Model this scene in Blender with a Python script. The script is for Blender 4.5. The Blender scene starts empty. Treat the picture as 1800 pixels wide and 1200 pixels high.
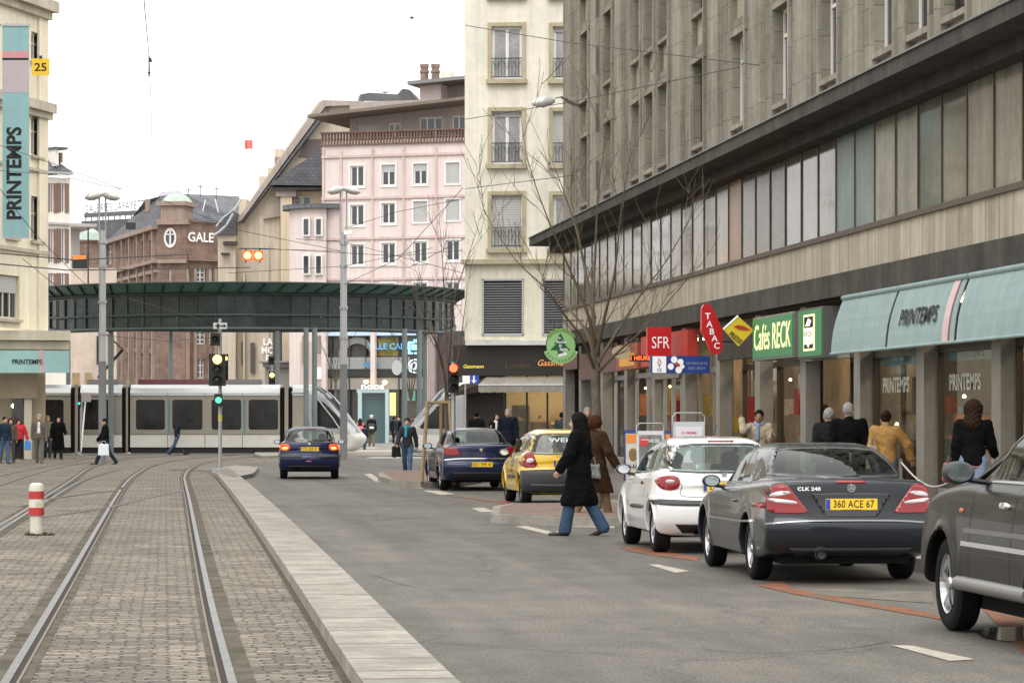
import bpy, bmesh, math, random
import numpy as np
from mathutils import Vector, Matrix
from mathutils.bvhtree import BVHTree
random.seed(7); np.random.seed(7)
SC = bpy.context.scene
COL = SC.collection
rad = math.radians
# ---------------------------------------------------------------- camera
F = 5200.0; HZ = 735.0; EYE = 1.65            # focal length in photo pixels, horizon row, eye height
TH = math.atan(610/F)                          # camera heading, right of the street's direction
cam = bpy.data.cameras.new('camera'); camo = bpy.data.objects.new('camera', cam); COL.objects.link(camo)
cam.sensor_width = 36; cam.lens = F/1800*36; cam.shift_y = (HZ-600)/1800
cam.clip_start = 0.5; cam.clip_end = 3000
camo.location = (0, 0, EYE); camo.rotation_euler = (rad(90), 0, -TH)
SC.camera = camo
# ---------------------------------------------------------------- sky and light (bright overcast)
SUN_EL, SUN_AZ = rad(48), rad(200)
W = bpy.data.worlds.new('World'); SC.world = W; W.use_nodes = True
nt = W.node_tree; bg = nt.nodes['Background']
sky = nt.nodes.new('ShaderNodeTexSky'); sky.sky_type = 'NISHITA'; sky.sun_disc = False
sky.sun_elevation = SUN_EL; sky.sun_rotation = SUN_AZ; sky.dust_density = 1; sky.air_density = 1.0; sky.ozone_density = 1
hs = nt.nodes.new('ShaderNodeHueSaturation'); hs.inputs['Saturation'].default_value = 0.12
nt.links.new(sky.outputs[0], hs.inputs['Color']); ov = nt.nodes.new('ShaderNodeMix'); ov.data_type = 'RGBA'; ov.inputs[0].default_value = .8          # cloud cover over the clear sky
ov.inputs[7].default_value = (16.6, 16.4, 16.0, 1)
# an overcast sky is brighter overhead than at the horizon
tc = nt.nodes.new('ShaderNodeTexCoord'); sx = nt.nodes.new('ShaderNodeSeparateXYZ'); nt.links.new(tc.outputs['Generated'], sx.inputs[0])
mr = nt.nodes.new('ShaderNodeMapRange'); mr.inputs[1].default_value = 0; mr.inputs[2].default_value = 1; mr.inputs[3].default_value = .86; mr.inputs[4].default_value = 1.75; nt.links.new(sx.outputs[2], mr.inputs[0])
vs_ = nt.nodes.new('ShaderNodeVectorMath'); vs_.operation = 'SCALE'; nt.links.new(hs.outputs[0], ov.inputs[6]); nt.links.new(ov.outputs[2], vs_.inputs[0]); nt.links.new(mr.outputs[0], vs_.inputs['Scale']); nt.links.new(vs_.outputs[0], bg.inputs[0])
bg.inputs[1].default_value = 0.1
sl = bpy.data.lights.new('sun', 'SUN'); sl.energy = 0.8; sl.angle = rad(25); sl.color = (1, .97, .93)
so = bpy.data.objects.new('sun', sl); COL.objects.link(so)
# light travels from the sun: direction to the sun by azimuth (clockwise from +Y) and elevation
_d = Vector((math.sin(SUN_AZ)*math.cos(SUN_EL), math.cos(SUN_AZ)*math.cos(SUN_EL), math.sin(SUN_EL)))
so.rotation_euler = _d.to_track_quat('Z', 'Y').to_euler(); so.location = _d*80
SC.view_settings.view_transform = 'Standard'; SC.view_settings.look = 'None'
SC.view_settings.exposure = 0.12; SC.view_settings.gamma = 1
SC.cycles.max_bounces = 6; SC.cycles.diffuse_bounces = 2; SC.cycles.glossy_bounces = 4
# ---------------------------------------------------------------- photo pixel -> place
FW = Vector((math.sin(TH), math.cos(TH), 0)); RT = Vector((math.cos(TH), -math.sin(TH), 0))
CO = Vector((0, 0, EYE))
def ray(x, y): return FW + RT*((x-900)/F) + Vector((0, 0, (HZ-y)/F))
def P(x, y, Z): return CO + ray(x, y)*Z                 # point seen at (x,y), Z metres deep
def G(x, y, z=0.0):                                     # point on the ground at height z
    r = ray(x, y); return CO + r*((z-EYE)/r.z)
def px(Z): return F/Z
# ---------------------------------------------------------------- materials
MATS = {}
class NT:
    def __init__(s, m): s.t = m.node_tree; s.n = s.t.nodes; s.l = s.t.links
    def a(s, typ, **kw):
        n = s.n.new(typ)
        for k, v in kw.items():
            if k.startswith('_'): setattr(n, k[1:], v)
            else: n.inputs[k.replace('__', ' ')].default_value = v
        return n
    def L(s, o, i): s.l.new(o, i)
def rgb(c, a=1):
    if isinstance(c, (int, float)): c = (c, c, c)
    return (c[0], c[1], c[2], a)
def pos_vec(t, axes):
    """world position mapped to 2D: axes 'xy','xz','yz' or a (ux,uy) direction for a facade"""
    g = t.a('ShaderNodeNewGeometry')
    if axes is None: return g.outputs['Position']
    c = t.a('ShaderNodeCombineXYZ')
    if isinstance(axes, tuple):
        d = t.a('ShaderNodeVectorMath', _operation='DOT_PRODUCT'); t.L(g.outputs['Position'], d.inputs[0]); d.inputs[1].default_value = (axes[0], axes[1], 0)
        s = t.a('ShaderNodeSeparateXYZ'); t.L(g.outputs['Position'], s.inputs[0])
        t.L(d.outputs['Value'], c.inputs[0]); t.L(s.outputs[2], c.inputs[1])
    else:
        s = t.a('ShaderNodeSeparateXYZ'); t.L(g.outputs['Position'], s.inputs[0])
        ix = {'x': 0, 'y': 1, 'z': 2}
        t.L(s.outputs[ix[axes[0]]], c.inputs[0]); t.L(s.outputs[ix[axes[1]]], c.inputs[1])
    return c.outputs[0]
def mat(name, col, rough=.7, metal=0, var=0.0, scale=1.0, bump=0.0, bscale=None, streak=0.0, coat=0, spec=.5, emis=None, es=1.0,
        brick=None, axes=None, mortar=None, dirt=None, ior=None, obj=False, alpha=None):
    """one procedural surface: base colour + broad mottling (var), fine grain bump, vertical weather streaks, optional masonry joints"""
    if name in MATS: return MATS[name]
    m = bpy.data.materials.new(name); m.use_nodes = True; t = NT(m); b = t.n['Principled BSDF']
    b.inputs['Base Color'].default_value = rgb(col); b.inputs['Roughness'].default_value = rough; b.inputs['Metallic'].default_value = metal
    b.inputs['Specular IOR Level'].default_value = spec if (rough < .6 or spec != .5) else .12
    if ior: b.inputs['IOR'].default_value = ior
    if coat: b.inputs['Coat Weight'].default_value = coat; b.inputs['Coat Roughness'].default_value = .03
    if emis is not None: b.inputs['Emission Color'].default_value = rgb(emis); b.inputs['Emission Strength'].default_value = es
    if alpha is not None: b.inputs['Alpha'].default_value = alpha
    cur = None
    if var or streak or brick or dirt:
        c0 = t.a('ShaderNodeRGB'); c0.outputs[0].default_value = rgb(col); cur = c0.outputs[0]
        if obj: tc = t.a('ShaderNodeTexCoord'); P3 = tc.outputs['Object']
        else: P3 = pos_vec(t, None)
        def mul(cur, fac_out, lo, hi, a0=.3, a1=.7):
            mr = t.a('ShaderNodeMapRange'); mr.inputs[1].default_value = a0; mr.inputs[2].default_value = a1
            mr.inputs[3].default_value = lo; mr.inputs[4].default_value = hi; t.L(fac_out, mr.inputs[0])
            mx = t.a('ShaderNodeVectorMath', _operation='SCALE'); t.L(cur, mx.inputs[0]); t.L(mr.outputs[0], mx.inputs['Scale'])
            return mx.outputs[0]
        if brick:                                    # (width, height, mortar size, colour variation)
            br = t.a('ShaderNodeTexBrick'); t.L(pos_vec(t, axes or 'xz'), br.inputs['Vector'])
            br.inputs['Scale'].default_value = 1; br.inputs['Brick Width'].default_value = brick[0]; br.inputs['Row Height'].default_value = brick[1]
            br.inputs['Mortar Size'].default_value = brick[2]; br.inputs['Mortar Smooth'].default_value = .3
            v = brick[3]; c = rgb(col)
            br.inputs['Color1'].default_value = rgb([x*(1-v) for x in c[:3]]); br.inputs['Color2'].default_value = rgb([x*(1+v) for x in c[:3]])
            br.inputs['Mortar'].default_value = rgb(mortar if mortar is not None else [x*.55 for x in c[:3]])
            if len(brick) > 4: br.offset = brick[4]
            cur = br.outputs['Color']
        if var:
            n1 = t.a('ShaderNodeTexNoise', Scale=scale, Detail=6.0, Roughness=.6); t.L(P3, n1.inputs['Vector']); cur = mul(cur, n1.outputs[0], 1-var, 1+var)
            n2 = t.a('ShaderNodeTexNoise', Scale=scale*9, Detail=4.0, Roughness=.7); t.L(P3, n2.inputs['Vector']); cur = mul(cur, n2.outputs[0], 1-var*.6, 1+var*.6)
        if streak:
            mp = t.a('ShaderNodeMapping'); mp.inputs['Scale'].default_value = (2.2, 2.2, .16); t.L(P3, mp.inputs[0])
            n3 = t.a('ShaderNodeTexNoise', Scale=1.6, Detail=5.0, Roughness=.65); t.L(mp.outputs[0], n3.inputs['Vector']); cur = mul(cur, n3.outputs[0], 1-streak, 1+streak*.4)
        if dirt:                                     # blotches of a second colour
            n4 = t.a('ShaderNodeTexNoise', Scale=dirt[1], Detail=8.0, Roughness=.65); t.L(P3, n4.inputs['Vector'])
            mr = t.a('ShaderNodeMapRange'); mr.inputs[1].default_value = dirt[2]; mr.inputs[2].default_value = dirt[2]+.15; t.L(n4.outputs[0], mr.inputs[0])
            mx = t.a('ShaderNodeMix', _data_type='RGBA'); t.L(mr.outputs[0], mx.inputs[0]); t.L(cur, mx.inputs[6]); mx.inputs[7].default_value = rgb(dirt[0]); cur = mx.outputs[2]
        t.L(cur, b.inputs['Base Color'])
    if bump:
        if obj: tc = t.a('ShaderNodeTexCoord'); P3 = tc.outputs['Object']
        else: P3 = pos_vec(t, None)
        nb = t.a('ShaderNodeTexNoise', Scale=bscale or 40.0, Detail=5.0, Roughness=.65); t.L(P3, nb.inputs['Vector'])
        bp = t.a('ShaderNodeBump', Strength=bump, Distance=.02); t.L(nb.outputs[0], bp.inputs['Height']); t.L(bp.outputs[0], b.inputs['Normal'])
    MATS[name] = m; return m
def glow(name, col, s): return mat(name, [c*.3 for c in col], emis=col, es=s)
# ---------------------------------------------------------------- objects
def tag(o, label=None, cat=None, group=None, kind=None):
    if label: o['label'] = label
    if cat: o['category'] = cat
    if group: o['group'] = group
    if kind: o['kind'] = kind
    return o
def thing(name, label, cat, loc=(0, 0, 0), rz=0, group=None):
    o = bpy.data.objects.new(name, None); COL.objects.link(o); o.location = loc; o.rotation_euler = (0, 0, rz); o.empty_display_size = .2
    return tag(o, label, cat, group)
def root_off(p):
    v = Vector((0, 0, 0))
    while p is not None: v += p.location; p = p.parent
    return v
class MB:
    """a mesh being collected"""
    def __init__(s): s.v = []; s.f = []
    def quad(s, a, b, c, d): n = len(s.v); s.v += [tuple(a), tuple(b), tuple(c), tuple(d)]; s.f.append((n, n+1, n+2, n+3)); return s
    def poly(s, pts): n = len(s.v); s.v += [tuple(p) for p in pts]; s.f.append(tuple(range(n, n+len(pts)))); return s
    def prism(s, pts, off):
        """closed solid: polygon pts extruded by off"""
        n = len(s.v); k = len(pts); off = Vector(off); s.v += [tuple(p) for p in pts]; s.v += [tuple(Vector(p)+off) for p in pts]
        s.f.append(tuple(range(n, n+k))[::-1]); s.f.append(tuple(range(n+k, n+2*k)))
        for i in range(k): j = (i+1) % k; s.f.append((n+i, n+j, n+k+j, n+k+i))
        return s
    def box(s, x0, x1, y0, y1, z0, z1):
        return s.prism([(x0, y0, z0), (x1, y0, z0), (x1, y1, z0), (x0, y1, z0)], (0, 0, z1-z0))
    def tube(s, pts, rs, n=8, cap=True):
        pts = [Vector(p) for p in pts]
        if isinstance(rs, (int, float)): rs = [rs]*len(pts)
        base = len(s.v); t0 = (pts[1]-pts[0]).normalized()
        up = Vector((0, 0, 1)) if abs(t0.z) < .9 else Vector((1, 0, 0))
        a = t0.cross(up).normalized()
        for i, p in enumerate(pts):
            if i == 0: t = pts[1]-pts[0]
            elif i == len(pts)-1: t = pts[-1]-pts[-2]
            else: t = (pts[i+1]-pts[i]).normalized()+(pts[i]-pts[i-1]).normalized()
            t = t.normalized() if t.length > 1e-9 else t0
            a = (a-t*a.dot(t)); a = a.normalized() if a.length > 1e-6 else t.orthogonal().normalized(); b = t.cross(a)
            for k in range(n):
                g = 2*math.pi*k/n; s.v.append(tuple(p+(a*math.cos(g)+b*math.sin(g))*rs[i]))
        for i in range(len(pts)-1):
            for k in range(n):
                q = (k+1) % n; s.f.append((base+i*n+k, base+i*n+q, base+(i+1)*n+q, base+(i+1)*n+k))
        if cap:
            s.f.append(tuple(base+k for k in range(n))[::-1]); m = base+(len(pts)-1)*n; s.f.append(tuple(m+k for k in range(n)))
        return s
    def lathe(s, prof, c=(0, 0, 0), axis='z', n=24, cap=True):
        """prof: (radius, height) along axis"""
        base = len(s.v); c = Vector(c)
        for r, h in prof:
            for k in range(n):
                g = 2*math.pi*k/n; u, w = r*math.cos(g), r*math.sin(g)
                p = {'z': (u, w, h), 'y': (w, h, u), 'x': (h, u, w)}[axis]; s.v.append(tuple(c+Vector(p)))
        for i in range(len(prof)-1):
            for k in range(n):
                q = (k+1) % n; s.f.append((base+i*n+k, base+i*n+q, base+(i+1)*n+q, base+(i+1)*n+k))
        for i in (0, len(prof)-1):
            if cap and prof[i][0] > 1e-4: s.f.append(tuple(base+i*n+k for k in range(n)))
        return s
    def build(s, name, m, parent=None, smooth=False, world=False, **tags):
        me = bpy.data.meshes.new(name); v = s.v
        if world and parent is not None: o0 = root_off(parent); v = [(a-o0.x, b-o0.y, c-o0.z) for a, b, c in v]
        me.from_pydata(v, [], s.f); me.materials.append(m)
        bm = bmesh.new(); bm.from_mesh(me); bmesh.ops.recalc_face_normals(bm, faces=bm.faces); bm.to_mesh(me); bm.free()
        if smooth:
            me.shade_smooth()
            if smooth != 'full': me.set_sharp_from_angle(angle=rad(40))
        o = bpy.data.objects.new(name, me); COL.objects.link(o); o.parent = parent
        return tag(o, **tags)
def copy_tree(o, parent=None):
    c = o.copy(); COL.objects.link(c); c.parent = parent
    for ch in [x for x in KIDS(o)]: copy_tree(ch, c)
    return c
def KIDS(o): return [x for x in COL.objects if x.parent == o]
def text_mesh(s, size=1.0, bold=0.0, sx=1.0, shear=0.0, align='CENTER', depth=0.0, space=1.0):
    """lettering as a mesh in the XY plane, height 'size' for capitals"""
    cu = bpy.data.curves.new('t', 'FONT'); cu.body = s; cu.size = size/0.70; cu.align_x = align; cu.align_y = 'CENTER'
    cu.offset = bold*size; cu.shear = shear; cu.extrude = depth; cu.space_character = space; cu.resolution_u = 3
    o = bpy.data.objects.new('t', cu); COL.objects.link(o)
    dg = bpy.context.evaluated_depsgraph_get(); me = bpy.data.meshes.new_from_object(o.evaluated_get(dg))
    bpy.data.objects.remove(o); bpy.data.curves.remove(cu)
    me.transform(Matrix.Diagonal((sx, 1, 1, 1))); me.materials.clear(); return me
def text(name, s, m, parent, origin, u, n, size, **kw):
    """lettering centred at origin (world), reading along unit vector u, facing n; u x up"""
    me = text_mesh(s, size, **kw); u = Vector(u).normalized(); n = Vector(n).normalized(); v = n.cross(u)
    M = Matrix((( u.x, v.x, n.x, origin[0]), (u.y, v.y, n.y, origin[1]), (u.z, v.z, n.z, origin[2]), (0, 0, 0, 1)))
    me.transform(M)
    if parent is not None: me.transform(Matrix.Translation(-root_off(parent)))
    me.materials.append(m); o = bpy.data.objects.new(name, me); COL.objects.link(o); o.parent = parent; return o
UP = Vector((0, 0, 1))
def fresnel(t, k=1.0):
    """side-independent mirror weight for single-sheet glass"""
    lw = t.a('ShaderNodeLayerWeight', Blend=.5); p = t.a('ShaderNodeMath', _operation='POWER'); t.L(lw.outputs['Facing'], p.inputs[0]); p.inputs[1].default_value = 5
    m = t.a('ShaderNodeMath', _operation='MULTIPLY_ADD'); t.L(p.outputs[0], m.inputs[0]); m.inputs[1].default_value = .94*k; m.inputs[2].default_value = .06*k; return m.outputs[0]
class Fac:
    """a vertical facade plane: origin O, direction u along it, n out of it"""
    def __init__(s, A, B):
        A = Vector((A[0], A[1], 0)); B = Vector((B[0], B[1], 0)); s.O = A; s.u = (B-A).normalized(); s.len = (B-A).length
        n = Vector((s.u.y, -s.u.x, 0)); s.n = n if n.dot(CO-A) > 0 else -n
    def at(s, u, z, d=0): return s.O + s.u*u + s.n*d + UP*z
    def px(s, x, y, d=0):
        r = ray(x, y); t = (s.O+s.n*d-CO).dot(s.n)/r.dot(s.n); p = CO+r*t; return (p-s.O).dot(s.u), p.z
    def box(s, mb, u0, u1, z0, z1, d0, d1):
        return mb.prism([s.at(u0, z0, d0), s.at(u1, z0, d0), s.at(u1, z0, d1), s.at(u0, z0, d1)], (0, 0, z1-z0))
    def pxbox(s, mb, x0, x1, y0, y1, d0, d1):
        u0, z1 = s.px(x0, y0, d1); u1, z0 = s.px(x1, y1, d1)
        if u0 > u1: u0, u1 = u1, u0
        return s.box(mb, u0, u1, z0, z1, d0, d1)
    def pxr(s, x0, x1, y0, y1, d=0):
        u0, z1 = s.px(x0, y0, d); u1, z0 = s.px(x1, y1, d); return (min(u0, u1), max(u0, u1), z0, z1)
    def wall(s, mb, u0, u1, z0, z1, holes, rev=.25, d=0, back=True):
        """wall face with real openings (u0,u1,z0,z1) and reveals 'rev' deep"""
        us = sorted({u0, u1, *[h[0] for h in holes], *[h[1] for h in holes]}); us = [x for x in us if u0 <= x <= u1]
        zs = sorted({z0, z1, *[h[2] for h in holes], *[h[3] for h in holes]}); zs = [x for x in zs if z0 <= x <= z1]
        for i in range(len(us)-1):
            for j in range(len(zs)-1):
                cu, cz = (us[i]+us[i+1])/2, (zs[j]+zs[j+1])/2
                if any(h[0] < cu < h[1] and h[2] < cz < h[3] for h in holes): continue
                mb.quad(s.at(us[i], zs[j], d), s.at(us[i+1], zs[j], d), s.at(us[i+1], zs[j+1], d), s.at(us[i], zs[j+1], d))
        for a, b, c, e in holes:
            q = [(a, c), (b, c), (b, e), (a, e)]
            for k in range(4):
                p, r = q[k], q[(k+1) % 4]; mb.quad(s.at(p[0], p[1], d), s.at(r[0], r[1], d), s.at(r[0], r[1], d-rev), s.at(p[0], p[1], d-rev))
            
    def window(s, parent, h, fm, gm, d=-.15, fw=.06, mull=1, trans=(), name='window', sill=None, sm=None, inner=True, blind=None, bm=None):
        """frame (part) + pane (sub-part) in opening h"""
        a, b, c, e = h; f = MB()
        s.box(f, a, a+fw, c, e, d-.05, d); s.box(f, b-fw, b, c, e, d-.05, d); s.box(f, a+fw, b-fw, c, c+fw, d-.05, d); s.box(f, a+fw, b-fw, e-fw, e, d-.05, d)
        for k in range(1, mull+1):
            x = a+(b-a)*k/(mull+1); s.box(f, x-fw*.55, x+fw*.55, c+fw, e-fw, d-.05, d+.01)
        for z in trans: s.box(f, a+fw, b-fw, c+(e-c)*z-fw*.4, c+(e-c)*z+fw*.4, d-.05, d+.006)
        fr = f.build(name, fm, parent, world=True)
        g = MB(); g.quad(s.at(a, c, d-.03), s.at(b, c, d-.03), s.at(b, e, d-.03), s.at(a, e, d-.03)); g.build('pane', gm, fr, world=True)
        if blind:
            q = MB(); zz = e-(e-c)*blind; s.box(q, a+fw*.6, b-fw*.6, zz, e-fw*.5, d-.02, d+.03); q.build('blind', bm, fr, world=True)
        if sill: q = MB(); s.box(q, a-.06, b+.06, c-.09, c-.002, d, sill); q.build('sill', sm, fr, world=True)
        return fr
# ================================================================ shared materials
def set_asphalt():
    m = bpy.data.materials.new('asphalt'); m.use_nodes = True; t = NT(m); b = t.n['Principled BSDF']; pv = pos_vec(t, None)
    c0 = t.a('ShaderNodeRGB'); c0.outputs[0].default_value = rgb((.090,.081,.066)); cur = c0.outputs[0]
    def lay(sc, stretch, det, lo, hi, a0=.35, a1=.65):
        nonlocal cur
        mp = t.a('ShaderNodeMapping'); mp.inputs['Scale'].default_value = stretch; t.L(pv, mp.inputs[0])
        n = t.a('ShaderNodeTexNoise', Scale=sc, Detail=det, Roughness=.65); t.L(mp.outputs[0], n.inputs['Vector'])
        mr = t.a('ShaderNodeMapRange'); mr.inputs[1].default_value = a0; mr.inputs[2].default_value = a1; mr.inputs[3].default_value = lo; mr.inputs[4].default_value = hi; t.L(n.outputs[0], mr.inputs[0])
        mx = t.a('ShaderNodeVectorMath', _operation='SCALE'); t.L(cur, mx.inputs[0]); t.L(mr.outputs[0], mx.inputs['Scale']); cur = mx.outputs[0]; return n
    lay(1.0, (.9, .035, 1), 3.0, .74, 1.2); lay(.22, (1, 1, 1), 7.0, .74, 1.2); lay(2.6, (1, .35, 1), 8.0, .80, 1.18)
    g = lay(46, (1, .45, 1), 2.0, .62, 1.42, .38, .62)
    v = t.a('ShaderNodeTexVoronoi', _feature='DISTANCE_TO_EDGE'); v.inputs['Scale'].default_value = .22
    n5 = t.a('ShaderNodeTexNoise', Scale=.9, Detail=6.0); t.L(pv, n5.inputs['Vector']); ad = t.a('ShaderNodeVectorMath', _operation='MULTIPLY_ADD'); t.L(n5.outputs['Color'], ad.inputs[0]); ad.inputs[1].default_value = (1.4, 1.4, 0); t.L(pv, ad.inputs[2]); t.L(ad.outputs[0], v.inputs['Vector'])
    mr = t.a('ShaderNodeMapRange'); mr.inputs[1].default_value = 0; mr.inputs[2].default_value = .006; mr.inputs[3].default_value = .55; mr.inputs[4].default_value = 1; t.L(v.outputs[0], mr.inputs[0])
    mx = t.a('ShaderNodeVectorMath', _operation='SCALE'); t.L(cur, mx.inputs[0]); t.L(mr.outputs[0], mx.inputs['Scale']); t.L(mx.outputs[0], b.inputs['Base Color'])
    b.inputs['Roughness'].default_value = .75; bp = t.a('ShaderNodeBump', Strength=.5, Distance=.01); t.L(g.outputs[0], bp.inputs['Height']); t.L(bp.outputs[0], b.inputs['Normal']); return m
M_ASPH = set_asphalt()
M_GRND = mat('plaza_ground', (.15,.145,.13), .85, var=.15, scale=.5, bump=.3, bscale=40)
M_KERB = mat('kerb_stone', (.27,.256,.222), .8, var=.28, scale=1.5, bump=.4, bscale=60, dirt=((.21,.20,.17), 2.2, .53))
M_STEEL = mat('galvanised_steel', (.42,.43,.44), .45, .6, var=.08, scale=2)
M_DKMET = mat('dark_metal', (.035,.037,.04), .5, .3)
M_BLACK = mat('black_plastic', (.012,.012,.013), .45)
M_WHITE = mat('white_paint', (.78,.78,.76), .5, var=.05, scale=2)
M_WFRAME = mat('window_white', (.75,.74,.72), .55)
M_GLASS = mat('window_glass', (.035,.04,.045), .06, spec=.8, var=.3, scale=.7)
M_GLASSM = mat('window_glass_curtain', (.30,.30,.30), .12, spec=.7, var=.35, scale=1.2)
M_BLIND = mat('roller_blind', (.62,.61,.60), .7, brick=(9, .07, .012, .02), axes='xz')
M_SLATE = mat('slate', (.13,.135,.15), .6, var=.2, scale=.6, brick=(.4,.25,.02,.12), axes='xz')
M_RUBBER = mat('rubber', (.012,.012,.013), .75)
def set_ground_mat():
    """stone setts: rows across the tracks, every stone its own tone, worn and irregular"""
    m = bpy.data.materials.new('granite_setts'); m.use_nodes = True; t = NT(m); b = t.n['Principled BSDF']; b.inputs['Roughness'].default_value = .75
    pv = pos_vec(t, 'xy')
    n0 = t.a('ShaderNodeTexNoise', Scale=4.0, Detail=4.0); t.L(pv, n0.inputs['Vector'])
    off = t.a('ShaderNodeVectorMath', _operation='SCALE'); t.L(n0.outputs['Color'], off.inputs[0]); off.inputs['Scale'].default_value = .17
    ad = t.a('ShaderNodeVectorMath', _operation='ADD'); t.L(pv, ad.inputs[0]); t.L(off.outputs[0], ad.inputs[1])
    br = t.a('ShaderNodeTexBrick'); t.L(ad.outputs[0], br.inputs['Vector']); br.inputs['Scale'].default_value = 1
    br.inputs['Brick Width'].default_value = .21; br.inputs['Row Height'].default_value = .125
    br.inputs['Mortar Size'].default_value = .014; br.inputs['Mortar Smooth'].default_value = .6; br.inputs['Bias'].default_value = 0
    br.inputs['Color1'].default_value = rgb((.085,.068,.048)); br.inputs['Color2'].default_value = rgb((.235,.20,.155)); br.inputs['Mortar'].default_value = rgb((.018,.014,.010))
    n1 = t.a('ShaderNodeTexNoise', Scale=.45, Detail=7.0, Roughness=.6); t.L(pv, n1.inputs['Vector'])
    n2 = t.a('ShaderNodeTexNoise', Scale=26.0, Detail=3.0, Roughness=.7); t.L(pv, n2.inputs['Vector'])
    cur = br.outputs['Color']
    for n, lo, hi in ((n1, .66, 1.26), (n2, .52, 1.5)):
        mr = t.a('ShaderNodeMapRange'); mr.inputs[1].default_value = .32; mr.inputs[2].default_value = .68; mr.inputs[3].default_value = lo; mr.inputs[4].default_value = hi
        t.L(n.outputs[0], mr.inputs[0]); mx = t.a('ShaderNodeVectorMath', _operation='SCALE'); t.L(cur, mx.inputs[0]); t.L(mr.outputs[0], mx.inputs['Scale']); cur = mx.outputs[0]
    t.L(cur, b.inputs['Base Color'])
    h = t.a('ShaderNodeMath', _operation='MULTIPLY_ADD'); t.L(br.outputs['Fac'], h.inputs[0]); h.inputs[1].default_value = -1.0; t.L(n2.outputs[0], h.inputs[2])
    bp = t.a('ShaderNodeBump', Strength=.8, Distance=.018); t.L(h.outputs[0], bp.inputs['Height']); t.L(bp.outputs[0], b.inputs['Normal'])
    return m
M_SETTS = set_ground_mat()
# ================================================================ ground
def sheet(name, pts, z, m, thick=None):
    b = MB()
    if thick: b.prism([(p[0], p[1], z-thick) for p in pts], (0, 0, thick))
    else: b.poly([(p[0], p[1], z) for p in pts])
    return b.build(name, m, kind='structure')
def gp(L, z=0): return [G(x, y, z) for x, y in L]
def smoothline(pts, n=8):
    """Catmull-Rom through points"""
    pts = [Vector(p) for p in pts]; out = []
    for i in range(len(pts)-1):
        p0 = pts[max(i-1, 0)]; p1 = pts[i]; p2 = pts[i+1]; p3 = pts[min(i+2, len(pts)-1)]
        for k in range(n):
            t = k/n; out.append(.5*((2*p1)+(p2-p0)*t+(2*p0-5*p1+4*p2-p3)*t*t+(3*p1-p0-3*p2+p3)*t*t*t))
    out.append(pts[-1]); return out
def ribbon(mb, line, o0, o1, z0, z1=None):
    """strip between lateral offsets o0,o1 (right positive) of a ground line; z1: give it thickness from z0 up to z1"""
    L = [];
    for i, p in enumerate(line):
        a = line[max(i-1, 0)]; b = line[min(i+1, len(line)-1)]; t = Vector((b.x-a.x, b.y-a.y, 0)).normalized(); r = Vector((t.y, -t.x, 0))
        L.append((p+r*o0, p+r*o1))
    for i in range(len(L)-1):
        a, b = L[i]; c, d = L[i+1]; q = [(v.x, v.y, z1 if z1 is not None else z0) for v in (a, b, d, c)]; mb.quad(*q)
        if z1 is not None:
            for s, e in ((a, c), (b, d)): mb.quad((s.x, s.y, z0), (e.x, e.y, z0), (e.x, e.y, z1), (s.x, s.y, z1))
    if z1 is not None:
        for a, b in (L[0], L[-1]): mb.quad((a.x, a.y, z0), (b.x, b.y, z0), (b.x, b.y, z1), (a.x, a.y, z1))
    return mb
sheet('ground', [(-900, -60), (900, -60), (900, 1600), (-900, 1600)], -.012, M_GRND)
# separator line (inner edge of the kerb strip) drives road and tram bed
sep = smoothline([(1.12, -20, 0), (1.14, 12, 0)] + gp([(610,1190), (500,1012), (430,905), (392,853), (371,829)]), 8)
sepw = .56
# road east of separator
road = [(8.1, -20, 0)] + [(8.1, 95, 0), (9, 108, 0), (14, 125, 0), (14, 133.2, 0)] + [Vector((-2, 133.2, 0)), Vector((-2, 108, 0))]
sheet('road', [(p.x+.3, p.y) for p in sep] + [(-1.0, 100), (-2.5, 108), (-2.5, 131), (12, 131), (12.5, 112), (8.2, 96), (8.2, -20)], 0, M_ASPH)
# tram bed of setts: everything west of the separator, up to the crossing tracks
sheet('tram_paving', [(p.x+.05, p.y) for p in sep] + [(0.0, 94), (3.5, 108), (6.5, 130), (-40, 131), (-40, 60), (-14, 20), (-14, -20)], .004, M_SETTS)
b = MB(); ribbon(b, sep, 0, sepw, -.1, .12)
kb = b.build('separator_kerb', M_KERB, kind='structure')
b = MB(); k = 0
for i in range(len(sep)-1):
    a, c = sep[i], sep[i+1]; t_ = (c-a).normalized(); r_ = Vector((t_.y, -t_.x, 0)); n = max(1, int((c-a).length/1.05))
    for j in range(n):
        p = a.lerp(c, j/n); q = [p+r_*.003+t_*.0, p+r_*(sepw-.003), p+r_*(sepw-.003)+t_*.018, p+r_*.003+t_*.018]
        if p.y > 5: b.quad(*[(v.x, v.y, .1225) for v in q])
b.build('kerb_joints', mat('open_joint', (.10,.095,.08), .9), kind='structure')
# traffic island at the end of the separator (light pole stands on it)
isl = gp([(371,829), (380,822), (415,817), (455,820), (446,831), (412,838), (400,836)], .12)
sheet('traffic_island', isl, .12, M_KERB, .25)
isl2 = gp([(447,797), (452,791), (492,787), (540,789), (545,799), (500,800), (460,801)], .12)
sheet('second_island', isl2, .12, M_KERB, .25)
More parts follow.
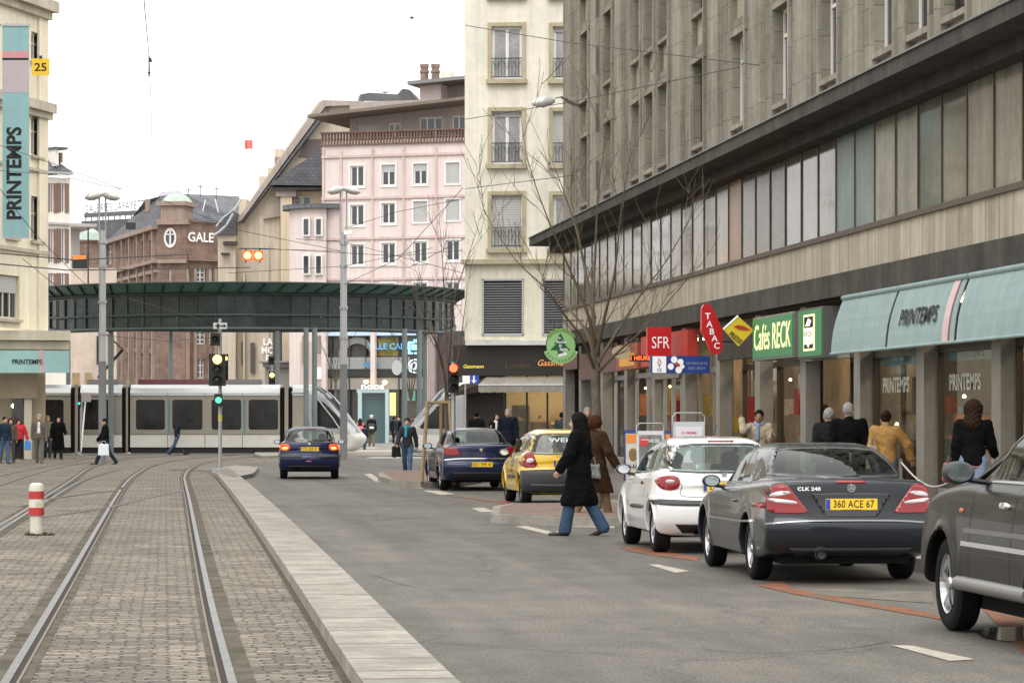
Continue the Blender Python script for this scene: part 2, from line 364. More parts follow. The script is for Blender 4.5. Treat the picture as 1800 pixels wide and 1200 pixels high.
# pavement on the building side with its kerb, and the two bays that jut out between parked cars
M_PAVE = mat('pavement_asphalt', (.15,.142,.128), .85, var=.15, scale=.8, bump=.3, bscale=70)
M_BRICKP = mat('red_paving', (.19,.13,.105), .8, var=.15, scale=2, brick=(.2,.1,.01,.15), axes='xy', mortar=(.2,.16,.14))
sheet('pavement', [(8.2, -20), (13, -20), (13, 89), (10.6, 89), (9.2, 89)] + [(8.2, 86)], .14, M_PAVE, .3)
b = MB(); ribbon(b, [Vector((8.06, -20, 0)), Vector((8.06, 86, 0)), Vector((9.1, 89.2, 0))], -.02, .14, -.1, .146); b.build('kerb', M_KERB, kind='structure')
def bay(pix, name):
    pts = gp(pix, .14); c = sum((Vector(p) for p in pts), Vector())/len(pts)
    sheet(name, pts, .14, M_KERB, .3); inn = [p+(c-p).normalized()*min(.28, (c-p).length*.4) for p in pts]
    sheet(name+'_paving', inn, .1445, M_BRICKP)
bay([(861,903), (868,889), (900,884), (1000,883), (1110,884), (1150,905), (1100,909), (1000,909), (920,906)], 'pavement_bay')
bay([(664,836), (668,829), (700,826), (830,826), (850,838), (800,846), (740,847), (690,843)], 'second_pavement_bay')
# plaza beyond the crossing
M_PLAZA = mat('plaza_slabs', (.20,.188,.165), .8, var=.12, scale=.6, brick=(.8,.4,.012,.08), axes='xy', mortar=(.2,.19,.18))
sheet('plaza', [(-60, 131), (60, 131), (60, 330), (-90, 330)], .002, M_PLAZA)
# ---------------- rails: grooved rail = bright head, dark groove, thin lip
M_RAIL = mat('rail_steel', (.15,.145,.145), .45, .7, var=.25, scale=6)
M_GROOVE = mat('rail_groove', (.035,.03,.026), .8)
M_LIP = mat('rail_lip', (.17,.145,.115), .6, .3, var=.2, scale=9)
M_CONC = mat('rail_bedding', (.095,.083,.065), .85, var=.35, scale=2.5, bump=.4, dirt=((.05,.045,.03), 1.2, .5))
def rail(line, inner=1, beds=True, w=.056):
    line = smoothline(line, 10)
    s = inner
    if beds: b = MB(); ribbon(b, line, -.13, .15, .008); b.build('rail_bedding', M_CONC, kind='structure')
    b = MB(); ribbon(b, line, *sorted((-w/2*s, w/2*s)), .004, .016); b.build('tram_rail', M_RAIL, kind='structure')
    b = MB(); ribbon(b, line, *sorted((w/2*s, (w/2+.042)*s)), .0115); b.build('rail_groove', M_GROOVE, kind='structure')
    b = MB(); ribbon(b, line, *sorted(((w/2+.042)*s, (w/2+.06)*s)), .004, .015); b.build('rail_lip', M_LIP, kind='structure')
def W3(l): return [Vector((p[0], p[1], 0)) for p in l]
gpt = lambda L: [Vector((p.x, p.y, 0)) for p in gp(L)]
rail(W3([(-.985, -20), (-.985, 10)])+gpt([(10,1200), (118,1020), (213,860), (240,833), (272,817), (330,806), (420,799)]), 1)
rail(W3([(.45, -20), (.45, 10)])+gpt([(408,1200), (362,1020), (333,880), (326,850), (325,836), (337,822), (372,811), (460,801)]), -1)
rail(gpt([(-60,957), (0,923), (49,894), (120,848), (168,818), (230,806), (330,799)]), 1, w=.06)
rail(gpt([(-60,975), (0,933), (90,876), (150,842), (205,826)]), -1, w=.06)
rail(gpt([(35,890), (90,877), (150,868), (205,862), (214,858)]), 1, False, w=.05)
rail(gpt([(60,912), (192,892), (260,876), (322,862)]), -1, False, w=.05)
rail(gpt([(-40,866), (0,853), (60,833), (130,816), (230,804)]), 1, False, w=.05)
rail(gpt([(-40,845), (0,836), (70,822), (168,804)]), 1, False, w=.05)
for yy in (134.2, 135.6): rail(W3([(-60, yy), (0, yy), (60, yy)]), 1, False)
# ---------------- painted markings
M_MARK = mat('road_paint', (.38,.355,.30), .7, var=.2, scale=5, dirt=((.2,.19,.165), 3, .56))
M_RMARK = mat('red_road_paint', (.19,.08,.045), .75, var=.3, scale=4, dirt=((.11,.09,.075), 1.6, .5))
def mark(pix, m=M_MARK, name='road_marking', z=.005): return sheet(name, gp(pix), z, m)
mark([(1139,992), (1158,992), (1213,1004), (1188,1007)])
mark([(1566,1134), (1604,1135), (1714,1159), (1670,1162)])
mark([(640,833),(652,832),(668,842),(745,856),(743,859),(660,846)], name='road_marking')
mark([(742,862),(770,862),(800,868),(775,870)]); mark([(828,893),(850,892),(870,899),(845,900)]); mark([(905,925),(925,924),(985,938),(962,939)])
mark([(862,907),(868,904),(930,914),(1035,925),(1080,925),(1080,928),(1000,926),(915,918)], name='road_marking')
mark([(1335,1030),(1370,1021),(1400,1036),(1640,1078),(1660,1090),(1395,1044)], M_RMARK, 'red_road_marking')
mark([(1720,1062),(1800,1050),(1830,1120),(1800,1150)], M_RMARK, 'red_road_marking', .006)
mark([(1090,962),(1120,960),(1230,980),(1225,986),(1110,970)], M_RMARK, 'red_road_marking')
mark([(760,868),(870,880),(900,880),(890,886),(850,880)], M_RMARK, 'red_road_marking')
mark([(975,911),(1080,918),(1085,923),(985,915)], M_RMARK, 'red_road_marking')
M_OLDP = mat('worn_marking', (.135,.125,.105), .75, var=.25, scale=3)
mark([(1390,1032),(1640,1040),(1640,1060),(1400,1044)], M_OLDP, 'worn_road_patch', .0045)
for k, (y0, y1, xa, xb) in enumerate([(791,793.5,620,700), (797,799.5,600,735), (803,805,640,745), (786,787.5,630,660)]):
    mark([(xa,y1),(xa+14,y0),(xb,y0),(xb+6,y1)], name='crossing_marking')
# low ochre leaf-litter / moss along the kerb foot
M_DIRT = mat('kerb_dirt', (.085,.075,.055), .9, var=.3, scale=5)
b = MB(); ribbon(b, sep, -.05, 0.002, .0095); b.build('kerb_gutter_dirt', M_DIRT, kind='structure')
def rpatch(pix, z=.0035): sheet('asphalt_repair', gp(pix), z, M_PATCH)

M_PATCH = mat('asphalt_patch', (.070,.066,.058), .8, var=.15, scale=1.4, bump=.3, bscale=90)

M_PUD = mat('puddle_water', (.03,.03,.03), .04, spec=.8); sheet('puddle', gp([(1715,1112),(1735,1104),(1790,1102),(1830,1110),(1825,1124),(1770,1128),(1730,1122)]), .0075, M_PUD)
def crack(pix, w=.012): b = MB(); ribbon(b, smoothline(gpt(pix), 6), 0, w, .0045); b.build('asphalt_crack', M_GROOVE, kind='structure')
crack([(1235,1140),(1330,1148),(1480,1140),(1560,1128)], .012); crack([(660,1012),(740,1034),(830,1036)], .008)
M_MANH = mat('cast_iron', (.07,.068,.065), .5, .6, var=.2, scale=8)
for x, y, r in ((505, 826, .3), (1070, 1095, 0), (420, 1108, 0)):
    if r: q = G(x, y); b = MB(); b.poly([(q.x+r*math.cos(a*.3927), q.y+r*math.sin(a*.3927), .0065) for a in range(16)]); b.build('manhole_cover', M_MANH, kind='structure')
# ================================================================ the long stone department store along the street
M_STONE = mat('weathered_stone', (.262,.244,.20), .85, var=.16, scale=.7, bump=.35, bscale=30, streak=.30, brick=(1.1,.62,.012,.10), axes='yz', mortar=(.15,.135,.105))
M_STONE2 = mat('pale_panel_stone', (.47,.425,.335), .8, var=.12, scale=.9, bump=.2, bscale=30, streak=.28, brick=(.732,9,.014,.09,0), axes='yz', mortar=(.20,.17,.13))
M_STONE3 = mat('spandrel_stone', (.43,.385,.29), .8, var=.18, scale=1.5, streak=.3)
M_PILAR = mat('grey_pilaster_stone', (.31,.29,.24), .85, var=.2, scale=.8, bump=.3, bscale=30, streak=.35, brick=(.9,.8,.008,.08), axes='yz')
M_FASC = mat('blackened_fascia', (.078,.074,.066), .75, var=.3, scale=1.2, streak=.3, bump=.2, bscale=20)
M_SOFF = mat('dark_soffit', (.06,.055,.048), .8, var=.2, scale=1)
M_PIER = mat('polished_grey_stone', (.225,.21,.18), .45, var=.15, scale=1.2, bump=.1, bscale=60, streak=.2)
M_BRONZE = mat('bronze_frame', (.07,.058,.045), .45, .4)
M_CURT = mat('drawn_curtain', (.40,.37,.31), .9, var=.15, scale=1.2, streak=.35)
M_SHOPIN = mat('shop_interior', (.22,.17,.12), .8, var=.3, scale=1.5)
LX = 12.0
FR = Fac((LX, 20), (LX, 100)); FR.n = Vector((-1, 0, 0))
def yv(x, L=LX):                                   # world Y where a plane X=L is seen at photo column x
    return L/math.tan(math.atan((x-900)/F)+TH)
Y0, Y1 = 36.0, 89.0
store = thing('department_store', 'long weathered stone department store with deep narrow windows over a glazed first floor', 'building', (LX, 62, 0))
def wb(m): return m.build
H_FB, H_FT, H_SILL, H_WT, H_CB, H_CT, H_ROOF = 3.80, 4.20, 4.98, 6.68, 6.90, 7.13, 17.5
# --- upper wall of tall slots between pilasters
wins = []                                          # (centre y, half width)
per = []
base = [84.2, 79.7, 66.0, 61.3, 56.9, 52.7, 40.0]; tri = [74.9, 72.8, 70.7, 48.6, 46.3, 44.1]
for c in base: wins.append((c, .70))
for c in tri: wins.append((c, .68))
floors = [(7.85, 9.72), (10.85, 12.72), (13.85, 15.72)]
holes = []
for c, hw in wins:
    for a, e in floors:
        holes.append((c-hw-20, c+hw-20, a-.78, e))
b = MB(); FR.wall(b, Y0-20, Y1-20, H_CT, H_ROOF, holes, rev=.24)
b.quad((LX, Y1, 0), (LX+9, Y1, 0), (LX+9, Y1, H_ROOF), (LX, Y1, H_ROOF)); b.quad((LX, Y0, 0), (LX+9, Y0, 0), (LX+9, Y0, H_ROOF), (LX, Y0, H_ROOF))
b.build('wall', M_STONE, store, world=True)
b = MB(); b.box(LX+.02, LX+12, Y0+.02, Y1-.02, H_ROOF-.3, H_ROOF+.05); b.build('roof', M_SLATE, store, world=True)
M_PANE = mat('store_glass', (.02,.02,.02), .12, spec=.4, var=.3, scale=.6)
wf = None; pj = random.Random(5)
for i, (c, hw) in enumerate(wins):
    for j, (a, e) in enumerate(floors):
        h = (c-hw-20, c+hw-20, a, e)
        if c < 50 and j == 2: pass
        white = (round(c, 1) in (56.9, 52.7, 48.6)) or pj.random() < .3
        fr = FR.window(store, h, M_WFRAME if white else M_BRONZE, M_PANE, d=-.17, fw=.08, mull=1, trans=(.72,))
        for nm_, q_, m_ in (('spandrel', (c-hw-19.998, c+hw-20.002, a-.779, a-.10, -.23, -.10), M_STONE3), ('sill', (c-hw-20.04, c+hw-19.96, a-.10, a-.002, -.20, .05), M_PILAR), ('lintel', (c-hw-20.22, c+hw-19.9, e+.003, e+.12, .001, .05), M_PILAR)):
            q = MB(); FR.box(q, *q_); q.build(nm_, m_, fr, world=True)
        if pj.random() < .35:
            q = MB(); FR.box(q, h[0]+.05, h[1]-.05, a+.6, e-.05, -.23, -.215); q.build('curtain', M_CURT, fr, world=True)
# --- projecting pilaster fins beside the slots
fin = MB()
for c, hw in wins:
    for s, w in ((-1, .14), (1, .14)):
        u = c+s*(hw+.10)-20
        FR.box(fin, u-w/2, u+w/2, H_CT+.002, H_ROOF+.1, .001, .06)
for c in (82, 77.4, 68.4, 63.7, 59.1, 54.8, 50.7, 42.0, 87.2):
    FR.box(fin, c-20.55, c-19.45, H_CT+.002, H_ROOF+.1, .001, .10)
fin.build('pilasters', M_PILAR, store, world=True)
# --- canopy slab above the first floor
b = MB(); FR.box(b, Y0-20, Y1-19.3, H_CB, H_CT, -.3, .95); b.build('canopy_slab', M_FASC, store, world=True)
b = MB(); FR.box(b, Y0-20, Y1-19.28, H_CT+.002, H_CT+.03, -.1, .99); b.build('canopy_flashing', mat('lead', (.16,.17,.165), .5, var=.2, scale=2), store, world=True)
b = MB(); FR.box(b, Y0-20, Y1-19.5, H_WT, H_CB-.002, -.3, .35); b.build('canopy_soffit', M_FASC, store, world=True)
# --- first-floor glazing: each light its own part
M_W1 = mat('glazing_reflecting', (.15,.145,.12), .06, spec=.35, var=.3, scale=.5, bump=.10, bscale=1.3)
M_W2 = mat('glazing_dusty', (.12,.118,.105), .16, spec=.18, var=.35, scale=.6, bump=.10, bscale=1.5)
M_W3 = mat('glazing_curtained', (.26,.24,.195), .14, spec=.3, var=.3, scale=.9, streak=.35)
M_W4 = mat('glazing_banner_reflection', (.15,.21,.21), .3, spec=.3, var=.25, scale=1.2, streak=.2)  # teal tint imitates the banner mirrored in the glass
pitch = 1.46; k = 0; y = Y0+.15; jr = random.Random(11)
mu = MB()
while y < Y1-.3:
    y2 = min(y+pitch, Y1)
    xx = (y+y2)/2
    if 50.2 < xx < 51.7: m = M_W4
    elif 49.0 < xx < 50.2: m = M_W4
    elif xx > 62.8: m = jr.choice([M_W3, M_W3, M_W1, M_W3])
    elif xx > 60.3: m = mat('glazing_rusty_curtain', (.30,.17,.11), .3, spec=.5, var=.3, scale=1)
    elif xx > 51.7: m = jr.choice([M_W2, M_W2, M_W1])
    else: m = jr.choice([M_W1, M_W1, M_W3])
    t = jr.uniform(-.004, .004)
    g = MB(); FR.box(g, y-20+.03, y2-20-.03, H_SILL, H_WT, -.08+t, -.004+t); g.build('glazing', m, store, world=True)
    FR.box(mu, y-20-.03, y-20+.03, H_SILL-.02, H_WT, -.12, .015)
    y = y2
FR.box(mu, Y0-20, Y1-20, H_SILL-.09, H_SILL, -.12, .06)
mu.build('mullions', mat('mullion_metal', (.10,.075,.06), .5, .3), store, world=True)
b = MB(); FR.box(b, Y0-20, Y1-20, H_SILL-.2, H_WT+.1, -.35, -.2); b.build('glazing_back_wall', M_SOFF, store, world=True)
# the banner's reflection is painted in: teal panes with reversed letters
# --- pale panel band and dark fascia over the shops
b = MB(); FR.box(b, Y0-20, Y1-20, H_FT, H_SILL-.09, -.2, 0); b.build('panel_band', M_STONE2, store, world=True)
b = MB(); FR.box(b, Y0-20, Y1-19.6, H_FB, H_FT+.003, -.2, .22); b.build('shop_fascia', M_FASC, store, world=True)
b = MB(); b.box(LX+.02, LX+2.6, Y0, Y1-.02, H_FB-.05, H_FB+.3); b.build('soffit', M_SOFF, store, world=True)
b = MB(); b.quad((LX+2.5, Y0, 0), (LX+2.5, Y1, 0), (LX+2.5, Y1, H_FB), (LX+2.5, Y0, H_FB)); b.build('shop_back_wall', M_SHOPIN, store, world=True)
b = MB(); b.box(LX-.05, LX+2.5, Y0, Y1, .0, .15); b.build('shop_floor', M_PAVE, store, world=True)
# --- piers of the arcade
piers = [41.9, 46.25, 50.6, 55.0, 59.35, 63.7, 68.0, 72.3, 76.7, 81.0, 85.3, 88.7]
for c in piers:
    b = MB(); b.box(LX, LX+.28, c-.24, c+.24, .15, H_FB-.05); b.box(LX-.02, LX+.3, c-.26, c+.26, .15, .32)
    b.build('pier', M_PIER, store, world=True)
# --- shop fronts between the piers
M_SHOPGL = mat('shop_glass', (.045,.042,.036), .05, spec=.9, var=.3, scale=.8)
M_TGLASS = bpy.data.materials.new('clear_shop_glass'); M_TGLASS.use_nodes = True
_t = NT(M_TGLASS); _b = _t.n['Principled BSDF']; _t.n.remove(_b)
_tr = _t.a('ShaderNodeBsdfTransparent'); _gl = _t.a('ShaderNodeBsdfGlossy', Roughness=.03); _mx = _t.a('ShaderNodeMixShader')
_tr.inputs[0].default_value = (.86,.88,.87,1)
_t.L(fresnel(_t, .6), _mx.inputs[0]); _t.L(_tr.outputs[0], _mx.inputs[1]); _t.L(_gl.outputs[0], _mx.inputs[2]); _t.L(_mx.outputs[0], _t.n['Material Output'].inputs[0])
M_SPOT = glow('shop_spotlight', (1.0,.78,.38), 14)
M_STALL = mat('stall_riser', (.25,.24,.215), .6, var=.15, scale=2)
jr = random.Random(4)
GOODS = [mat('goods_'+n, c, .7, var=.3, scale=6) for n, c in (('orange', (.55,.16,.03)), ('rust', (.28,.10,.04)), ('red', (.45,.04,.04)), ('cream', (.45,.38,.27)), ('brown', (.13,.08,.05)), ('teal', (.12,.25,.25)), ('yellow', (.5,.36,.06)))]
def shopfront(c0, c1, setback, goods, riser=.55, tr=2.75, lamp=0, split=1, frame=M_BRONZE):
    """glazed front between two piers with goods standing behind the glass"""
    ya, yb = c0+.26, c1-.26; X = LX+setback
    f = MB(); f.box(X-.05, X+.05, ya, yb, .15, riser); f.build('stall_riser', M_STALL, store, world=True)
    f = MB()
    for q in range(split+1):
        yy = ya+(yb-ya)*q/split; f.box(X-.05, X+.05, yy-.04 if q else yy, yy+.04 if q < split else yy, riser, H_FB-.06)
    f.box(X-.06, X+.06, ya+.05, yb-.05, tr-.06, tr+.06); f.box(X-.04, X+.04, ya+.05, yb-.05, riser, riser+.05)
    fr = f.build('shop_window_frame', frame, store, world=True)
    g = MB(); g.quad((X, ya, riser), (X, yb, riser), (X, yb, H_FB-.06), (X, ya, H_FB-.06)); g.build('pane', M_TGLASS, fr, world=True)
    for n in range(goods[1]):
        w = jr.uniform(.18, .45); h = jr.uniform(.25, .8); yy = jr.uniform(ya+.2, yb-.4); zz = jr.choice([riser, riser, .95, 1.35, 1.75]); xx = X+jr.uniform(.35, 1.3)
        g = MB(); pts = [(xx+.16*math.cos(a*.785)*1.0, yy+w*.5*math.sin(a*.785), zz) for a in range(8)]; g.prism(pts, (0, 0, h)); g.box(xx-.2, xx+.2, yy-w*.6, yy+w*.6, zz-.03, zz-.002)
        g.build('display', GOODS[jr.choice(goods[0])], store, world=True)
    for n in range(lamp):
        yy = ya+.5+(yb-ya-.8)*n/max(1, lamp-1); g = MB(); g.lathe([(0, -.03), (.028, -.02), (.03, 0), (.02, .02), (0, .03)], (X+.30, yy, 2.45-.45*(n % 3)), n=10); g.build('spotlight', M_SPOT, store, world=True, smooth=True)
shopfront(36.2, 41.9, .27, ([0, 1, 4], 9), lamp=0)
shopfront(41.9, 46.25, .27, ([0, 1, 0, 4, 3], 12), lamp=2)
shopfront(46.25, 50.6, .27, ([0, 1, 4, 5], 10), lamp=3)
shopfront(50.6, 55.0, .9, ([4, 3, 1], 5), lamp=0, split=2)
shopfront(55.0, 59.35, .40, ([2, 3, 4], 8), lamp=0, riser=.3)
shopfront(59.35, 63.7, .55, ([3, 2, 4, 5], 8), lamp=2, split=2)
shopfront(63.7, 68.0, .35, ([2, 3], 7), lamp=0, split=2, frame=M_PIER)
shopfront(68.0, 72.3, .25, ([6, 3, 6], 7), lamp=1, split=3, frame=M_STEEL)
shopfront(72.3, 76.7, .25, ([3, 2, 6], 7), lamp=1, split=2, frame=M_STEEL)
shopfront(76.7, 81.0, .35, ([3, 0, 3], 6), lamp=2, split=2, frame=M_STEEL)
shopfront(81.0, 85.3, .8, ([4, 1], 3), lamp=0, split=2)
shopfront(85.3, 88.7, .5, ([4, 3], 3), lamp=0, split=1)
M_CLAMP = glow('shop_tube_light', (1.0,.80,.50), 16.0)
for c0 in (36.2, 41.9, 46.25, 55.0, 59.35, 63.7, 68.0, 72.3, 76.7):
    b = MB(); b.box(LX+1.2, LX+1.6, c0+1.2, c0+3.2, H_FB-.16, H_FB-.12); b.build('ceiling_lamp', M_CLAMP, store, world=True)
# solid signboards under the fascia (dark red and grey panels seen edge-on)
M_MAROON = mat('maroon_board', (.11,.04,.035), .5, var=.25, scale=1.5)
for (ya, yb, z0, z1, m) in ((81.3, 85.0, 2.75, 3.5, M_MAROON), (77, 80.7, 2.9, 3.55, M_MAROON), (85.5, 88.5, 3.1, 3.6, M_MAROON), (59.6, 63.4, 2.9, 3.70, M_SOFF), (68.3, 72.0, 2.6, 2.85, M_PIER), (50.9, 54.9, 2.72, 3.0, M_PIER)):
    b = MB(); b.box(LX-.06, LX+.1, ya, yb, z0, z1); b.build('signboard', m, store, world=True)
# posters hung in the first shop's windows with the store's name
M_PALE = mat('pale_lettering', (.55,.56,.52), .6, var=.2, scale=5); M_TEALP = mat('teal_poster', (.20,.36,.37), .7, var=.1, scale=2)
M_INK = mat('black_lettering', (.03,.032,.035), .6)
for c0, c1 in ((41.9, 46.25), (46.25, 50.6)):
    c = (c0+c1)/2; p = MB(); p.box(LX+.34, LX+.37, c-1.7, c+1.7, 2.55, 2.80); q = p.build('window_poster', M_TEALP, store, world=True)
    text('lettering', 'PRINTEMPS', M_INK, q, (LX+.335, c+.4, 2.66), (0, -1, 0), (-1, 0, 0), .15, bold=.02, sx=1.4)
    text('lettering_and_reflection', 'PRINTEMPS', M_PALE, store, (LX+.262, c+.47, 2.2), (0, -1, 0), (-1, 0, 0), .25, bold=.03, sx=1.02)
# painted reflection of the banner's letters on the teal first-floor light
text('lettering_and_reflection', 'PRINTEMPS', mat('painted_letter_reflection', (.09,.12,.12), .5), store, (LX+.02, 50.75, 5.80), (0, 0, -1), (-1, 0, 0), .5, bold=.03, sx=.42)
o = text('lettering_and_reflection', '-20%', mat('lit_orange_text', (.5,.1,.02), emis=(1, .22, .03), es=1.5), store, (LX+.02, 61.9, 5.06), (0, -1, 0), (-1, 0, 0), .11, bold=.02, sx=2.2)
o = text('lettering_and_reflection', 'SOLDES', mat('yellow_text', (.6,.5,.05), .6), store, (LX+.02, 68.0, 5.2), (0, -1, 0), (-1, 0, 0), .18, bold=.02, sx=1.5)
# ================================================================ store awnings and shop signs (things of their own)
M_TEAL = mat('pale_teal_canvas', (.29,.375,.372), .8, var=.08, scale=1.5, streak=.10, bump=.1, bscale=60)
M_PINK = mat('pink_canvas', (.62,.46,.46), .8, var=.06, scale=2)
def awning(ya, yb, i, label):
    t = thing('shop_awning', label, 'awning', (11.5, (ya+yb)/2, 3.2), 0, 'pale teal awnings along the store')
    xt, zt, xb, zb = 11.72, 3.72, 11.50, 2.77
    def strip(u0, u1, m, name, off=0):
        b = MB(); rows = 5; L = []
        for k in range(rows+1):
            f = k/rows; x = xt+(xb-xt)*f - .05*math.sin(f*math.pi)-off; z = zt+(zb-zt)*f
            L.append((x, z))
        for k in range(rows):
            (xa, za), (xc, zc) = L[k], L[k+1]
            b.quad((xa, u0, za), (xa, u1, za), (xc, u1, zc), (xc, u0, zc))
        return b.build(name, m, t, world=True, smooth=True)
    strip(ya, yb, M_TEAL, 'canvas'); p = yb-.25*(yb-ya)
    if i == 1: strip(ya+.42, ya+.75, M_PINK, 'pink_stripe', .004); strip(ya+.33, ya+.39, mat('maroon_canvas', (.22,.08,.09), .8), 'dark_stripe', .004)
    strip(ya, ya+.05, mat('black_canvas', (.05,.05,.05), .8), 'hem', .003)
    b = MB(); b.tube([(xt, ya, zt+.02), (xt, yb, zt+.02)], .045, 8); b.build('roller', M_TEAL, t, world=True)
    b = MB(); b.tube([(xb, ya, zb), (xb, yb, zb)], .025, 8); b.build('bar', M_TEAL, t, world=True)
    for u in (ya+.06, yb-.06): b = MB(); b.tube([(xb+.02, u, zb), (LX, u, zb+.25)], .014, 6); b.build('arm', M_STEEL, t, world=True)
    return t, xt, zt, xb, zb
for i, (a, b_) in enumerate([(38.2, 42.25), (42.32, 46.42), (46.49, 50.45)]):
    t, xt, zt, xb, zb = awning(a, b_, i, ['pale teal shop awning cut off by the edge of the photo', 'pale teal shop awning with black PRINTEMPS lettering and a pink stripe', 'pale teal shop awning without lettering, beside the green shop sign'][i])
    if i == 1:
        u = Vector((0, -1, 0)); n = Vector((-(zt-zb), 0, (xt-xb)*-1)).normalized(); n = Vector((-.955, 0, .295))
        text('lettering', 'PRINTEMPS', M_INK, t, (11.535, 44.6, 3.22), u, Vector((-.974, 0, .226)), .26, bold=.025, sx=1.25)
M_GRN = mat('lit_green_panel', (.012,.11,.035), .4, emis=(.01,.20,.06), es=.45, var=.3, scale=1.6)
M_LITY = glow('lit_cream_letters', (1.0,.95,.45), 1.3)
g1 = thing('shop_sign', 'green lit shop sign with yellow Cafés RECK lettering', 'sign', (11.72, 56.5, 3), group='green signs of the coffee shop')
b = MB(); b.box(11.72, 12.1, 54.5, 58.4, 2.80, 3.66); b.build('case', M_PIER, g1, world=True)
b = MB(); b.box(11.70, 11.718, 54.55, 58.35, 2.84, 3.62); b.build('face', M_GRN, g1, world=True)
text('lettering', 'Cafés RECK', M_LITY, g1, (11.69, 56.45, 3.22), (0, -1, 0), (-1, 0, 0), .50, bold=.004, sx=.98, shear=.1)
g2 = thing('shop_sign', 'green lit box sign with a yellow framed black and white emblem', 'sign', (11.7, 52.9, 3), group='green signs of the coffee shop')
b = MB(); b.box(11.68, 12.0, 51.85, 53.9, 2.74, 3.66); b.build('case', mat('sign_case_grey', (.13,.125,.12), .6), g2, world=True)
b = MB(); b.box(11.66, 11.678, 51.9, 53.85, 2.78, 3.62); b.build('face', M_GRN, g2, world=True)
b = MB(); b.box(11.650, 11.658, 52.45, 53.35, 2.88, 3.54); b.build('emblem_border', M_LITY, g2, world=True)
b = MB(); b.box(11.642, 11.648, 52.53, 53.27, 3.30, 3.50); b.box(11.642, 11.648, 52.53, 53.27, 2.92, 3.0); b.build('emblem_panel', M_INK, g2, world=True)
b = MB(); b.prism([(11.640, 52.6, 3.28), (11.640, 53.2, 3.28), (11.640, 53.2, 3.10), (11.640, 52.9, 2.93), (11.640, 52.6, 3.10)], (-.004, 0, 0)); b.prism([(11.640, 52.65, 3.42), (11.640, 52.9, 3.47), (11.640, 53.15, 3.33), (11.640, 52.8, 3.33)], (-.004, 0, 0)); b.build('emblem', glow('lit_cream_panel', (1,.97,.75), 1.2), g2, world=True)
text('lettering', 'RECK', M_INK, g2, (11.634, 52.9, 3.18), (0, -1, 0), (-1, 0, 0), .10, bold=.02, sx=2.0)
# ---- signs that stick out over the pavement
FD = Vector((0, -1, 0)); RX = Vector((1, 0, 0))
def facing(Y): return Fac((0, Y), (20, Y))
M_RED = mat('red_sign', (.50,.015,.02), .3, var=.06, scale=2, emis=(.5,.01,.015), es=.12)
M_LETW = mat('white_letters', (.85,.85,.83), .5, emis=(1,1,1), es=.15)
tb = thing('tabac_sign', 'tall red carrot-shaped TABAC sign sticking out from the wall', 'sign', (11.3, 61, 3.5))
fc = facing(61.0); pts = [fc.px(*p) for p in [(1234,541),(1238,535),(1246,534),(1252,540),(1270,579),(1270,613),(1266,621),(1256,623),(1250,617),(1233,581)]]
b = MB(); b.prism([fc.at(u, z) for u, z in pts], (0, .16, 0)); b.build('panel', M_RED, tb, world=True)
for ch, (x, y) in zip('TABAC', [(1244,556),(1247,570),(1251,583),(1256,595),(1260,608)]):
    u, z = fc.px(x, y); text('lettering', ch, M_LETW, tb, fc.at(u, z, .012), RX, FD, .125, bold=.025, sx=1.05)
b = MB(); b.tube([fc.at(*fc.px(1266, 600))+Vector((0,.08,0)), (LX, 61.08, fc.px(1266, 600)[1])], .02, 6); b.build('bracket', M_DKMET, tb, world=True)
pr = thing('presse_sign', 'yellow diamond PRESSE sign with a red feather', 'sign', (11.4, 58.8, 3.5))
fc = facing(58.8); M_YEL = mat('yellow_sign', (.68,.52,.03), .4, var=.05, scale=2, emis=(.7,.5,.02), es=.12)
b = MB(); b.prism([fc.at(*fc.px(*p)) for p in [(1273,578),(1298,556),(1325,580),(1299,608)]], (0, .14, 0)); b.build('panel', M_YEL, pr, world=True)
b = MB(); b.tube([fc.at(*fc.px(1271.5, 578.5), .0), fc.at(*fc.px(1297.5, 555), .0)], .022, 6); b.build('rim_light', M_LETW, pr, world=True)
a0 = fc.at(*fc.px(1281, 587), .01); a1 = fc.at(*fc.px(1301, 604), .01); text('lettering', 'PRESSE', M_INK, pr, (a0+a1)/2+Vector((.02,-.002,.02)), (a1-a0), FD, .095, bold=.03, sx=.75)
b = MB(); b.prism([fc.at(*fc.px(*p), .008) for p in [(1289,574),(1297,571),(1308,573),(1319,580),(1310,581),(1298,579)]], (0, -.004, 0)); b.build('feather_emblem', mat('red_emblem', (.5,.05,.02), .5), pr, world=True)
b = MB(); b.tube([fc.at(*fc.px(1320, 582))+Vector((0,.07,0)), (LX, 58.87, 3.3)], .02, 6); b.build('bracket', M_DKMET, pr, world=True)
sf = thing('phone_shop_sign', 'red box sign with white SFR lettering sticking out over the pavement', 'sign', (11, 67.3, 3.2))
fc = facing(67.3); b = MB(); q = fc.pxr(1138, 1180, 575, 626); fc.box(b, *q, -.16, 0); b.build('case', M_RED, sf, world=True)
u, z = fc.px(1161, 603); text('lettering', 'SFR', M_LETW, sf, fc.at(u, z, .012), RX, FD, .27, bold=-.002, sx=.72)
sg = thing('red_shop_fascia', 'flat red shop fascia with a small white SFR mark under the dark ledge', 'sign', (11.8, 69, 3.2))
b = MB(); b.box(11.74, 11.98, 66.0, 72.6, 2.92, 3.66); b.build('board', mat('red_fascia', (.40,.03,.02), .5, var=.12, scale=1.5), sg, world=True)
b = MB(); b.box(11.725, 11.738, 69.0, 69.1, 2.92, 3.66); b.build('joint', M_DKMET, sg, world=True)
text('lettering', 'SFR', M_LETW, sg, (11.72, 69.9, 3.32), (0, -1, 0), (-1, 0, 0), .2, bold=.01, sx=1.3)
lo = thing('lottery_sign', 'blue lottery sign with white LOTO panel and clover flower over the pavement', 'sign', (10.8, 62.4, 2.9))
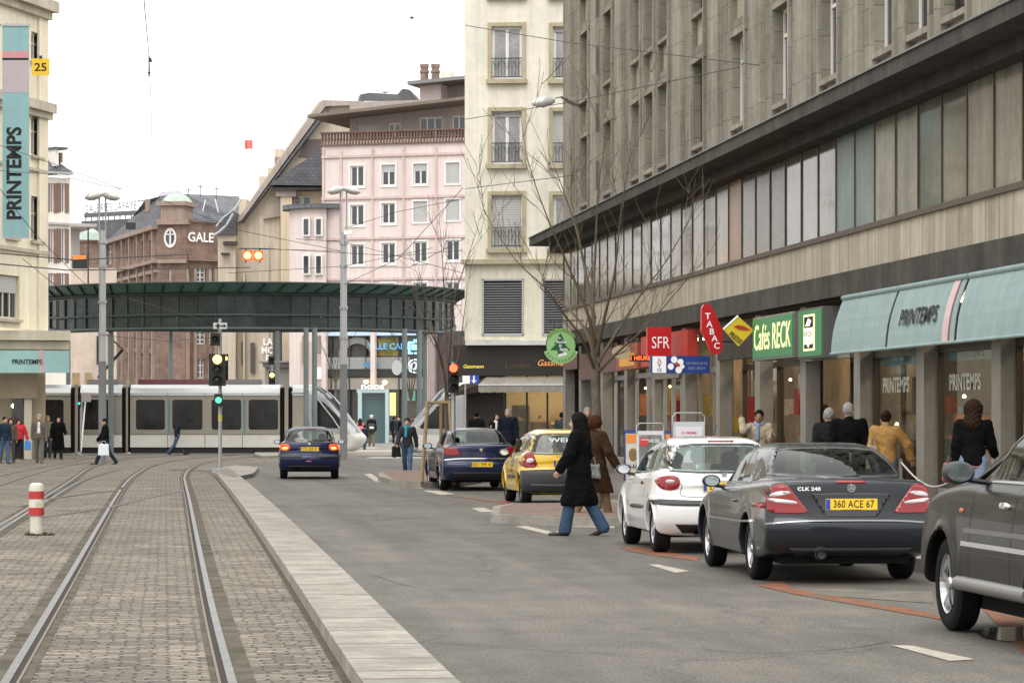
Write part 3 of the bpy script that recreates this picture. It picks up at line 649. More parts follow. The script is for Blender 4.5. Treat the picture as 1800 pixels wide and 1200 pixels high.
fc = facing(62.4); M_BLUE = mat('blue_sign', (.02,.05,.22), .35, var=.05, scale=2, emis=(.02,.05,.25), es=.1)
def cyl_sign(x0, x1, yc, r, m, name, par, col=None):
    (u0, z), (u1, _) = fc.px(x0, yc), fc.px(x1, yc); b = MB(); b.tube([fc.at(u0, z, -.15), fc.at(u1, z, -.15)], r, 20); return b.build(name, m, par, world=True, smooth=True)
def sgn(x0, x1, y0, y1, d0, d1, m, name, par, fc):
    b = MB(); q = fc.pxr(x0, x1, y0, y1, d1); fc.box(b, *q, d0, d1); return b.build(name, m, par, world=True)
sgn(1144,1248,625,656,-.16,0, M_BLUE, 'case', lo, fc); sgn(1147,1171,626,655,.001,.008, M_LETW, 'white_panel', lo, fc)
for ch, y, c in (('L', 631, (.03,.08,.4)), ('O', 637.5, (.5,.02,.02)), ('T', 644, (.03,.08,.4)), ('O', 650.5, (.03,.08,.4))):
    u, z = fc.px(1159, y); text('lettering', ch, mat('loto_'+('red' if c[0] > .3 else 'blue'), c, .5), lo, fc.at(u, z, .012), (0, 0, 1) if False else RX, FD, .065, bold=.03, sx=1.3)
b = MB()
for x, y, r in ((1185,632,.075),(1196,636,.07),(1179,644,.07),(1193,650,.075),(1199,644,.05)):
    u, z = fc.px(x, y); b.prism([fc.at(u+r*math.cos(a*.5236)*.95, z+r*math.sin(a*.5236), .003) for a in range(12)], (0, -.006, 0))
b.build('flower_emblem', M_LETW, lo, world=True)
u, z = fc.px(1190, 640.5); b = MB(); b.prism([fc.at(u+.06*math.cos(a*.785), z+.035*math.sin(a*.785), .010) for a in range(8)], (0, -.004, 0)); b.build('flower_heart', mat('red_emblem', (.5,.05,.02), .5), lo, world=True)
for s_, y in (('FRANÇAISE', 638.5), ('DES JEUX', 647)):
    u, z = fc.px(1225, y); text('lettering', s_, mat('grey_letters', (.40,.42,.5), .5), lo, fc.at(u, z, .008), RX, FD, .05, bold=.004, sx=1.1, space=1.2)
hr = thing('clock_service_sign', 'small red glowing LED sign reading 1 HEURE', 'sign', (10.6, 69, 2.9))
fc = facing(69.5); sgn(1108,1142,624,635,-.08,0, M_BLACK, 'case', hr, fc); u, z = fc.px(1125, 629.5); text('lettering', '1 HEURE', glow('red_led', (1,.12,.02), 3.0), hr, fc.at(u, z, .006), RX, FD, .095, bold=.01, sx=.95)
b = MB(); b.tube([fc.at(*fc.px(1141, 629), -.04), (LX, 69.54, 3.0)], .012, 6); b.build('bracket', M_DKMET, hr, world=True)
gs = thing('photo_shop_sign', 'small red and yellow wall sign beside the red phone shop sign', 'sign', (11.7, 74.5, 3.2))
b = MB(); b.box(11.7, 11.98, 72.9, 76.4, 2.9, 3.55); b.build('board', mat('dull_red_board', (.30,.06,.03), .5, var=.2, scale=2), gs, world=True)
b = MB(); b.box(11.69, 11.698, 73.4, 75.8, 2.98, 3.3); b.build('yellow_panel', mat('amber_panel', (.55,.27,.03), .5, emis=(.8,.3,.03), es=.2), gs, world=True)
ov_ = thing('oval_shop_sign', 'cream oval sign hanging between the tree and the red signs', 'sign', (10.7, 73.5, 3.1))
fc = facing(74.0); u, z = fc.px(1094, 619); b = MB(); b.prism([fc.at(u+.25*math.cos(a*.349), z+.17*math.sin(a*.349)) for a in range(18)], (0, .1, 0)); b.build('panel', mat('cream_sign', (.45,.43,.30), .5, var=.1, scale=3), ov_, world=True)
b = MB(); b.tube([fc.at(u, z+.16, -.05), fc.at(u, z+.3, -.05), (LX, 74.05, z+.3)], .014, 6); b.build('bracket', M_DKMET, ov_, world=True)
# ---- round restaurant sign on a wrought-iron bracket
rs = thing('restaurant_sign', 'round green restaurant sign with a fir tree hanging from an iron bracket', 'sign', (11, 86, 3.6))
fc = facing(84.5); u, z = fc.px(986, 607); R_ = .42
def disc(u, z, r, d0, d1, n=28, sx=1): return [fc.at(u+r*sx*math.cos(a*6.2832/n), z+r*math.sin(a*6.2832/n), d0) for a in range(n)]
b = MB(); b.prism(disc(u, z, R_+.02, 0, 0), (0, .06, 0)); b.build('rim', M_INK, rs, world=True)
b = MB(); b.prism(disc(u, z, R_, .003, 0), (0, -.004, 0)); b.build('face', mat('light_green_face', (.30,.52,.22), .5, emis=(.3,.55,.2), es=.15), rs, world=True)
tr_ = [(0, .36), (.10, .2), (.07, .2), (.18, .04), (.12, .04), (.30, -.14), (.08, -.14), (.08, -.30), (-.08, -.30), (-.08, -.14), (-.30, -.14), (-.12, .04), (-.18, .04), (-.07, .2), (-.10, .2)]
b = MB(); b.poly([fc.at(u-.02+a, z+c, .012) for a, c in tr_]); b.build('fir_emblem', mat('fir_green', (.01,.13,.05), .5), rs, world=True)
for s_, dz, sz, dx in (('Au', .22, .07, -.05), ('Rocher', .10, .09, .02), ('du', 0, .08, -.02), ('Sapin', -.11, .10, .08)):
    text('lettering', s_, M_LETW, rs, fc.at(u+dx, z+dz, .016), RX, FD, sz, bold=.02, sx=.8)
b = MB()
for k in range(5): a = -.9+k*.14; b.prism([fc.at(u+.06+q[0]+k*.05-.12, z-.29+q[1]+.012*k, .018) for q in ((-.03, -.04), (.03, -.04), (.025, .04), (-.01, .05))], (0, -.003, 0))
b.build('stones_emblem', M_LETW, rs, world=True)
arc = MB(); n = 16
for k in range(n):
    a0 = rad(200+k*140/n); a1 = rad(200+(k+1)*140/n); q = [fc.at(u+r*math.cos(a), z+r*math.sin(a), .02) for r, a in ((.38, a0), (.53, a0), (.53, a1), (.38, a1))]; arc.prism(q, (0, -.006, 0))
arc.build('lower_scroll', mat('light_green_face', (.3,.5,.2)), rs, world=True)
for k, ch in enumerate('RESTAURANT'):
    a = rad(212+k*116/9); text('lettering', ch, mat('fir_green', (.01,.13,.05)), rs, fc.at(u+.455*math.cos(a), z+.455*math.sin(a), .030), (-math.sin(a), 0, math.cos(a)), FD, .085, bold=.01)
arc = MB()
for k in range(n):
    a0 = rad(30+k*120/n); a1 = rad(30+(k+1)*120/n); q = [fc.at(u+r*math.cos(a), z+r*math.sin(a), .02) for r, a in ((.40, a0), (.50, a0), (.50, a1), (.40, a1))]; arc.prism(q, (0, -.006, 0))
arc.build('upper_garland', mat('leaf_garland', (.22,.40,.12), .6, var=.3, scale=12), rs, world=True)
b = MB(); zt = z+.72; b.tube([fc.at(u-.35, zt), fc.at(u+.50, zt), Vector((LX, 84.5, zt))], .018, 6); b.tube([fc.at(u-.3, zt), fc.at(u-.3, zt-.15)], .012, 6)
for s in (-.18, .18): b.tube([fc.at(u+s, zt), fc.at(u+s, z+R_)], .012, 6)
b.tube([fc.at(u+.5, zt-.4), fc.at(u+.3, zt-.25), fc.at(u+.1, zt-.05), fc.at(u-.05, zt-.2), fc.at(u+.1, zt-.26)], .014, 6); b.build('bracket', M_DKMET, rs, world=True)
# ================================================================ cream corner building with the clothes shop
M_CREAM = mat('cream_render', (.80,.76,.66), .85, var=.10, scale=.5, bump=.25, bscale=35, streak=.16, dirt=((.66,.60,.47), .5, .58))
M_CREAMT = mat('ochre_window_surround', (.46,.41,.28), .8, var=.15, scale=1.5, streak=.2)
M_BASE = mat('yellowish_render', (.72,.69,.57), .85, var=.10, scale=.8, bump=.25, bscale=35, streak=.2)
ZC = 101.0
A = P(817, 600, ZC); B = P(1120, 600, ZC-.6)
FC = Fac(A, B)
corner = thing('corner_building', 'tall cream rendered corner building with railed windows above a clothes shop', 'building', (A.x, A.y, 0))
cols = [(864, 918), (972, 1022)]; rows = [(-45, 0+16-40), (47, 139), (196, 288), (343, 436)]
rows = [(47, 139), (196, 288), (343, 436)]
hs_ = []
for x0, x1 in cols:
    for y0, y1 in rows: hs_.append(FC.pxr(x0, x1, y0, y1))
    a = FC.pxr(x0, x1, 47, 139); hs_.append((a[0], a[1], a[2]+2.87, a[3]+2.87))
lv = [FC.pxr(847, 921, 490, 590), FC.pxr(953, 1010, 490, 590)]
uE = FC.px(1100, 0)[0]; zc = FC.px(0, 466)[1]
b = MB(); FC.wall(b, 0, uE, zc, 21, hs_, rev=.22)
q0 = FC.at(0, 0); q1 = q0+Vector((1.6, 12, 0)); b.quad((q0.x, q0.y, 0), (q1.x, q1.y, 0), (q1.x, q1.y, 21), (q0.x, q0.y, 21)); q2 = FC.at(uE, 0)
b.quad((q2.x, q2.y, 0), (q2.x, q2.y+12, 0), (q2.x, q2.y+12, 21), (q2.x, q2.y, 21))
b.build('upper_wall', M_CREAM, corner, world=True)
zs = FC.px(0, 600)[1]
b = MB(); FC.wall(b, 0, uE, zs, zc-.05, lv, rev=.25, d=.02); b.build('lower_wall', M_BASE, corner, world=True)
b = MB(); FC.box(b, -.12, uE, zc-.06, zc+.10, -.1, .22); b.build('cornice', M_CREAMT, corner, world=True)
b = MB(); FC.box(b, 0, uE, 20.9, 21.2, -12, .3); b.build('roof', M_SLATE, corner, world=True)
M_BLIND2 = mat('shutter_blind', (.50,.495,.49), .7, brick=(9, .085, .014, .02), axes='xz', mortar=(.33,.33,.32))
for i, h in enumerate(hs_):
    closed = i in (2, 5+0)
    blind = {2: .78, 5: 0, 1: 0, 0: 0}.get(i, 0); blind = .78 if i == 2 else (.78 if i == 5 else 0)
    fr = FC.window(corner, h, M_WFRAME, M_GLASSM, d=-.12, fw=.10, mull=1, blind=1 if i in (2, 5) else (.1 if i % 3 else None), bm=M_BLIND2)
    s = MB(); a, c_, z0, z1 = h
    for (u0, u1, w0, w1) in ((a-.13, a, z0-.02, z1+.13), (c_, c_+.13, z0-.02, z1+.13), (a, c_, z1, z1+.13)): FC.box(s, u0, u1, w0, w1, .001, .06)
    FC.box(s, a-.17, c_+.17, z0-.16, z0-.02, .001, .2); s.build('surround', M_CREAMT, corner, world=True)
    r = MB(); rt = z0+.72
    FC.box(r, a, c_, rt-.03, rt, .02, .05); FC.box(r, a, c_, z0+.06, z0+.09, .02, .05)
    n = 9
    for k in range(n+1):
        u = a+(c_-a)*k/n; FC.box(r, u-.009, u+.009, z0+.09, rt-.03, .03, .045)
    for k in range(3):
        u = a+(c_-a)*(k+.5)/3; r.tube([FC.at(u-.13, z0+.62, .037), FC.at(u, z0+.35, .037), FC.at(u+.13, z0+.62, .037)], .010, 4)
    r.build('railing', M_DKMET, corner, world=True)
for h in lv:
    f = MB(); a, c_, z0, z1 = h
    for q in ((a, a+.07, z0, z1), (c_-.07, c_, z0, z1), (a, c_, z0, z0+.07), (a, c_, z1-.07, z1)): FC.box(f, *q, -.02, .05)
    k = 0; z = z0+.1
    while z < z1-.1:
        f.prism([FC.at(a+.07, z, -.10), FC.at(c_-.07, z, -.10), FC.at(c_-.07, z-.035, .02), FC.at(a+.07, z-.035, .02)], (0, 0, .012)); z += .085
    lo_ = f.build('louvre', mat('louvre_metal', (.40,.41,.42), .5, .3), corner, world=True)
    g = MB(); g.quad(FC.at(a, z0, -.15), FC.at(c_, z0, -.15), FC.at(c_, z1, -.15), FC.at(a, z1, -.15)); g.build('duct_opening', M_DKMET, lo_, world=True)
# shop: dark fascia, glowing letters, lit window
M_SHOPD = mat('dark_brown_fascia', (.022,.017,.013), .5, var=.3, scale=1.2)
sx0 = FC.px(800, 0)[0]
b = MB(); b.box
q = FC.pxr(818, 1010, 598, 606, .8); FC.box(b, q[0], uE, q[2], q[3], -.1, .8); b.build('shop_ledge', mat('white_ledge', (.62,.62,.60), .6, var=.2, scale=2, dirt=((.2,.2,.19), 1.5, .6)), corner, world=True)
q = FC.pxr(818, 1010, 606, 660, .5); b = MB(); FC.box(b, -.35, uE, q[2], q[3]-.003, -.3, .45); b.build('shop_fascia', M_SHOPD, corner, world=True)
u, z = FC.px(908, 642, .46); text('lettering', 'Lucien', mat('dim_gold_letters', (.12,.08,.04), .4, .3), corner, FC.at(u, z, .47), FC.u, FC.n, .20, bold=-.003, shear=.3, sx=1.15)
u, z = FC.px(956, 638, .46); text('lettering', 'Gassmann', glow('lit_copper_letters', (.95,.38,.12), 1.0), corner, FC.at(u+.35, z, .47), FC.u, FC.n, .20, bold=-.003, shear=.3)
u, z = FC.px(832, 644, .46); text('lettering', 'Gassmann', glow('lit_yellow_letters', (.95,.75,.08), 1.1), corner, FC.at(u, z, .47), FC.u, FC.n, .12, bold=.008, shear=.2)
zsill = FC.px(0, 662)[1]; zf = 0.14
# interior box of the shop
M_WARMW = mat('warm_shop_wall', (.72,.58,.34), .8, var=.08, scale=1)
ui0, ui1 = FC.px(886, 0)[0], FC.px(1006, 0)[0]
b = MB(); FC.box(b, ui0-1.5, ui1+.1, .14, zsill+.3, -2.6, -2.5); b.build('shop_back_wall', M_WARMW, corner, world=True)
b = MB(); FC.box(b, ui1+.02, uE, .1, zsill+.5, -2.6, .1); b.build('shop_pier', M_PIER, corner, world=True)
b = MB(); FC.box(b, 0, ui0-.02, .1, zsill+.5, -.5, 0); b.build('dark_shop_front', M_SHOPD, corner, world=True)
b = MB(); FC.box(b, 0, uE, 0, .14, -3, .3); b.build('shop_floor', M_PAVE, corner, world=True)
M_CEIL = glow('shop_ceiling_light', (1.0,.74,.40), 16)
for k in range(3):
    b = MB(); uu = ui0+.5+k*.85; FC.box(b, uu-.12, uu+.12, zsill+.05, zsill+.09, -1.6, -.6); b.build('ceiling_lamp', M_CEIL, corner, world=True)
f = MB()
for x in (888, 926, 962, 1005):
    u = FC.px(x, 0)[0]; FC.box(f, u-.03, u+.03, .14, zsill+.3, -.1, 0)
fr = f.build('shop_window_frame', M_DKMET, corner, world=True)
g = MB(); g.quad(FC.at(ui0, .14, -.05), FC.at(ui1, .14, -.05), FC.at(ui1, zsill+.3, -.05), FC.at(ui0, zsill+.3, -.05)); g.build('pane', M_TGLASS, fr, world=True)
def coat_form(u, h, m, w=.28, z0=.55, d=-.9):
    b = MB(); c = FC.at(u, 0, d); b.lathe([(w*1.05, z0), (w*.95, z0+.5), (w*.72, z0+.8*h), (w*.9, z0+.93*h), (w*.35, z0+h*1.02), (.05, z0+h*1.05), (.05, z0+h*1.14), (0.0, z0+h*1.15)], c, n=14)
    b.tube([FC.at(u-w*.8, z0+h*.92, d), FC.at(u-w*1.15, z0+h*.55, d+.05), FC.at(u-w*1.1, z0+h*.3, d+.1)], [.08, .06, .05], 8)
    b.tube([FC.at(u+w*.8, z0+h*.92, d), FC.at(u+w*1.15, z0+h*.55, d+.05), FC.at(u+w*1.1, z0+h*.3, d+.1)], [.08, .06, .05], 8)
    b.tube([FC.at(u, .14, d), FC.at(u, z0+.1, d)], .03, 6); b.build('mannequin', m, corner, world=True, smooth=True)
coat_form(FC.px(944, 0)[0], 1.05, mat('ochre_coat', (.34,.22,.10), .9, var=.15, scale=8), .33)
coat_form(FC.px(973, 0)[0], .95, mat('pale_pink_coat', (.62,.42,.30), .9, var=.1, scale=8), .26)
coat_form(FC.px(990, 0)[0], .95, mat('tan_coat', (.50,.32,.18), .9, var=.1, scale=8), .22, d=-1.2)
coat_form(FC.px(906, 0)[0], 1.1, mat('olive_coat', (.16,.13,.06), .9, var=.1, scale=8), .30)
b = MB()
for k in range(9):
    u = FC.px(892+k*3.3, 0)[0]; FC.box(b, u-.03, u+.03, 1.2+.1*(k % 3), 2.1, -2.2, -1.7)
b.build('clothes_rail', mat('dark_garments', (.12,.09,.04), .9, var=.4, scale=6), corner, world=True)
b = MB(); u = FC.px(998, 0)[0]; FC.box(b, u-.14, u+.16, .14, zsill+.25, -1.3, -1.25); b.build('shop_curtain', mat('amber_curtain', (.60,.36,.09), .8, streak=.2, var=.1, scale=3), corner, world=True)
# retracted canvas awning over the shop window, and a side flap round the corner
aw = thing('canvas_awning', 'grey-brown canvas awning with scalloped edge over the clothes shop window', 'awning', tuple(FC.at(2, 3.0)))
M_CANV = mat('grey_canvas', (.30,.28,.24), .9, var=.15, scale=2, streak=.2); M_CANVD = mat('striped_dark_canvas', (.055,.045,.035), .9, var=.5, scale=3)
ua, ub = FC.px(852, 0)[0], FC.px(1006, 0)[0]
zt, zm = FC.px(0, 664, .5)[1], FC.px(0, 677, 1.0)[1]
b = MB(); b.quad(FC.at(ua+.1, zt, .46), FC.at(ub, zt, .46), FC.at(ub, zm, 1.05), FC.at(ua-.1, zm, 1.05)); b.build('canvas', M_CANV, aw, world=True)
b = MB(); n = 40
for k in range(n):
    u0 = ua-.1+(ub-ua+.1)*k/n; u1 = ua-.1+(ub-ua+.1)*(k+1)/n; dz0 = .24+.03*abs(math.sin(k*.9)); dz1 = .24+.03*abs(math.sin((k+1)*.9))
    b.quad(FC.at(u0, zm, 1.05), FC.at(u1, zm, 1.05), FC.at(u1, zm-dz1, 1.06), FC.at(u0, zm-dz0, 1.06))
b.build('valance', M_CANV, aw, world=True)
b = MB(); b.quad(FC.at(ua+.1, zt, .44), FC.at(ua-.1, zm, 1.05), FC.at(ua-1.15, zm-.40, 1.5), FC.at(ua-.9, zt-.25, -.6)); b.quad(FC.at(ua-.1, zm, 1.05), FC.at(ua-.12, zm-.25, 1.05), FC.at(ua-1.15, zm-.44, 1.5), FC.at(ua-1.15, zm-.40, 1.5)); b.build('side_canvas', M_CANVD, aw, world=True)
b = MB(); b.tube([FC.at(ua-.1, zm-.01, 1.04), FC.at(ub, zm-.01, 1.04)], .03, 8); b.build('front_bar', M_STEEL, aw, world=True)
# parking sign with white arrow on blue beside the shop
ps = thing('blue_arrow_sign', 'small blue and white direction sign with an arrow under the clothes shop fascia', 'sign', tuple(P(828, 667, 99)))
fp = Fac(P(800, 600, 99), P(860, 600, 99))
sgn(813,826,660,674,-.05,0, M_LETW, 'white_panel', ps, fp); sgn(826,842,659,674,-.05,.004, mat('road_sign_blue', (.02,.08,.40), .4), 'panel', ps, fp)
b = MB(); u, z = fp.px(833, 667); fp.box(b, u-.025, u+.025, z-.02, z+.13, .005, .012); b.prism([fp.at(u-.09, z-.02, .005), fp.at(u+.09, z-.02, .005), fp.at(u, z-.13, .005)], tuple(fp.n*.007)); b.build('arrow_emblem', M_LETW, ps, world=True)
b = MB(); b.tube([tuple(fp.at(*fp.px(818, 674), -.03)), tuple(fp.at(fp.px(818, 674)[0], 0, -.03))], .03, 8); b.build('pole', M_STEEL, ps, world=True)

# ================================================================ pink apartment block
M_PINKW = mat('pink_render', (.72,.615,.59), .85, var=.05, scale=.4, streak=.10, bump=.15, bscale=20)
M_PINKB = mat('pink_band', (.62,.48,.455), .85, var=.08, scale=.6, streak=.15)
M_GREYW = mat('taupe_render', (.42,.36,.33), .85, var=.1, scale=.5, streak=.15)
ZP = 215.0
FP = Fac(P(566, 600, ZP+2), P(900, 600, ZP-2.5))
pink = thing('pink_apartment_block', 'pink apartment block with white framed windows and a recessed top storey', 'building', tuple(Vector((FP.O.x, FP.O.y, 0))))
cx = [616, 671, 727, 784]; rws = [(289, 325, 283.5, 274), (359, 396, 350, 348), (427, 466, 422, 419), (497, 535, 496, 490)]
hs2 = []
for i, x in enumerate(cx):
    for j, y0 in enumerate((290, 359.5, 429, 498)):
        yy = y0+(-1.9*i if j == 0 else (-3.2*i if j == 1 else (-2.6*i if j == 2 else -1.0*i)))+(3 if j == 0 else 2)
        hs2.append(FP.pxr(x, x+24, yy-1, yy+35))
u1 = FP.px(860, 0)[0]; ztop = FP.px(700, 245)[1]
z_g = FP.px(700, 583)[1]
b = MB(); FP.wall(b, 0, u1, z_g, ztop, hs2, rev=.2)
L_ = FP.at(0, 0); b.quad((L_.x, L_.y, 0), (L_.x+1.5, L_.y+12, 0), (L_.x+1.5, L_.y+12, ztop), (L_.x, L_.y, ztop)); b.build('wall', M_PINKW, pink, world=True)
for k, h in enumerate(hs2):
    fr = FP.window(pink, h, M_WFRAME, M_GLASS, d=-.08, fw=.10, mull=1, blind=(1 if k in (12, 9, 13) else (.35 if k in (4, 8) else None)), bm=M_BLIND2)
    s = MB(); a, c_, z0, z1 = h
    for q in ((a-.13, a, z0-.13, z1+.13), (c_, c_+.13, z0-.13, z1+.13), (a, c_, z1, z1+.13), (a, c_, z0-.13, z0)): FP.box(s, *q, .001, .07)
    s.build('surround', M_WFRAME, fr, world=True)
b = MB()
for x in (569, 600, 655, 710, 767): u = FP.px(x, 0)[0]; FP.box(b, u-.09, u+.09, z_g, ztop-.6, .001, .10)
for y in (273, 347, 418, 490): z = FP.px(700, y)[1]; FP.box(b, 0, u1, z-.08, z+.10, .002, .14)
b.build('wall_bands', M_PINKB, pink, world=True)
# perforated parapet
par = MB(); zp0, zp1 = FP.px(700, 251)[1], FP.px(700, 232)[1]
FP.box(par, -.1, u1, zp0-.1, zp0, -.2, .2); FP.box(par, -.1, u1, zp1, zp1+.12, -.2, .2); FP.box(par, -.1, u1, (zp0+zp1)/2-.04, (zp0+zp1)/2+.04, -.12, .1)
k = 0; u = 0
while u < u1: FP.box(par, u, u+.10, zp0, zp1, -.1, .12); u += .24
par.build('parapet', mat('brown_brick_lattice', (.19,.12,.10), .85, var=.2, scale=2), pink, world=True)
# recessed top storey with its overhanging slab roof
zq0, zq1 = zp0, FP.px(700, 186)[1]
hs3 = [FP.pxr(x0, x1, y0, 245, -2) for x0, x1, y0 in ((628, 664, 222), (683, 704, 217), (737, 778, 207), (795, 830, 204))]
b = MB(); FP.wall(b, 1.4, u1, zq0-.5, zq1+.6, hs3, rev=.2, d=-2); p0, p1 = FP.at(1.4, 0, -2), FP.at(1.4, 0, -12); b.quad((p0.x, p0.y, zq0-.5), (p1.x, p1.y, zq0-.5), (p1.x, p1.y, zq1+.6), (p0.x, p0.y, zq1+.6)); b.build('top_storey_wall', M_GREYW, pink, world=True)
for h in hs3: FP.window(pink, h, M_WFRAME, M_GLASS, d=-2.08, fw=.09, mull=1 if h[1]-h[0] < 1.2 else 2, blind=1 if h is hs3[0] else None, bm=M_BLIND2)
def slab(pix, d0, d1, m, name, th, fac=FP):
    """roof slab whose front edge runs along photo points"""
    pts = [fac.px(x, y, d1) for x, y in pix]; b = MB(); n = len(pts)
    b.prism([fac.at(pts[0][0], pts[0][1], d1), fac.at(pts[1][0], pts[1][1], d1), fac.at(pts[1][0], pts[1][1], d0), fac.at(pts[0][0], pts[0][1], d0)], (0, 0, th)); return b.build(name, m, pink, world=True)
slab([(540,207),(860,170)], -12, 1.2, mat('slab_brown', (.20,.165,.14), .8, var=.1, scale=1), 'slab_roof', .22)
b = MB(); zz0 = FP.px(700, 197)[1]; zz1 = FP.px(700, 145)[1]; qa = FP.pxr(738, 775, 146, 200, -3); qb = FP.pxr(775, 900, 146, 200, -3)
FP.box(b, *qa, -9, -3); b.build('penthouse_wall', M_PINKW, pink, world=True)
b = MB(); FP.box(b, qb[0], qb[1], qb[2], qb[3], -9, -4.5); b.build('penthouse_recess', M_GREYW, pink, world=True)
slab([(716,149),(900,131)], -10, -1.5, mat('slab_grey', (.24,.235,.235), .7, var=.1, scale=1), 'penthouse_roof', .25)
for x0, x1 in ((738, 754), (757, 774)):
    u, z = FP.px((x0+x1)/2, 137, -4); b = MB(); b.lathe([(.30, z-.4), (.30, z+.35), (.36, z+.36), (.36, z+.5), (.29, z+.52), (.29, z+.75), (.33, z+.76), (.33, z+1.0), (.2, z+1.0)], FP.at(u, 0, -4), n=16); b.build('chimney', mat('chimney_clay', (.24,.17,.14), .8, var=.3, scale=3), pink, world=True, smooth=True)
b = MB(); q = FP.pxr(776, 792, 126, 137, -4); FP.box(b, *q, -5, -4); b.build('chimney', M_CREAM, pink, world=True)
# black tarpaulin heap on the neighbouring flat roof
# rounded wing at the left end of the block
rw = MB(); c = FP.at(0, 0, -1.2); zr = FP.px(545, 368)[1]; zb_ = 0
R = 2.6; cw = P(556, 600, ZP+4)
nseg = 10; arcp = [cw+Vector((math.cos(rad(180+a*9))*R*1.0+.6, math.sin(rad(180+a*9))*R, 0)) for a in range(nseg+1)]
for i in range(nseg):
    a, d = arcp[i], arcp[i+1]; rw.quad((a.x, a.y, 0), (d.x, d.y, 0), (d.x, d.y, zr), (a.x, a.y, zr))
rw.build('rounded_wing', M_PINKW, pink, world=True, smooth=True)
b = MB(); b.prism([(cw.x+math.cos(rad(180+a*9))*(R+.5)+.6, cw.y+math.sin(rad(180+a*9))*(R+.5), zr) for a in range(-2, nseg+3)]+[(cw.x+3, cw.y+3, zr)], (0, 0, .35)); b.build('wing_roof', M_SLATE, pink, world=True)
for x in (534, 556):
    for y0, y1 in ((385, 412), (450, 480), (516, 540)):
        fw_ = Fac(P(520, 600, ZP+1.4), P(580, 600, ZP+1.1)); q = fw_.pxr(x, x+8, y0, y1); b = MB(); fw_.box(b, q[0]-.12, q[1]+.12, q[2]-.12, q[3]+.12, -.8, .02); w_ = b.build('window', M_WFRAME, pink, world=True)
        b = MB(); fw_.box(b, *q, -.3, .06); b.build('pane', M_GLASS, w_, world=True)
# ---------- glazed shop storeys under the pink block
fs = Fac(P(540, 600, ZP-1), P(900, 600, ZP-4.5))
def fbx(x0, x1, y0, y1, d0, d1, m, name, par=pink, f=fs):
    b = MB(); f.pxbox(b, x0, x1, y0, y1, d0, d1); return b.build(name, m, par, world=True)
fbx(566, 900, 583, 735+30, -3, 0, mat('dark_shop_glass', (.06,.065,.065), .12, spec=.8, var=.4, scale=.5), 'shop_glazing')
fbx(572, 732, 577, 589, 0, .5, mat('pale_blue_fascia', (.42,.52,.68), .5, emis=(.45,.6,.9), es=.3, var=.1, scale=1), 'shop_fascia')
fbx(572, 720, 628, 648, 0, .3, mat('grey_spandrel', (.30,.31,.31), .6, var=.1, scale=.6), 'spandrel')
fbx(570, 740, 650, 662, 0, .35, M_DKMET, 'transom')
fbx(572, 760, 664, 684, 0, .25, mat('taupe_panel', (.30,.285,.26), .7, var=.15, scale=.7), 'shop_panel')
for x in (652, 566, 745): fbx(x-1, x+7, 577, 780, .3, .8, M_PINKW, 'column')
fbx(752, 764, 575, 790, .3, 1.2, mat('mauve_stone', (.34,.28,.27), .8, var=.1, scale=1), 'column')
fbx(764, 900, 590, 790, 0, .6, mat('dark_brown_stone', (.10,.085,.08), .8, var=.2, scale=1), 'dark_return')  # return wall in one dark brown tone
fbx(664, 700, 594, 625, .05, .2, mat('olive_posters', (.20,.17,.06), .8, var=.5, scale=1.5), 'window_poster')
M_CYAN = glow('cyan_neon', (.35,.78,1.0), 1.6)
u, z = fs.px(688, 609, .4); text('neon_lettering', 'VILLE CARTE', glow('blue_lettering', (.15,.5,.9), .9), pink, fs.at(u, z, .45), fs.u, fs.n, .42, bold=.03, sx=1.0)
b = MB()
for q in ((717, 720, 600, 621), (717, 734, 619, 622), (717, 728, 600, 602.5)): fs.pxbox(b, *q, .4, .6)
fs.pxbox(b, 723, 733, 605, 615, .4, .6); fs.pxbox(b, 727, 733, 596, 602, .4, .6); b.build('neon_emblem', M_CYAN, pink, world=True)
u, z = fs.px(729, 642, .4); text('neon_lettering', '@', glow('white_neon', (.75,.92,1), 1.6), pink, fs.at(u, z, .5), fs.u, fs.n, .75, bold=.02)
u, z = fs.px(698, 646, .4); b = MB(); b.prism([fs.at(u+.40*math.cos(a*.5236), z+.55*math.sin(a*.5236), .4) for a in range(12)], tuple(fs.n*.05)); b.build('round_emblem', mat('pale_disc', (.45,.47,.48), .6), pink, world=True)
fbx(640, 665, 636, 646, .3, .36, mat('blue_stripe', (.12,.26,.42), .6), 'blue_panel')
# half-round arch on the glazing
b = MB(); u, z = fs.px(628, 628, .3)
for k in range(14):
    a0, a1 = math.pi*k/14, math.pi*(k+1)/14; b.prism([fs.at(u+r*math.cos(a), z+r*math.sin(a)*1.0, .2) for r, a in ((1.0, a0), (1.45, a0), (1.45, a1), (1.0, a1))], tuple(fs.n*.1))
b.build('arched_frame', mat('grey_arch', (.22,.22,.22), .6), pink, world=True)
for x in (581, 583+59, 700, 613): fbx(x, x+2, 590, 780, .05, .3, M_DKMET, 'mullion')
for x, y in ((644, 671), (677, 672)):
    u, z = fs.px(x, y, .8); b = MB(); b.lathe([(0, -.16), (.16, -.05), (.17, .08), (0, .16)], fs.at(u, z, .9), n=12); b.build('lamp', glow('warm_bulb', (1,.7,.3), 9), pink, world=True, smooth=True)
fbx(685, 695, 690, 730, .4, .5, glow('lime_light', (.85,.9,.3), 1.2), 'lit_panel')
fbx(716, 730, 686, 704, .4, .5, mat('green_screen', (.12,.35,.30), .5), 'green_panel')
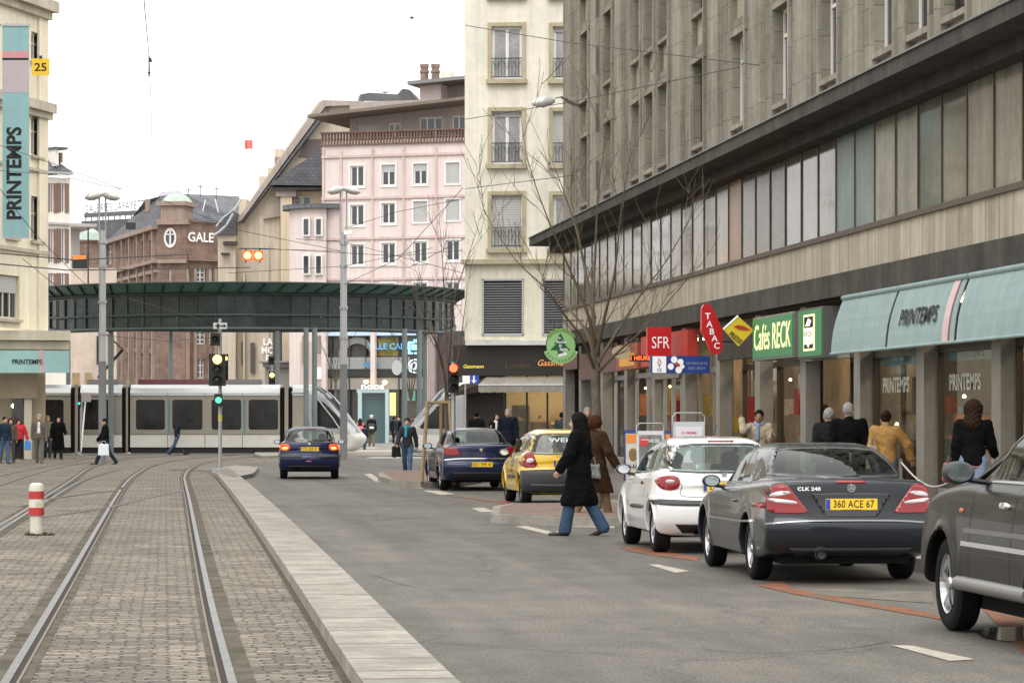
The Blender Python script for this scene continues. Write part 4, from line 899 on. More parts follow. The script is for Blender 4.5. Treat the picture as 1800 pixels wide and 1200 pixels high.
# left pavilion with square windows and the round clock
fbx(527, 572, 600, 780, -1, .4, mat('pale_pink_stone', (.52,.44,.39), .8, var=.08, scale=.6), 'pavilion', pink)
for x0, x1, y0, y1 in ((556, 566, 590, 620), (531, 541, 590, 640)): fbx(x0, x1, y0, y1, .4, .45, mat('sand_glazing', (.26,.23,.19), .3), 'window', pink)
ck = MB(); u, z = fs.px(561, 656, .5); ck.lathe([(0, 0), (.42, 0), (.45, .05), (.45, .12), (0, .12)], fs.at(u, z, .5), 'y', 20); o = ck.build('round_emblem', M_LETW, pink, world=True)
# kiosk shop with pale blue frame
noos = thing('kiosk', 'small pale blue framed shop porch with white NOOS lettering', 'kiosk', tuple(G(660, 742)))
fk = Fac(P(640, 600, 196), P(700, 600, 196))
for q, nm in (((627, 683, 684, 690), 'lintel'), ((629, 636, 690, 779), 'post'), ((677, 683, 690, 779), 'post')):
    b = MB(); fk.pxbox(b, *q, -.6, 0); b.build(nm, mat('pale_blue_metal', (.42,.56,.58), .5), noos, world=True)
b = MB(); fk.pxbox(b, 636, 677, 690, 779, -.7, -.65); b.build('door', mat('teal_glass', (.10,.16,.17), .1, spec=.8), noos, world=True)
u, z = fk.px(655, 679); text('lettering', 'noos', M_LETW, noos, fk.at(u, z, .1), fk.u, fk.n, .42, bold=.05, sx=1.3)
# ================================================================ cream store building on the other side of the street
ZL = 122.0
hd = rad(19.7)                                      # heading of its long facade
Lc = P(80, 600, ZL)
dL = Vector((math.sin(hd), math.cos(hd), 0))
FL = Fac(Lc-dL*70, Lc); FL.n = Vector((dL.y, -dL.x, 0))
M_LCREAM = mat('warm_cream_render', (.80,.73,.57), .85, var=.08, scale=.5, streak=.14, bump=.15, bscale=25)
M_LTRIM = mat('weathered_trim', (.52,.47,.38), .8, var=.15, scale=1, streak=.2)
left = thing('cream_store_building', 'warm cream store building with stone cornices at the tram corner', 'building', (Lc.x, Lc.y, 0))
Lh = []
vis = [FL.pxr(55, 73, 55, 112), FL.pxr(55, 73, 202, 277), FL.pxr(55, 73, 344, 425)]
Lh += vis
bigw = FL.pxr(-14, 34, 480, 562); Lh.append(bigw)
up = vis[1]
step = 2.6
for k in range(1, 14):
    for v in vis: Lh.append((v[0]-step*k, v[1]-step*k, v[2], v[3]))
for k in range(1, 10): Lh.append((bigw[0]-3.6*k, bigw[1]-3.6*k, bigw[2], bigw[3]))
zA = FL.px(0, 575)[1]
b = MB(); FL.wall(b, 0, 70, zA, 21.5, Lh, rev=.28)
e0 = FL.at(70, 0); e1 = e0+Vector((-14, 6, 0)); b.quad((e0.x, e0.y, 0), (e1.x, e1.y, 0), (e1.x, e1.y, 21.5), (e0.x, e0.y, 21.5))
b.build('wall', M_LCREAM, left, world=True)
for k, h in enumerate(Lh):
    big = h[1]-h[0] > 1.5
    FL.window(left, h, mat('cream_window_frame', (.60,.57,.49), .6), M_GLASS, d=-.14, fw=.09, mull=3 if big else 1, trans=(.62,), blind=.4 if k % 5 == 3 else None, bm=M_BLIND2)
b = MB()
for y, pr_, th in ((183, .42, .38), (300, .12, .12), (442, .14, .15)):
    z = FL.px(78, y)[1]; FL.box(b, 0, 70+pr_*.5, z-th, z, -.05, pr_)
    if pr_ > .4: FL.box(b, 0, 70+pr_*.6, z-th-.25, z-th-.002, -.05, pr_*.55)
z = FL.px(78, 22)[1]; FL.box(b, 0, 70.3, z, z+.45, -.1, .5); FL.box(b, 0, 70.15, z-.3, z-.002, -.1, .25)
for h in Lh: FL.box(b, h[0]-.1, h[1]+.1, h[2]-.12, h[2]-.002, .001, .14)
b.build('cornices', M_LTRIM, left, world=True)
# pilaster at the corner
b = MB(); FL.box(b, 69.1, 70.05, zA, 21.4, .001, .10); b.build('pilaster', M_LCREAM, left, world=True)
# ground-floor canopy block with teal awning board, wrapping the corner
F2 = Fac(P(-60, 600, 119), P(124, 600, 120))
M_WCAN = mat('cream_canopy', (.66,.62,.50), .7, var=.1, scale=1, streak=.1)
b = MB(); F2.pxbox(b, -60, 124, 580, 598, -9, .3); F2.pxbox(b, -60, 122, 598.2, 614, -9, .0); b.build('canopy', M_WCAN, left, world=True)
b = MB(); F2.pxbox(b, -60, 66, 656, 700, -6, -.5); b.build('shop_fascia', mat('brown_render', (.28,.235,.17), .8, var=.15, scale=1), left, world=True)
b = MB(); F2.pxbox(b, 43, 56, 690, 806, -2.5, -.6); b.build('pier', M_LTRIM, left, world=True)
b = MB(); F2.pxbox(b, -60, 43, 700, 815, -3, -2.5); b.build('shop_back_wall', M_WARMW, left, world=True)
g = MB(); F2.pxbox(g, -60, 43, 700, 815, -.92, -.9); g.build('pane', M_TGLASS, left, world=True)
b = MB(); F2.pxbox(b, 24, 43, 700, 815, -2.0, -.95); b.build('dark_door', M_SHOPD, left, world=True)
for y in (692+0, 713, 741):
    u, z = F2.px(23, y, -1.3); b = MB(); b.lathe([(0, -.1), (.09, 0), (0, .1)], F2.at(u, z, -1.3), n=10); b.build('spotlight', M_SPOT, left, world=True)
ta = thing('teal_awning_board', 'pale teal awning board with small PRINTEMPS lettering on the cream corner store', 'awning', tuple(F2.at(3, 4)))
def board(x0, x1, y0, y1, m, nm, d=.3): b = MB(); F2.pxbox(b, x0, x1, y0, y1, d, d+.12); return b.build(nm, m, ta, world=True)
M_TEALB = mat('bright_teal_board', (.36,.56,.56), .7, var=.06, scale=2); board(-60, 69, 615, 655, M_TEALB, 'canvas'); board(69.2, 77, 615, 655, M_PINK, 'pink_stripe'); board(77.2, 122, 616, 655, M_TEALB, 'canvas')
u, z = F2.px(48, 636, .5); text('lettering', 'PRINTEMPS', M_INK, ta, F2.at(u, z, .45), F2.u, F2.n, .19, bold=.025, sx=.9)
# hanging banner
bn = thing('vertical_banner', 'long pale teal banner with vertical PRINTEMPS lettering hanging on the cream store', 'banner', tuple(P(26, 230, 113)))
FB = Fac(P(0, 600, 113), P(60, 600, 113.0))
def bb(x0, x1, y0, y1, m, nm, d0=-.02, d1=0): b = MB(); FB.pxbox(b, x0, x1, y0, y1, d0, d1); return b.build(nm, m, bn, world=True)
bb(4, 51, 46, 416, mat('banner_teal', (.28,.47,.50), .8, var=.05, streak=.08), 'cloth'); bb(4, 50, 90, 102, mat('banner_pink', (.60,.30,.33), .8), 'pink_stripe', .002, .006); bb(4, 50, 102.3, 106, M_INK, 'dark_stripe', .002, .006); bb(4, 50, 106.3, 163, mat('banner_mauve', (.48,.43,.46), .8, var=.05), 'mauve_panel', .002, .006)
u, z = FB.px(26, 305); text('lettering', 'PRINTEMPS', M_INK, bn, FB.at(u, z, .012), (0, 0, 1), FB.n, .54, bold=.045, sx=.92)
b = MB(); FB.pxbox(b, 1, 54, 42, 46, -.04, .04); FB.pxbox(b, 4, 51, 416, 419, -.03, .03); b.build('rod', M_STEEL, bn, world=True)
b = MB(); q = FB.at(*FB.px(2, 44)); b.tube([q, q+Vector((-3.2, 1.5, 0))], .03, 6); b.build('bracket', M_DKMET, bn, world=True)
# yellow number plate
n25 = thing('number_sign', 'yellow square sign with black 25 hanging on a wire by the banner', 'sign', tuple(P(71, 119, 109)))
f25 = Fac(P(50, 600, 109), P(90, 600, 109)); b = MB(); f25.pxbox(b, 56, 87, 103, 133, -.03, 0); b.build('panel', mat('amber_plate', (.78,.50,.02), .5), n25, world=True)
u, z = f25.px(71.5, 119); text('lettering', '25', M_INK, n25, f25.at(u, z, .006), f25.u, f25.n, .29, bold=.025, sx=1.15)
b = MB(); f25.pxbox(b, 69, 74, 98, 103, -.03, .02); b.build('clamp', M_DKMET, n25, world=True)
# ================================================================ white shuttered house behind it
white = thing('shuttered_house', 'narrow white house with brown shutters and a slate mansard roof', 'building', tuple(P(100, 700, 165)))
FWt = Fac(P(40, 600, 164), P(124, 600, 166))
M_WREN = mat('white_render', (.80,.76,.70), .85, var=.07, scale=.5, streak=.1)
M_SHUT = mat('brown_shutter', (.26,.17,.14), .7, var=.1, scale=2, brick=(9, .09, .015, .02), axes='xz')
hw_ = [FWt.pxr(x, x+8, y, y+h) for y, h in ((322, 52), (402, 60), (480, 40), (560, 40)) for x in (86, 106)]
b = MB(); u1 = FWt.px(124, 0)[0]; FWt.wall(b, 0, u1, 0, FWt.px(0, 306)[1], hw_, rev=.2); k = FWt.at(u1, 0); b.quad((k.x, k.y, 0), (k.x-2, k.y+10, 0), (k.x-2, k.y+10, 15), (k.x, k.y, 15)); b.build('wall', M_WREN, white, world=True)
for h in hw_:
    fr = FWt.window(white, h, M_WFRAME, M_GLASS, d=-.1, fw=.05, mull=1); b = MB(); FWt.box(b, h[1]+.01, h[1]+.24, h[2], h[3], .001, .05); FWt.box(b, h[0]-.24, h[0]-.01, h[2], h[3], .001, .05); b.build('shutter', M_SHUT, fr, world=True)
q = FWt.pxr(40, 130, 298, 307, .4); b = MB(); FWt.box(b, *q, -.2, .4); FWt.pxbox(b, 40, 126, 388, 396, 0, .2); b.build('cornice', mat('grey_cornice', (.45,.44,.43), .8, streak=.2, var=.1), white, world=True)
z0, z1 = q[3], FWt.px(0, 258)[1]
b = MB(); b.prism([FWt.at(0, z0, .3), FWt.at(u1, z0, .3), FWt.at(u1-.9, z1, -1.2), FWt.at(0, z1, -1.2)], tuple(FWt.n*-6)); b.build('roof', M_SLATE, white, world=True)
q = FWt.pxr(98, 104, 262, 292, .2); b = MB(); FWt.box(b, *q, -1.5, .15); d_ = b.build('dormer', M_WREN, white, world=True); b = MB(); FWt.box(b, q[0]-.1, q[1]+.5, q[3], q[3]+.12, -1.6, .3); b.build('dormer_roof', M_SLATE, d_, world=True)
q = FWt.pxr(108, 112, 268, 286, .2); b = MB(); FWt.box(b, *q, -1.5, .1); b.build('dormer', M_SHUT, white, world=True)
# low building with shelf roof beside it
low = thing('low_shop_building', 'low pale shop building with a flat projecting roof behind the tram', 'building', tuple(P(150, 735, 185)))
f3 = Fac(P(120, 600, 185), P(210, 600, 186)); b = MB(); f3.pxbox(b, 110, 205, 470, 790, -8, 0); b.build('wall', mat('pale_peach_render', (.60,.50,.42), .85, var=.12, scale=.5, streak=.1), low, world=True)
b = MB(); f3.pxbox(b, 110, 170, 392, 399, -6, 1.4); f3.pxbox(b, 128, 140, 399, 470, -3, -1); b.build('flat_roof', mat('grey_concrete', (.42,.40,.38), .8, var=.1), low, world=True)
for x in (170, 190): b = MB(); f3.pxbox(b, x, x+10, 590, 640, .01, .08); b.build('window', M_GLASS, low, world=True)
for x in (128, 150): b = MB(); f3.pxbox(b, x, x+12, 655, 730, .01, .08); b.build('shop_window', mat('amber_shop_glass', (.35,.24,.13), .4, var=.4, scale=2), low, world=True)
# round kiosk turret with green dome
tur = thing('domed_turret', 'small sandstone turret with a pale green copper dome', 'building', tuple(P(152, 600, 235)))
M_COPPER = mat('verdigris_copper', (.42,.52,.45), .7, var=.12, scale=.8, streak=.2)
M_SAND = mat('red_sandstone', (.25,.175,.145), .85, var=.25, scale=.5, bump=.3, bscale=15, streak=.2, brick=(.9,.42,.02,.14), axes='xz', mortar=(.2,.14,.11))
M_SANDL = mat('sandstone_trim', (.34,.26,.22), .85, var=.15, scale=.8, streak=.2)
c = P(150, 430, 235); b = MB(); b.lathe([(1.25, 0), (1.25, c.z+.1), (1.4, c.z+.15), (1.4, c.z+.3)], (c.x, c.y, 0), n=10); b.build('drum', M_SAND, tur, world=True)
b = MB(); b.lathe([(1.5, c.z+.3), (1.2, c.z+.9), (.7, c.z+1.25), (0, c.z+1.35)], (c.x, c.y, 0), n=10); b.build('dome', M_COPPER, tur, world=True)
# ================================================================ red sandstone department store
ZG = 250.0
gal = thing('sandstone_store', 'red sandstone department store with steep slate roof and a square corner tower', 'building', tuple(P(300, 740, ZG)))
A = P(178, 600, ZG+26); C = P(278, 600, ZG); D = P(326, 600, ZG-.5); E = P(460, 600, ZG+4)
F4, F5, F6 = Fac(A, C), Fac(C, D), Fac(D, E)
def wing(f, x0, x1, ytop0, ytop1, wins_, nm):
    """wall whose eaves run from (x0,ytop0) to (x1,ytop1)"""
    zt = (f.px(x0, ytop0)[1]+f.px(x1, ytop1)[1])/2; hs = [f.pxr(*w) for w in wins_]
    b = MB(); f.wall(b, f.px(x0, 0)[0], f.px(x1, 0)[0], 0, zt, hs, rev=.35); b.build(nm, M_SAND, gal, world=True)
    for h in hs: f.window(gal, h, M_WFRAME, M_GLASS, d=-.2, fw=.10, mull=1 if h[1]-h[0] < 1.3 else 2, trans=(.33, .66))
    return zt
# long side wing seen obliquely
w4 = []
for x0, x1 in ((188,196),(200,205),(210,217),(222,228),(236,243),(248,256),(262,270)):
    for y0, y1 in ((420, 452), (476, 496), (575, 612), (622, 664)):
        k = (278-x0)/100; w4.append((x0, x1, y0+k*14*(1 if y0 < 500 else -.3), y1+k*12*(1 if y0 < 500 else -.3)))
z4 = wing(F4, 178, 278, 422, 408, w4, 'side_wall')
w5 = [(296, 301, 470, 499), (297, 302, 580, 612), (297, 302, 632, 662)]
zt5 = F5.px(300, 392)[1]; hs5 = [F5.pxr(*w) for w in w5]
b = MB(); F5.wall(b, 0, F5.len, 0, zt5, hs5, rev=.35); p, q = F5.at(F5.len, 0), F5.at(F5.len, 0)+Vector((.8, 6, 0)); b.quad((p.x, p.y, 0), (q.x, q.y, 0), (q.x, q.y, zt5), (p.x, p.y, zt5)); p, q = F5.at(0, 0), F5.at(0, 0)+Vector((-.1, 6, 0)); b.quad((p.x, p.y, 0), (q.x, q.y, 0), (q.x, q.y, zt5), (p.x, p.y, zt5)); b.build('tower_wall', M_SAND, gal, world=True)
for h in hs5: F5.window(gal, h, M_WFRAME, M_GLASS, d=-.2, fw=.1, mull=0, trans=(.33, .66))
# oval window with white frame in the tower
b = MB(); u, z = F5.px(299, 418, .1); n = 20
for k in range(n):
    a0, a1 = 6.2832*k/n, 6.2832*(k+1)/n; b.prism([F5.at(u+r*.55*math.cos(a), z+r*.85*math.sin(a), .02) for r, a in ((.72, a0), (1.0, a0), (1.0, a1), (.72, a1))], tuple(F5.n*.1))
F5.box(b, u-.07, u+.07, z-.8, z+.8, .02, .1); F5.box(b, u-.5, u+.5, z+.25, z+.35, .02, .1); ov2 = b.build('window', M_WFRAME, gal, world=True)
b = MB(); b.poly([F5.at(u+.50*math.cos(a*.3142), z+.75*math.sin(a*.3142), .03) for a in range(20)]); b.build('pane', M_GLASS, ov2, world=True)
# tower top: drum and copper cap
tq = F5.pxr(283, 323, 362, 392, -.4); b = MB(); F5.box(b, *tq, -3, -.3); F5.box(b, tq[0]-.3, tq[1]+.3, tq[3], tq[3]+.35, -3.2, 0); F5.pxbox(b, 275, 330, 386, 394, -3, .5); b.build('tower_top', M_SANDL, gal, world=True)
b = MB(); cc = F5.at((tq[0]+tq[1])/2, 0, -1.6); b.lathe([(1.35, tq[3]+.35), (1.05, tq[3]+.75), (.6, tq[3]+1.05), (0, tq[3]+1.15)], cc, n=12); b.build('tower_dome', M_COPPER, gal, world=True)
w6 = [(345, 362, 470, 496), (367, 374, 470, 496), (345, 362, 580, 605), (367, 375, 580, 605), (348, 360, 630, 665), (366, 372, 630, 665), (395, 402, 580, 605)]
z6 = wing(F6, 326, 460, 392, 392, w6, 'front_wall')
for f, x0, x1, ys in ((F6, 326, 460, (388, 458, 520)), (F5, 277, 327, (458, 520)), ):
    b = MB()
    for y in ys: f.pxbox(b, x0, x1, y-2, y+4, 0, .45)
    b.build('cornice', M_SANDL, gal, world=True)
b = MB(); z = F4.px(270, 458)[1]; F4.box(b, 0, F4.len, z-.3, z, 0, .5); F4.box(b, 0, F4.len, z-1.1, z-.8, 0, .2); F4.box(b, 0, F4.len, z4-.2, z4+.15, -.2, .5); b.build('cornice', M_SANDL, gal, world=True)
b = MB()
for x in (185, 207, 219, 232, 246, 259, 273): u = F4.px(x, 0)[0]; F4.box(b, u-.35, u+.05, 0, z4-.2, .002, .3)
for x in (329, 341, 377, 392): u = F6.px(x, 0)[0]; F6.box(b, u-.12, u+.12, 0, F6.px(0, 460)[1], .002, .25)
b.build('pilasters', M_SANDL, gal, world=True)
# slate roofs
def roofquad(pts, m=M_SLATE, nm='roof', th=.3, par=gal): b = MB(); b.prism([P(*p) for p in pts], (0, th, -.05)); return b.build(nm, m, par, world=True)
roofquad([(150, 398, 282), (186, 425, 276), (282, 410, 249.8), (282, 345, 254), (255, 352, 258), (230, 385, 268)])
roofquad([(278, 345, 256), (324, 341, 256), (420, 345, 262), (440, 395, 254), (278, 392, 252)], th=.5)
roofquad([(278, 345, 256.2), (283, 337, 257), (316, 336, 257), (330, 345, 256)], mat('grey_zinc', (.30,.31,.33), .5, .3, var=.1), 'roof_ridge')
b = MB(); f_ = Fac(P(250, 600, 252), P(280, 600, 252)); f_.pxbox(b, 255, 262, 350, 372, -.8, 0); b.build('chimney', M_SANDL, gal, world=True)
b = MB(); b.tube([P(356, 372, 252), P(361, 352, 255)], .05, 6); b.tube([P(378, 350, 253), P(384, 374, 251)], .05, 6); b.build('roof_flashing', mat('pale_zinc', (.42,.44,.46), .5), gal, world=True)
b = MB(); f_.pxbox(b, 221, 236, 391, 402, 4, 5); b.build('roof_hatch', M_DKMET, gal, world=True)
u, z = F6.px(352, 418, .2); text('lettering', 'GALE', M_LETW, gal, F6.at(u, z, .3), F6.u, F6.n, .78, bold=.02, sx=.95)
u, z = F6.px(398, 628, .2); text('lettering', 'LA MAISON\nDU LIVRE', M_LETW, gal, F6.at(u+.6, z, .3), F6.u, F6.n, .42, bold=.02, sx=.9)
for x, y in ((352, 332), (380, 336), (331, 338)): b = MB(); b.tube([P(x, y+15, 256), P(x, y-8, 256)], .035, 5); b.tube([P(x-5, y-3, 256), P(x+5, y-4, 256)], .03, 5); b.build('aerial', M_DKMET, gal, world=True)
# big roof sign further off
rsn = thing('roof_sign', 'pale skeletal GALERIES LAFAYETTE roof sign against the sky', 'sign', tuple(P(200, 380, 300)))
f7 = Fac(P(140, 600, 302), P(270, 600, 296)); u, z = f7.px(204, 364); M_HAZL = mat('haze_tinted_letters', (.14,.145,.16), .7)  # distance haze is put into the grey-blue letter colour
text('lettering', 'GALERIES LAFAYETTE', M_HAZL, rsn, f7.at(u, z), (f7.u*1+UP*.02), f7.n, .85, bold=.0, sx=.70, space=1.1)
b = MB(); f7.pxbox(b, 148, 262, 375, 376.5, -.1, 0)
for x in range(150, 262, 10): f7.pxbox(b, x, x+.7, 376, 392, -.1, 0)
b.build('frame', M_HAZL, rsn, world=True)
pb = thing('distant_flat_block', 'pale flat-roofed block far behind the roof sign', 'building', tuple(P(180, 730, 300))); b = MB(); f7.pxbox(b, 143, 262, 391, 700, -12, -3); b.build('wall', mat('far_pale_wall', (.42,.42,.42), .9, var=.05), pb, world=True); b = MB(); f7.pxbox(b, 143, 262, 389, 391, -12, -2.8); b.build('roof', M_SLATE, pb, world=True)
# ================================================================ beige building with the steep stepped gable
gb = thing('gabled_building', 'beige concrete building with a steep sloping gable roof edge', 'building', tuple(P(480, 740, 225)))
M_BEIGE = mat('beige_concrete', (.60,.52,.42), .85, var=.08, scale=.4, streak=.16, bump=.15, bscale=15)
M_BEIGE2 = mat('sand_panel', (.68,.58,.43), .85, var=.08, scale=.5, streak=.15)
ZB = 228.0
FG = Fac(P(385, 600, ZB), P(600, 600, ZB)); 
def gpoly(pix, m, nm, d0, d1, f=FG, par=gb):
    pts = [f.px(x, y, d1) for x, y in pix]; b = MB(); b.prism([f.at(u, z, d1) for u, z in pts], tuple(f.n*(d0-d1))); return b.build(nm, m, par, world=True)
gpoly([(392,790), (392,420), (422,378), (560,178), (640,178), (640,790)], M_BEIGE, 'gable_wall', -14, 0)
gpoly([(417,390), (424,376), (566,176), (640,178), (640,184), (572,187), (424,388)], M_GREYW, 'gable_coping', -14.5, .7)
gpoly([(425,392), (430,384), (570,194), (576,196)], M_SLATE, 'gutter', -.5, .9)
gpoly([(524,276), (539,246), (568,244), (568,250), (556,276)], mat('brown_glass', (.12,.10,.09), .3), 'slanted_window', .05, .12)
b = MB()
for x, y in ((420, 350), (455, 310), (470, 295), (482, 276), (483, 262)): FG.pxbox(b, x, x+14, y, y+60, -6, -3)
b.build('stepped_wall', M_BEIGE, gb, world=True)
gpoly([(493,342), (493,790), (513,790), (513,330)], M_BEIGE2, 'pale_return', .01, 2.2)  # return in the paler sand panel colour
gpoly([(462,385), (487,352), (493,344), (493,380)], M_GREYW, 'buttress_coping', .01, .6)
gpoly([(473,325), (523,290), (566,262), (640,258), (640,325), (566,326)], M_SLATE, 'swept_roof', .02, 3.0)
gpoly([(478,329), (566,329), (566,333), (485,335)], M_FASC, 'eaves', .02, 2.8)
b = MB(); FG.pxbox(b, 485, 520, 333, 345, .02, 2.4); b.build('eaves_box', M_GREYW, gb, world=True)
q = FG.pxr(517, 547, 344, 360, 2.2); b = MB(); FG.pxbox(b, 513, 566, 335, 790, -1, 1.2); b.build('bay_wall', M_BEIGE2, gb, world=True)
for q in ((517, 530, 345, 360), (532, 547, 345, 360)):
    b = MB(); FG.pxbox(b, *q, 1.2, 1.3); w_ = b.build('window', M_WFRAME, gb, world=True); b = MB(); FG.pxbox(b, q[0]+2, q[1]-2, q[2]+2, q[3]-2, 1.3, 1.34); b.build('pane', M_GLASS, w_, world=True)
b = MB(); FG.pxbox(b, 427, 430.5, 480, 790, .01, .5); FG.pxbox(b, 470, 473, 430, 790, .01, .35); FG.pxbox(b, 455, 492, 380, 790, .005, .2); b.build('wall_ribs', M_BEIGE, gb, world=True)
for q in ((440, 448, 602, 655), (424, 429, 600, 640)): b = MB(); FG.pxbox(b, *q, .2, .25); b.build('window', mat('narrow_dark_glass', (.10,.09,.08), .3), gb, world=True)
# dark blank ends of neighbours left of the gable
gpoly([(378,412), (400,372), (414,372), (414,412)], M_SLATE, 'side_roof', -3, 1.5); gpoly([(383,790), (383,412), (414,412), (414,790)], M_BEIGE, 'side_wall', -3, 1.2)
b = MB(); b.tube([P(410, 375, 226), P(398, 396, 226), P(385, 408, 226), P(375, 414, 226)], .10, 6); b.tube([P(380, 398, 226.5), P(392, 383, 226.5), P(412, 368, 226.5), P(424, 350, 227)], .08, 6); b.build('zinc_hip', mat('pale_zinc', (.42,.44,.46), .5), gb, world=True)
b = MB(); FG.pxbox(b, 388, 402, 444, 447, 1.0, 2.2); FG.pxbox(b, 392, 416, 424, 430, 1.0, 1.8); b.build('ledges', M_FASC, gb, world=True)
for s_, y in (('LA', 601), ('MO', 616), ('R', 630)): u, z = FG.px(471, y, .5); text('lettering', s_, M_LETW, gb, FG.at(u, z, .6), FG.u, FG.n, .50, bold=.04, sx=.9)
# stone porch roof (wayside shelter) and grey block in front of it
b = MB(); FG.pxbox(b, 453, 522, 634, 637, 2.5, 7); FG.pxbox(b, 462, 514, 637, 645, 2.8, 6.6); FG.pxbox(b, 466, 512, 645, 790, 3, 6.2); b.build('porch', mat('grey_porch', (.30,.29,.275), .8, var=.1), gb, world=True)
b = MB(); FG.pxbox(b, 479, 494, 580, 634, 4, 5); b.build('porch_pillar', mat('dark_bronze_block', (.10,.10,.09), .6), gb, world=True)
# black tarpaulin heap on that roof
tp = thing('tarpaulin_heap', 'black tarpaulin heap lying on the flat roof behind the pink block', 'tarpaulin', tuple(P(680, 178, 232)))
b = MB(); L1 = []
prof = [(630,181,0),(634,166,.2),(650,163,.5),(680,165,.6),(700,166,.5),(708,156,.7),(720,158,.7),(733,170,.4),(738,178,0)]
top = [P(x, y, 231) for x, y, _ in prof]; base = [P(x, 180, 231) for x, _, _ in prof]
nb = len(prof); b.v += [tuple(p) for p in top]+[tuple(p+Vector((0, -.8, 0))) for p in base]+[tuple(p+Vector((0, 2.2, .1))) for p in top]
for i in range(nb-1): b.f.append((i, i+1, nb+i+1, nb+i)); b.f.append((i, i+1, 2*nb+i+1, 2*nb+i))
o = b.build('tarpaulin', mat('black_tarpaulin', (.02,.02,.022), .5, bump=.8, bscale=2), tp, world=True, smooth='full')
b = MB(); c = P(677, 160, 232); b.lathe([(0, -.2), (.35, -.1), (.35, .2), (0, .35)], c, n=10); b.build('vent_cap', M_LETW, tp, world=True)
# ================================================================ flag
fl = thing('red_flag', 'small faded red flag flying on a thin mast above the gabled building', 'flag', tuple(P(430, 330, 236)))
b = MB(); b.tube([P(430, 345, 236), P(430, 244, 236)], .03, 6); b.build('mast', mat('pale_mast', (.75,.75,.75), .5), fl, world=True)
b = MB(); n = 8
for i in range(n):
    x0, x1 = 430+14*i/n, 430+14*(i+1)/n; f0, f1 = .15*math.sin(i*1.1), .15*math.sin((i+1)*1.1)
    b.quad(P(x0, 246+i*.1, 236+f0), P(x1, 246+(i+1)*.1, 236+f1), P(x1, 262+.3*math.sin(i), 236+f1), P(x0, 262+.3*math.sin(i), 236+f0))
b.build('cloth', mat('faded_red_cloth', (.75,.22,.2), .8), fl, world=True, smooth=True)
# filler blocks that close the view behind the trams
fb = thing('far_backdrop_building', 'grey-brown building seen between the columns behind the tram', 'building', tuple(P(300, 740, 330))); f8 = Fac(P(100, 600, 320), P(1000, 600, 320)); b = MB(); f8.pxbox(b, 150, 900, 520, 770, -8, 0); b.build('wall', mat('far_brown_wall', (.28,.24,.21), .9, var=.15, scale=.3), fb, world=True)
# ================================================================ implicit surfaces (smooth bodies meshed from distance functions)
def poly_sdf(poly, X, Z):
    d = np.full(X.shape, 1e9); s = np.ones(X.shape); n = len(poly)
    for i in range(n):
        ax, az = poly[i]; bx, bz = poly[i-1]; ex, ez = bx-ax, bz-az; wx, wz = X-ax, Z-az
        t = np.clip((wx*ex+wz*ez)/(ex*ex+ez*ez+1e-12), 0, 1); dx, dz = wx-ex*t, wz-ez*t; d = np.minimum(d, dx*dx+dz*dz)
        c1 = Z >= az; c2 = Z < bz; c3 = ex*wz > ez*wx; s = np.where((c1 & c2 & c3) | (~c1 & ~c2 & ~c3), -s, s)
    return s*np.sqrt(d)
def chaikin(p, it=2):
    for _ in range(it):
        q = []
        for i in range(len(p)):
            a, b = p[i], p[(i+1) % len(p)]; q += [(a[0]*.75+b[0]*.25, a[1]*.75+b[1]*.25), (a[0]*.25+b[0]*.75, a[1]*.25+b[1]*.75)]
        p = q
    return p
class Tab:
    """2D distance table for a polygon with bilinear lookup"""
    def __init__(s, poly, it=2, h=.01, pad=.35):
        p = chaikin(poly, it) if it else poly; xs = [q[0] for q in p]; zs = [q[1] for q in p]
        s.x0, s.z0, s.h = min(xs)-pad, min(zs)-pad, h; nx = int((max(xs)-min(xs)+2*pad)/h)+2; nz = int((max(zs)-min(zs)+2*pad)/h)+2
        X, Z = np.meshgrid(s.x0+np.arange(nx)*h, s.z0+np.arange(nz)*h, indexing='ij'); s.T = poly_sdf(p, X, Z); s.nx, s.nz = nx, nz
    def __call__(s, X, Z):
        u = np.clip((X-s.x0)/s.h, 0, s.nx-1.001); v = np.clip((Z-s.z0)/s.h, 0, s.nz-1.001); i = u.astype(int); j = v.astype(int); a = u-i; b = v-j
        T = s.T; return T[i, j]*(1-a)*(1-b)+T[i+1, j]*a*(1-b)+T[i, j+1]*(1-a)*b+T[i+1, j+1]*a*b
def smin(a, b, k): h = np.clip(.5+.5*(b-a)/k, 0, 1); return b*(1-h)+a*h-k*h*(1-h)
def smax(a, b, k): return -smin(-a, -b, k)
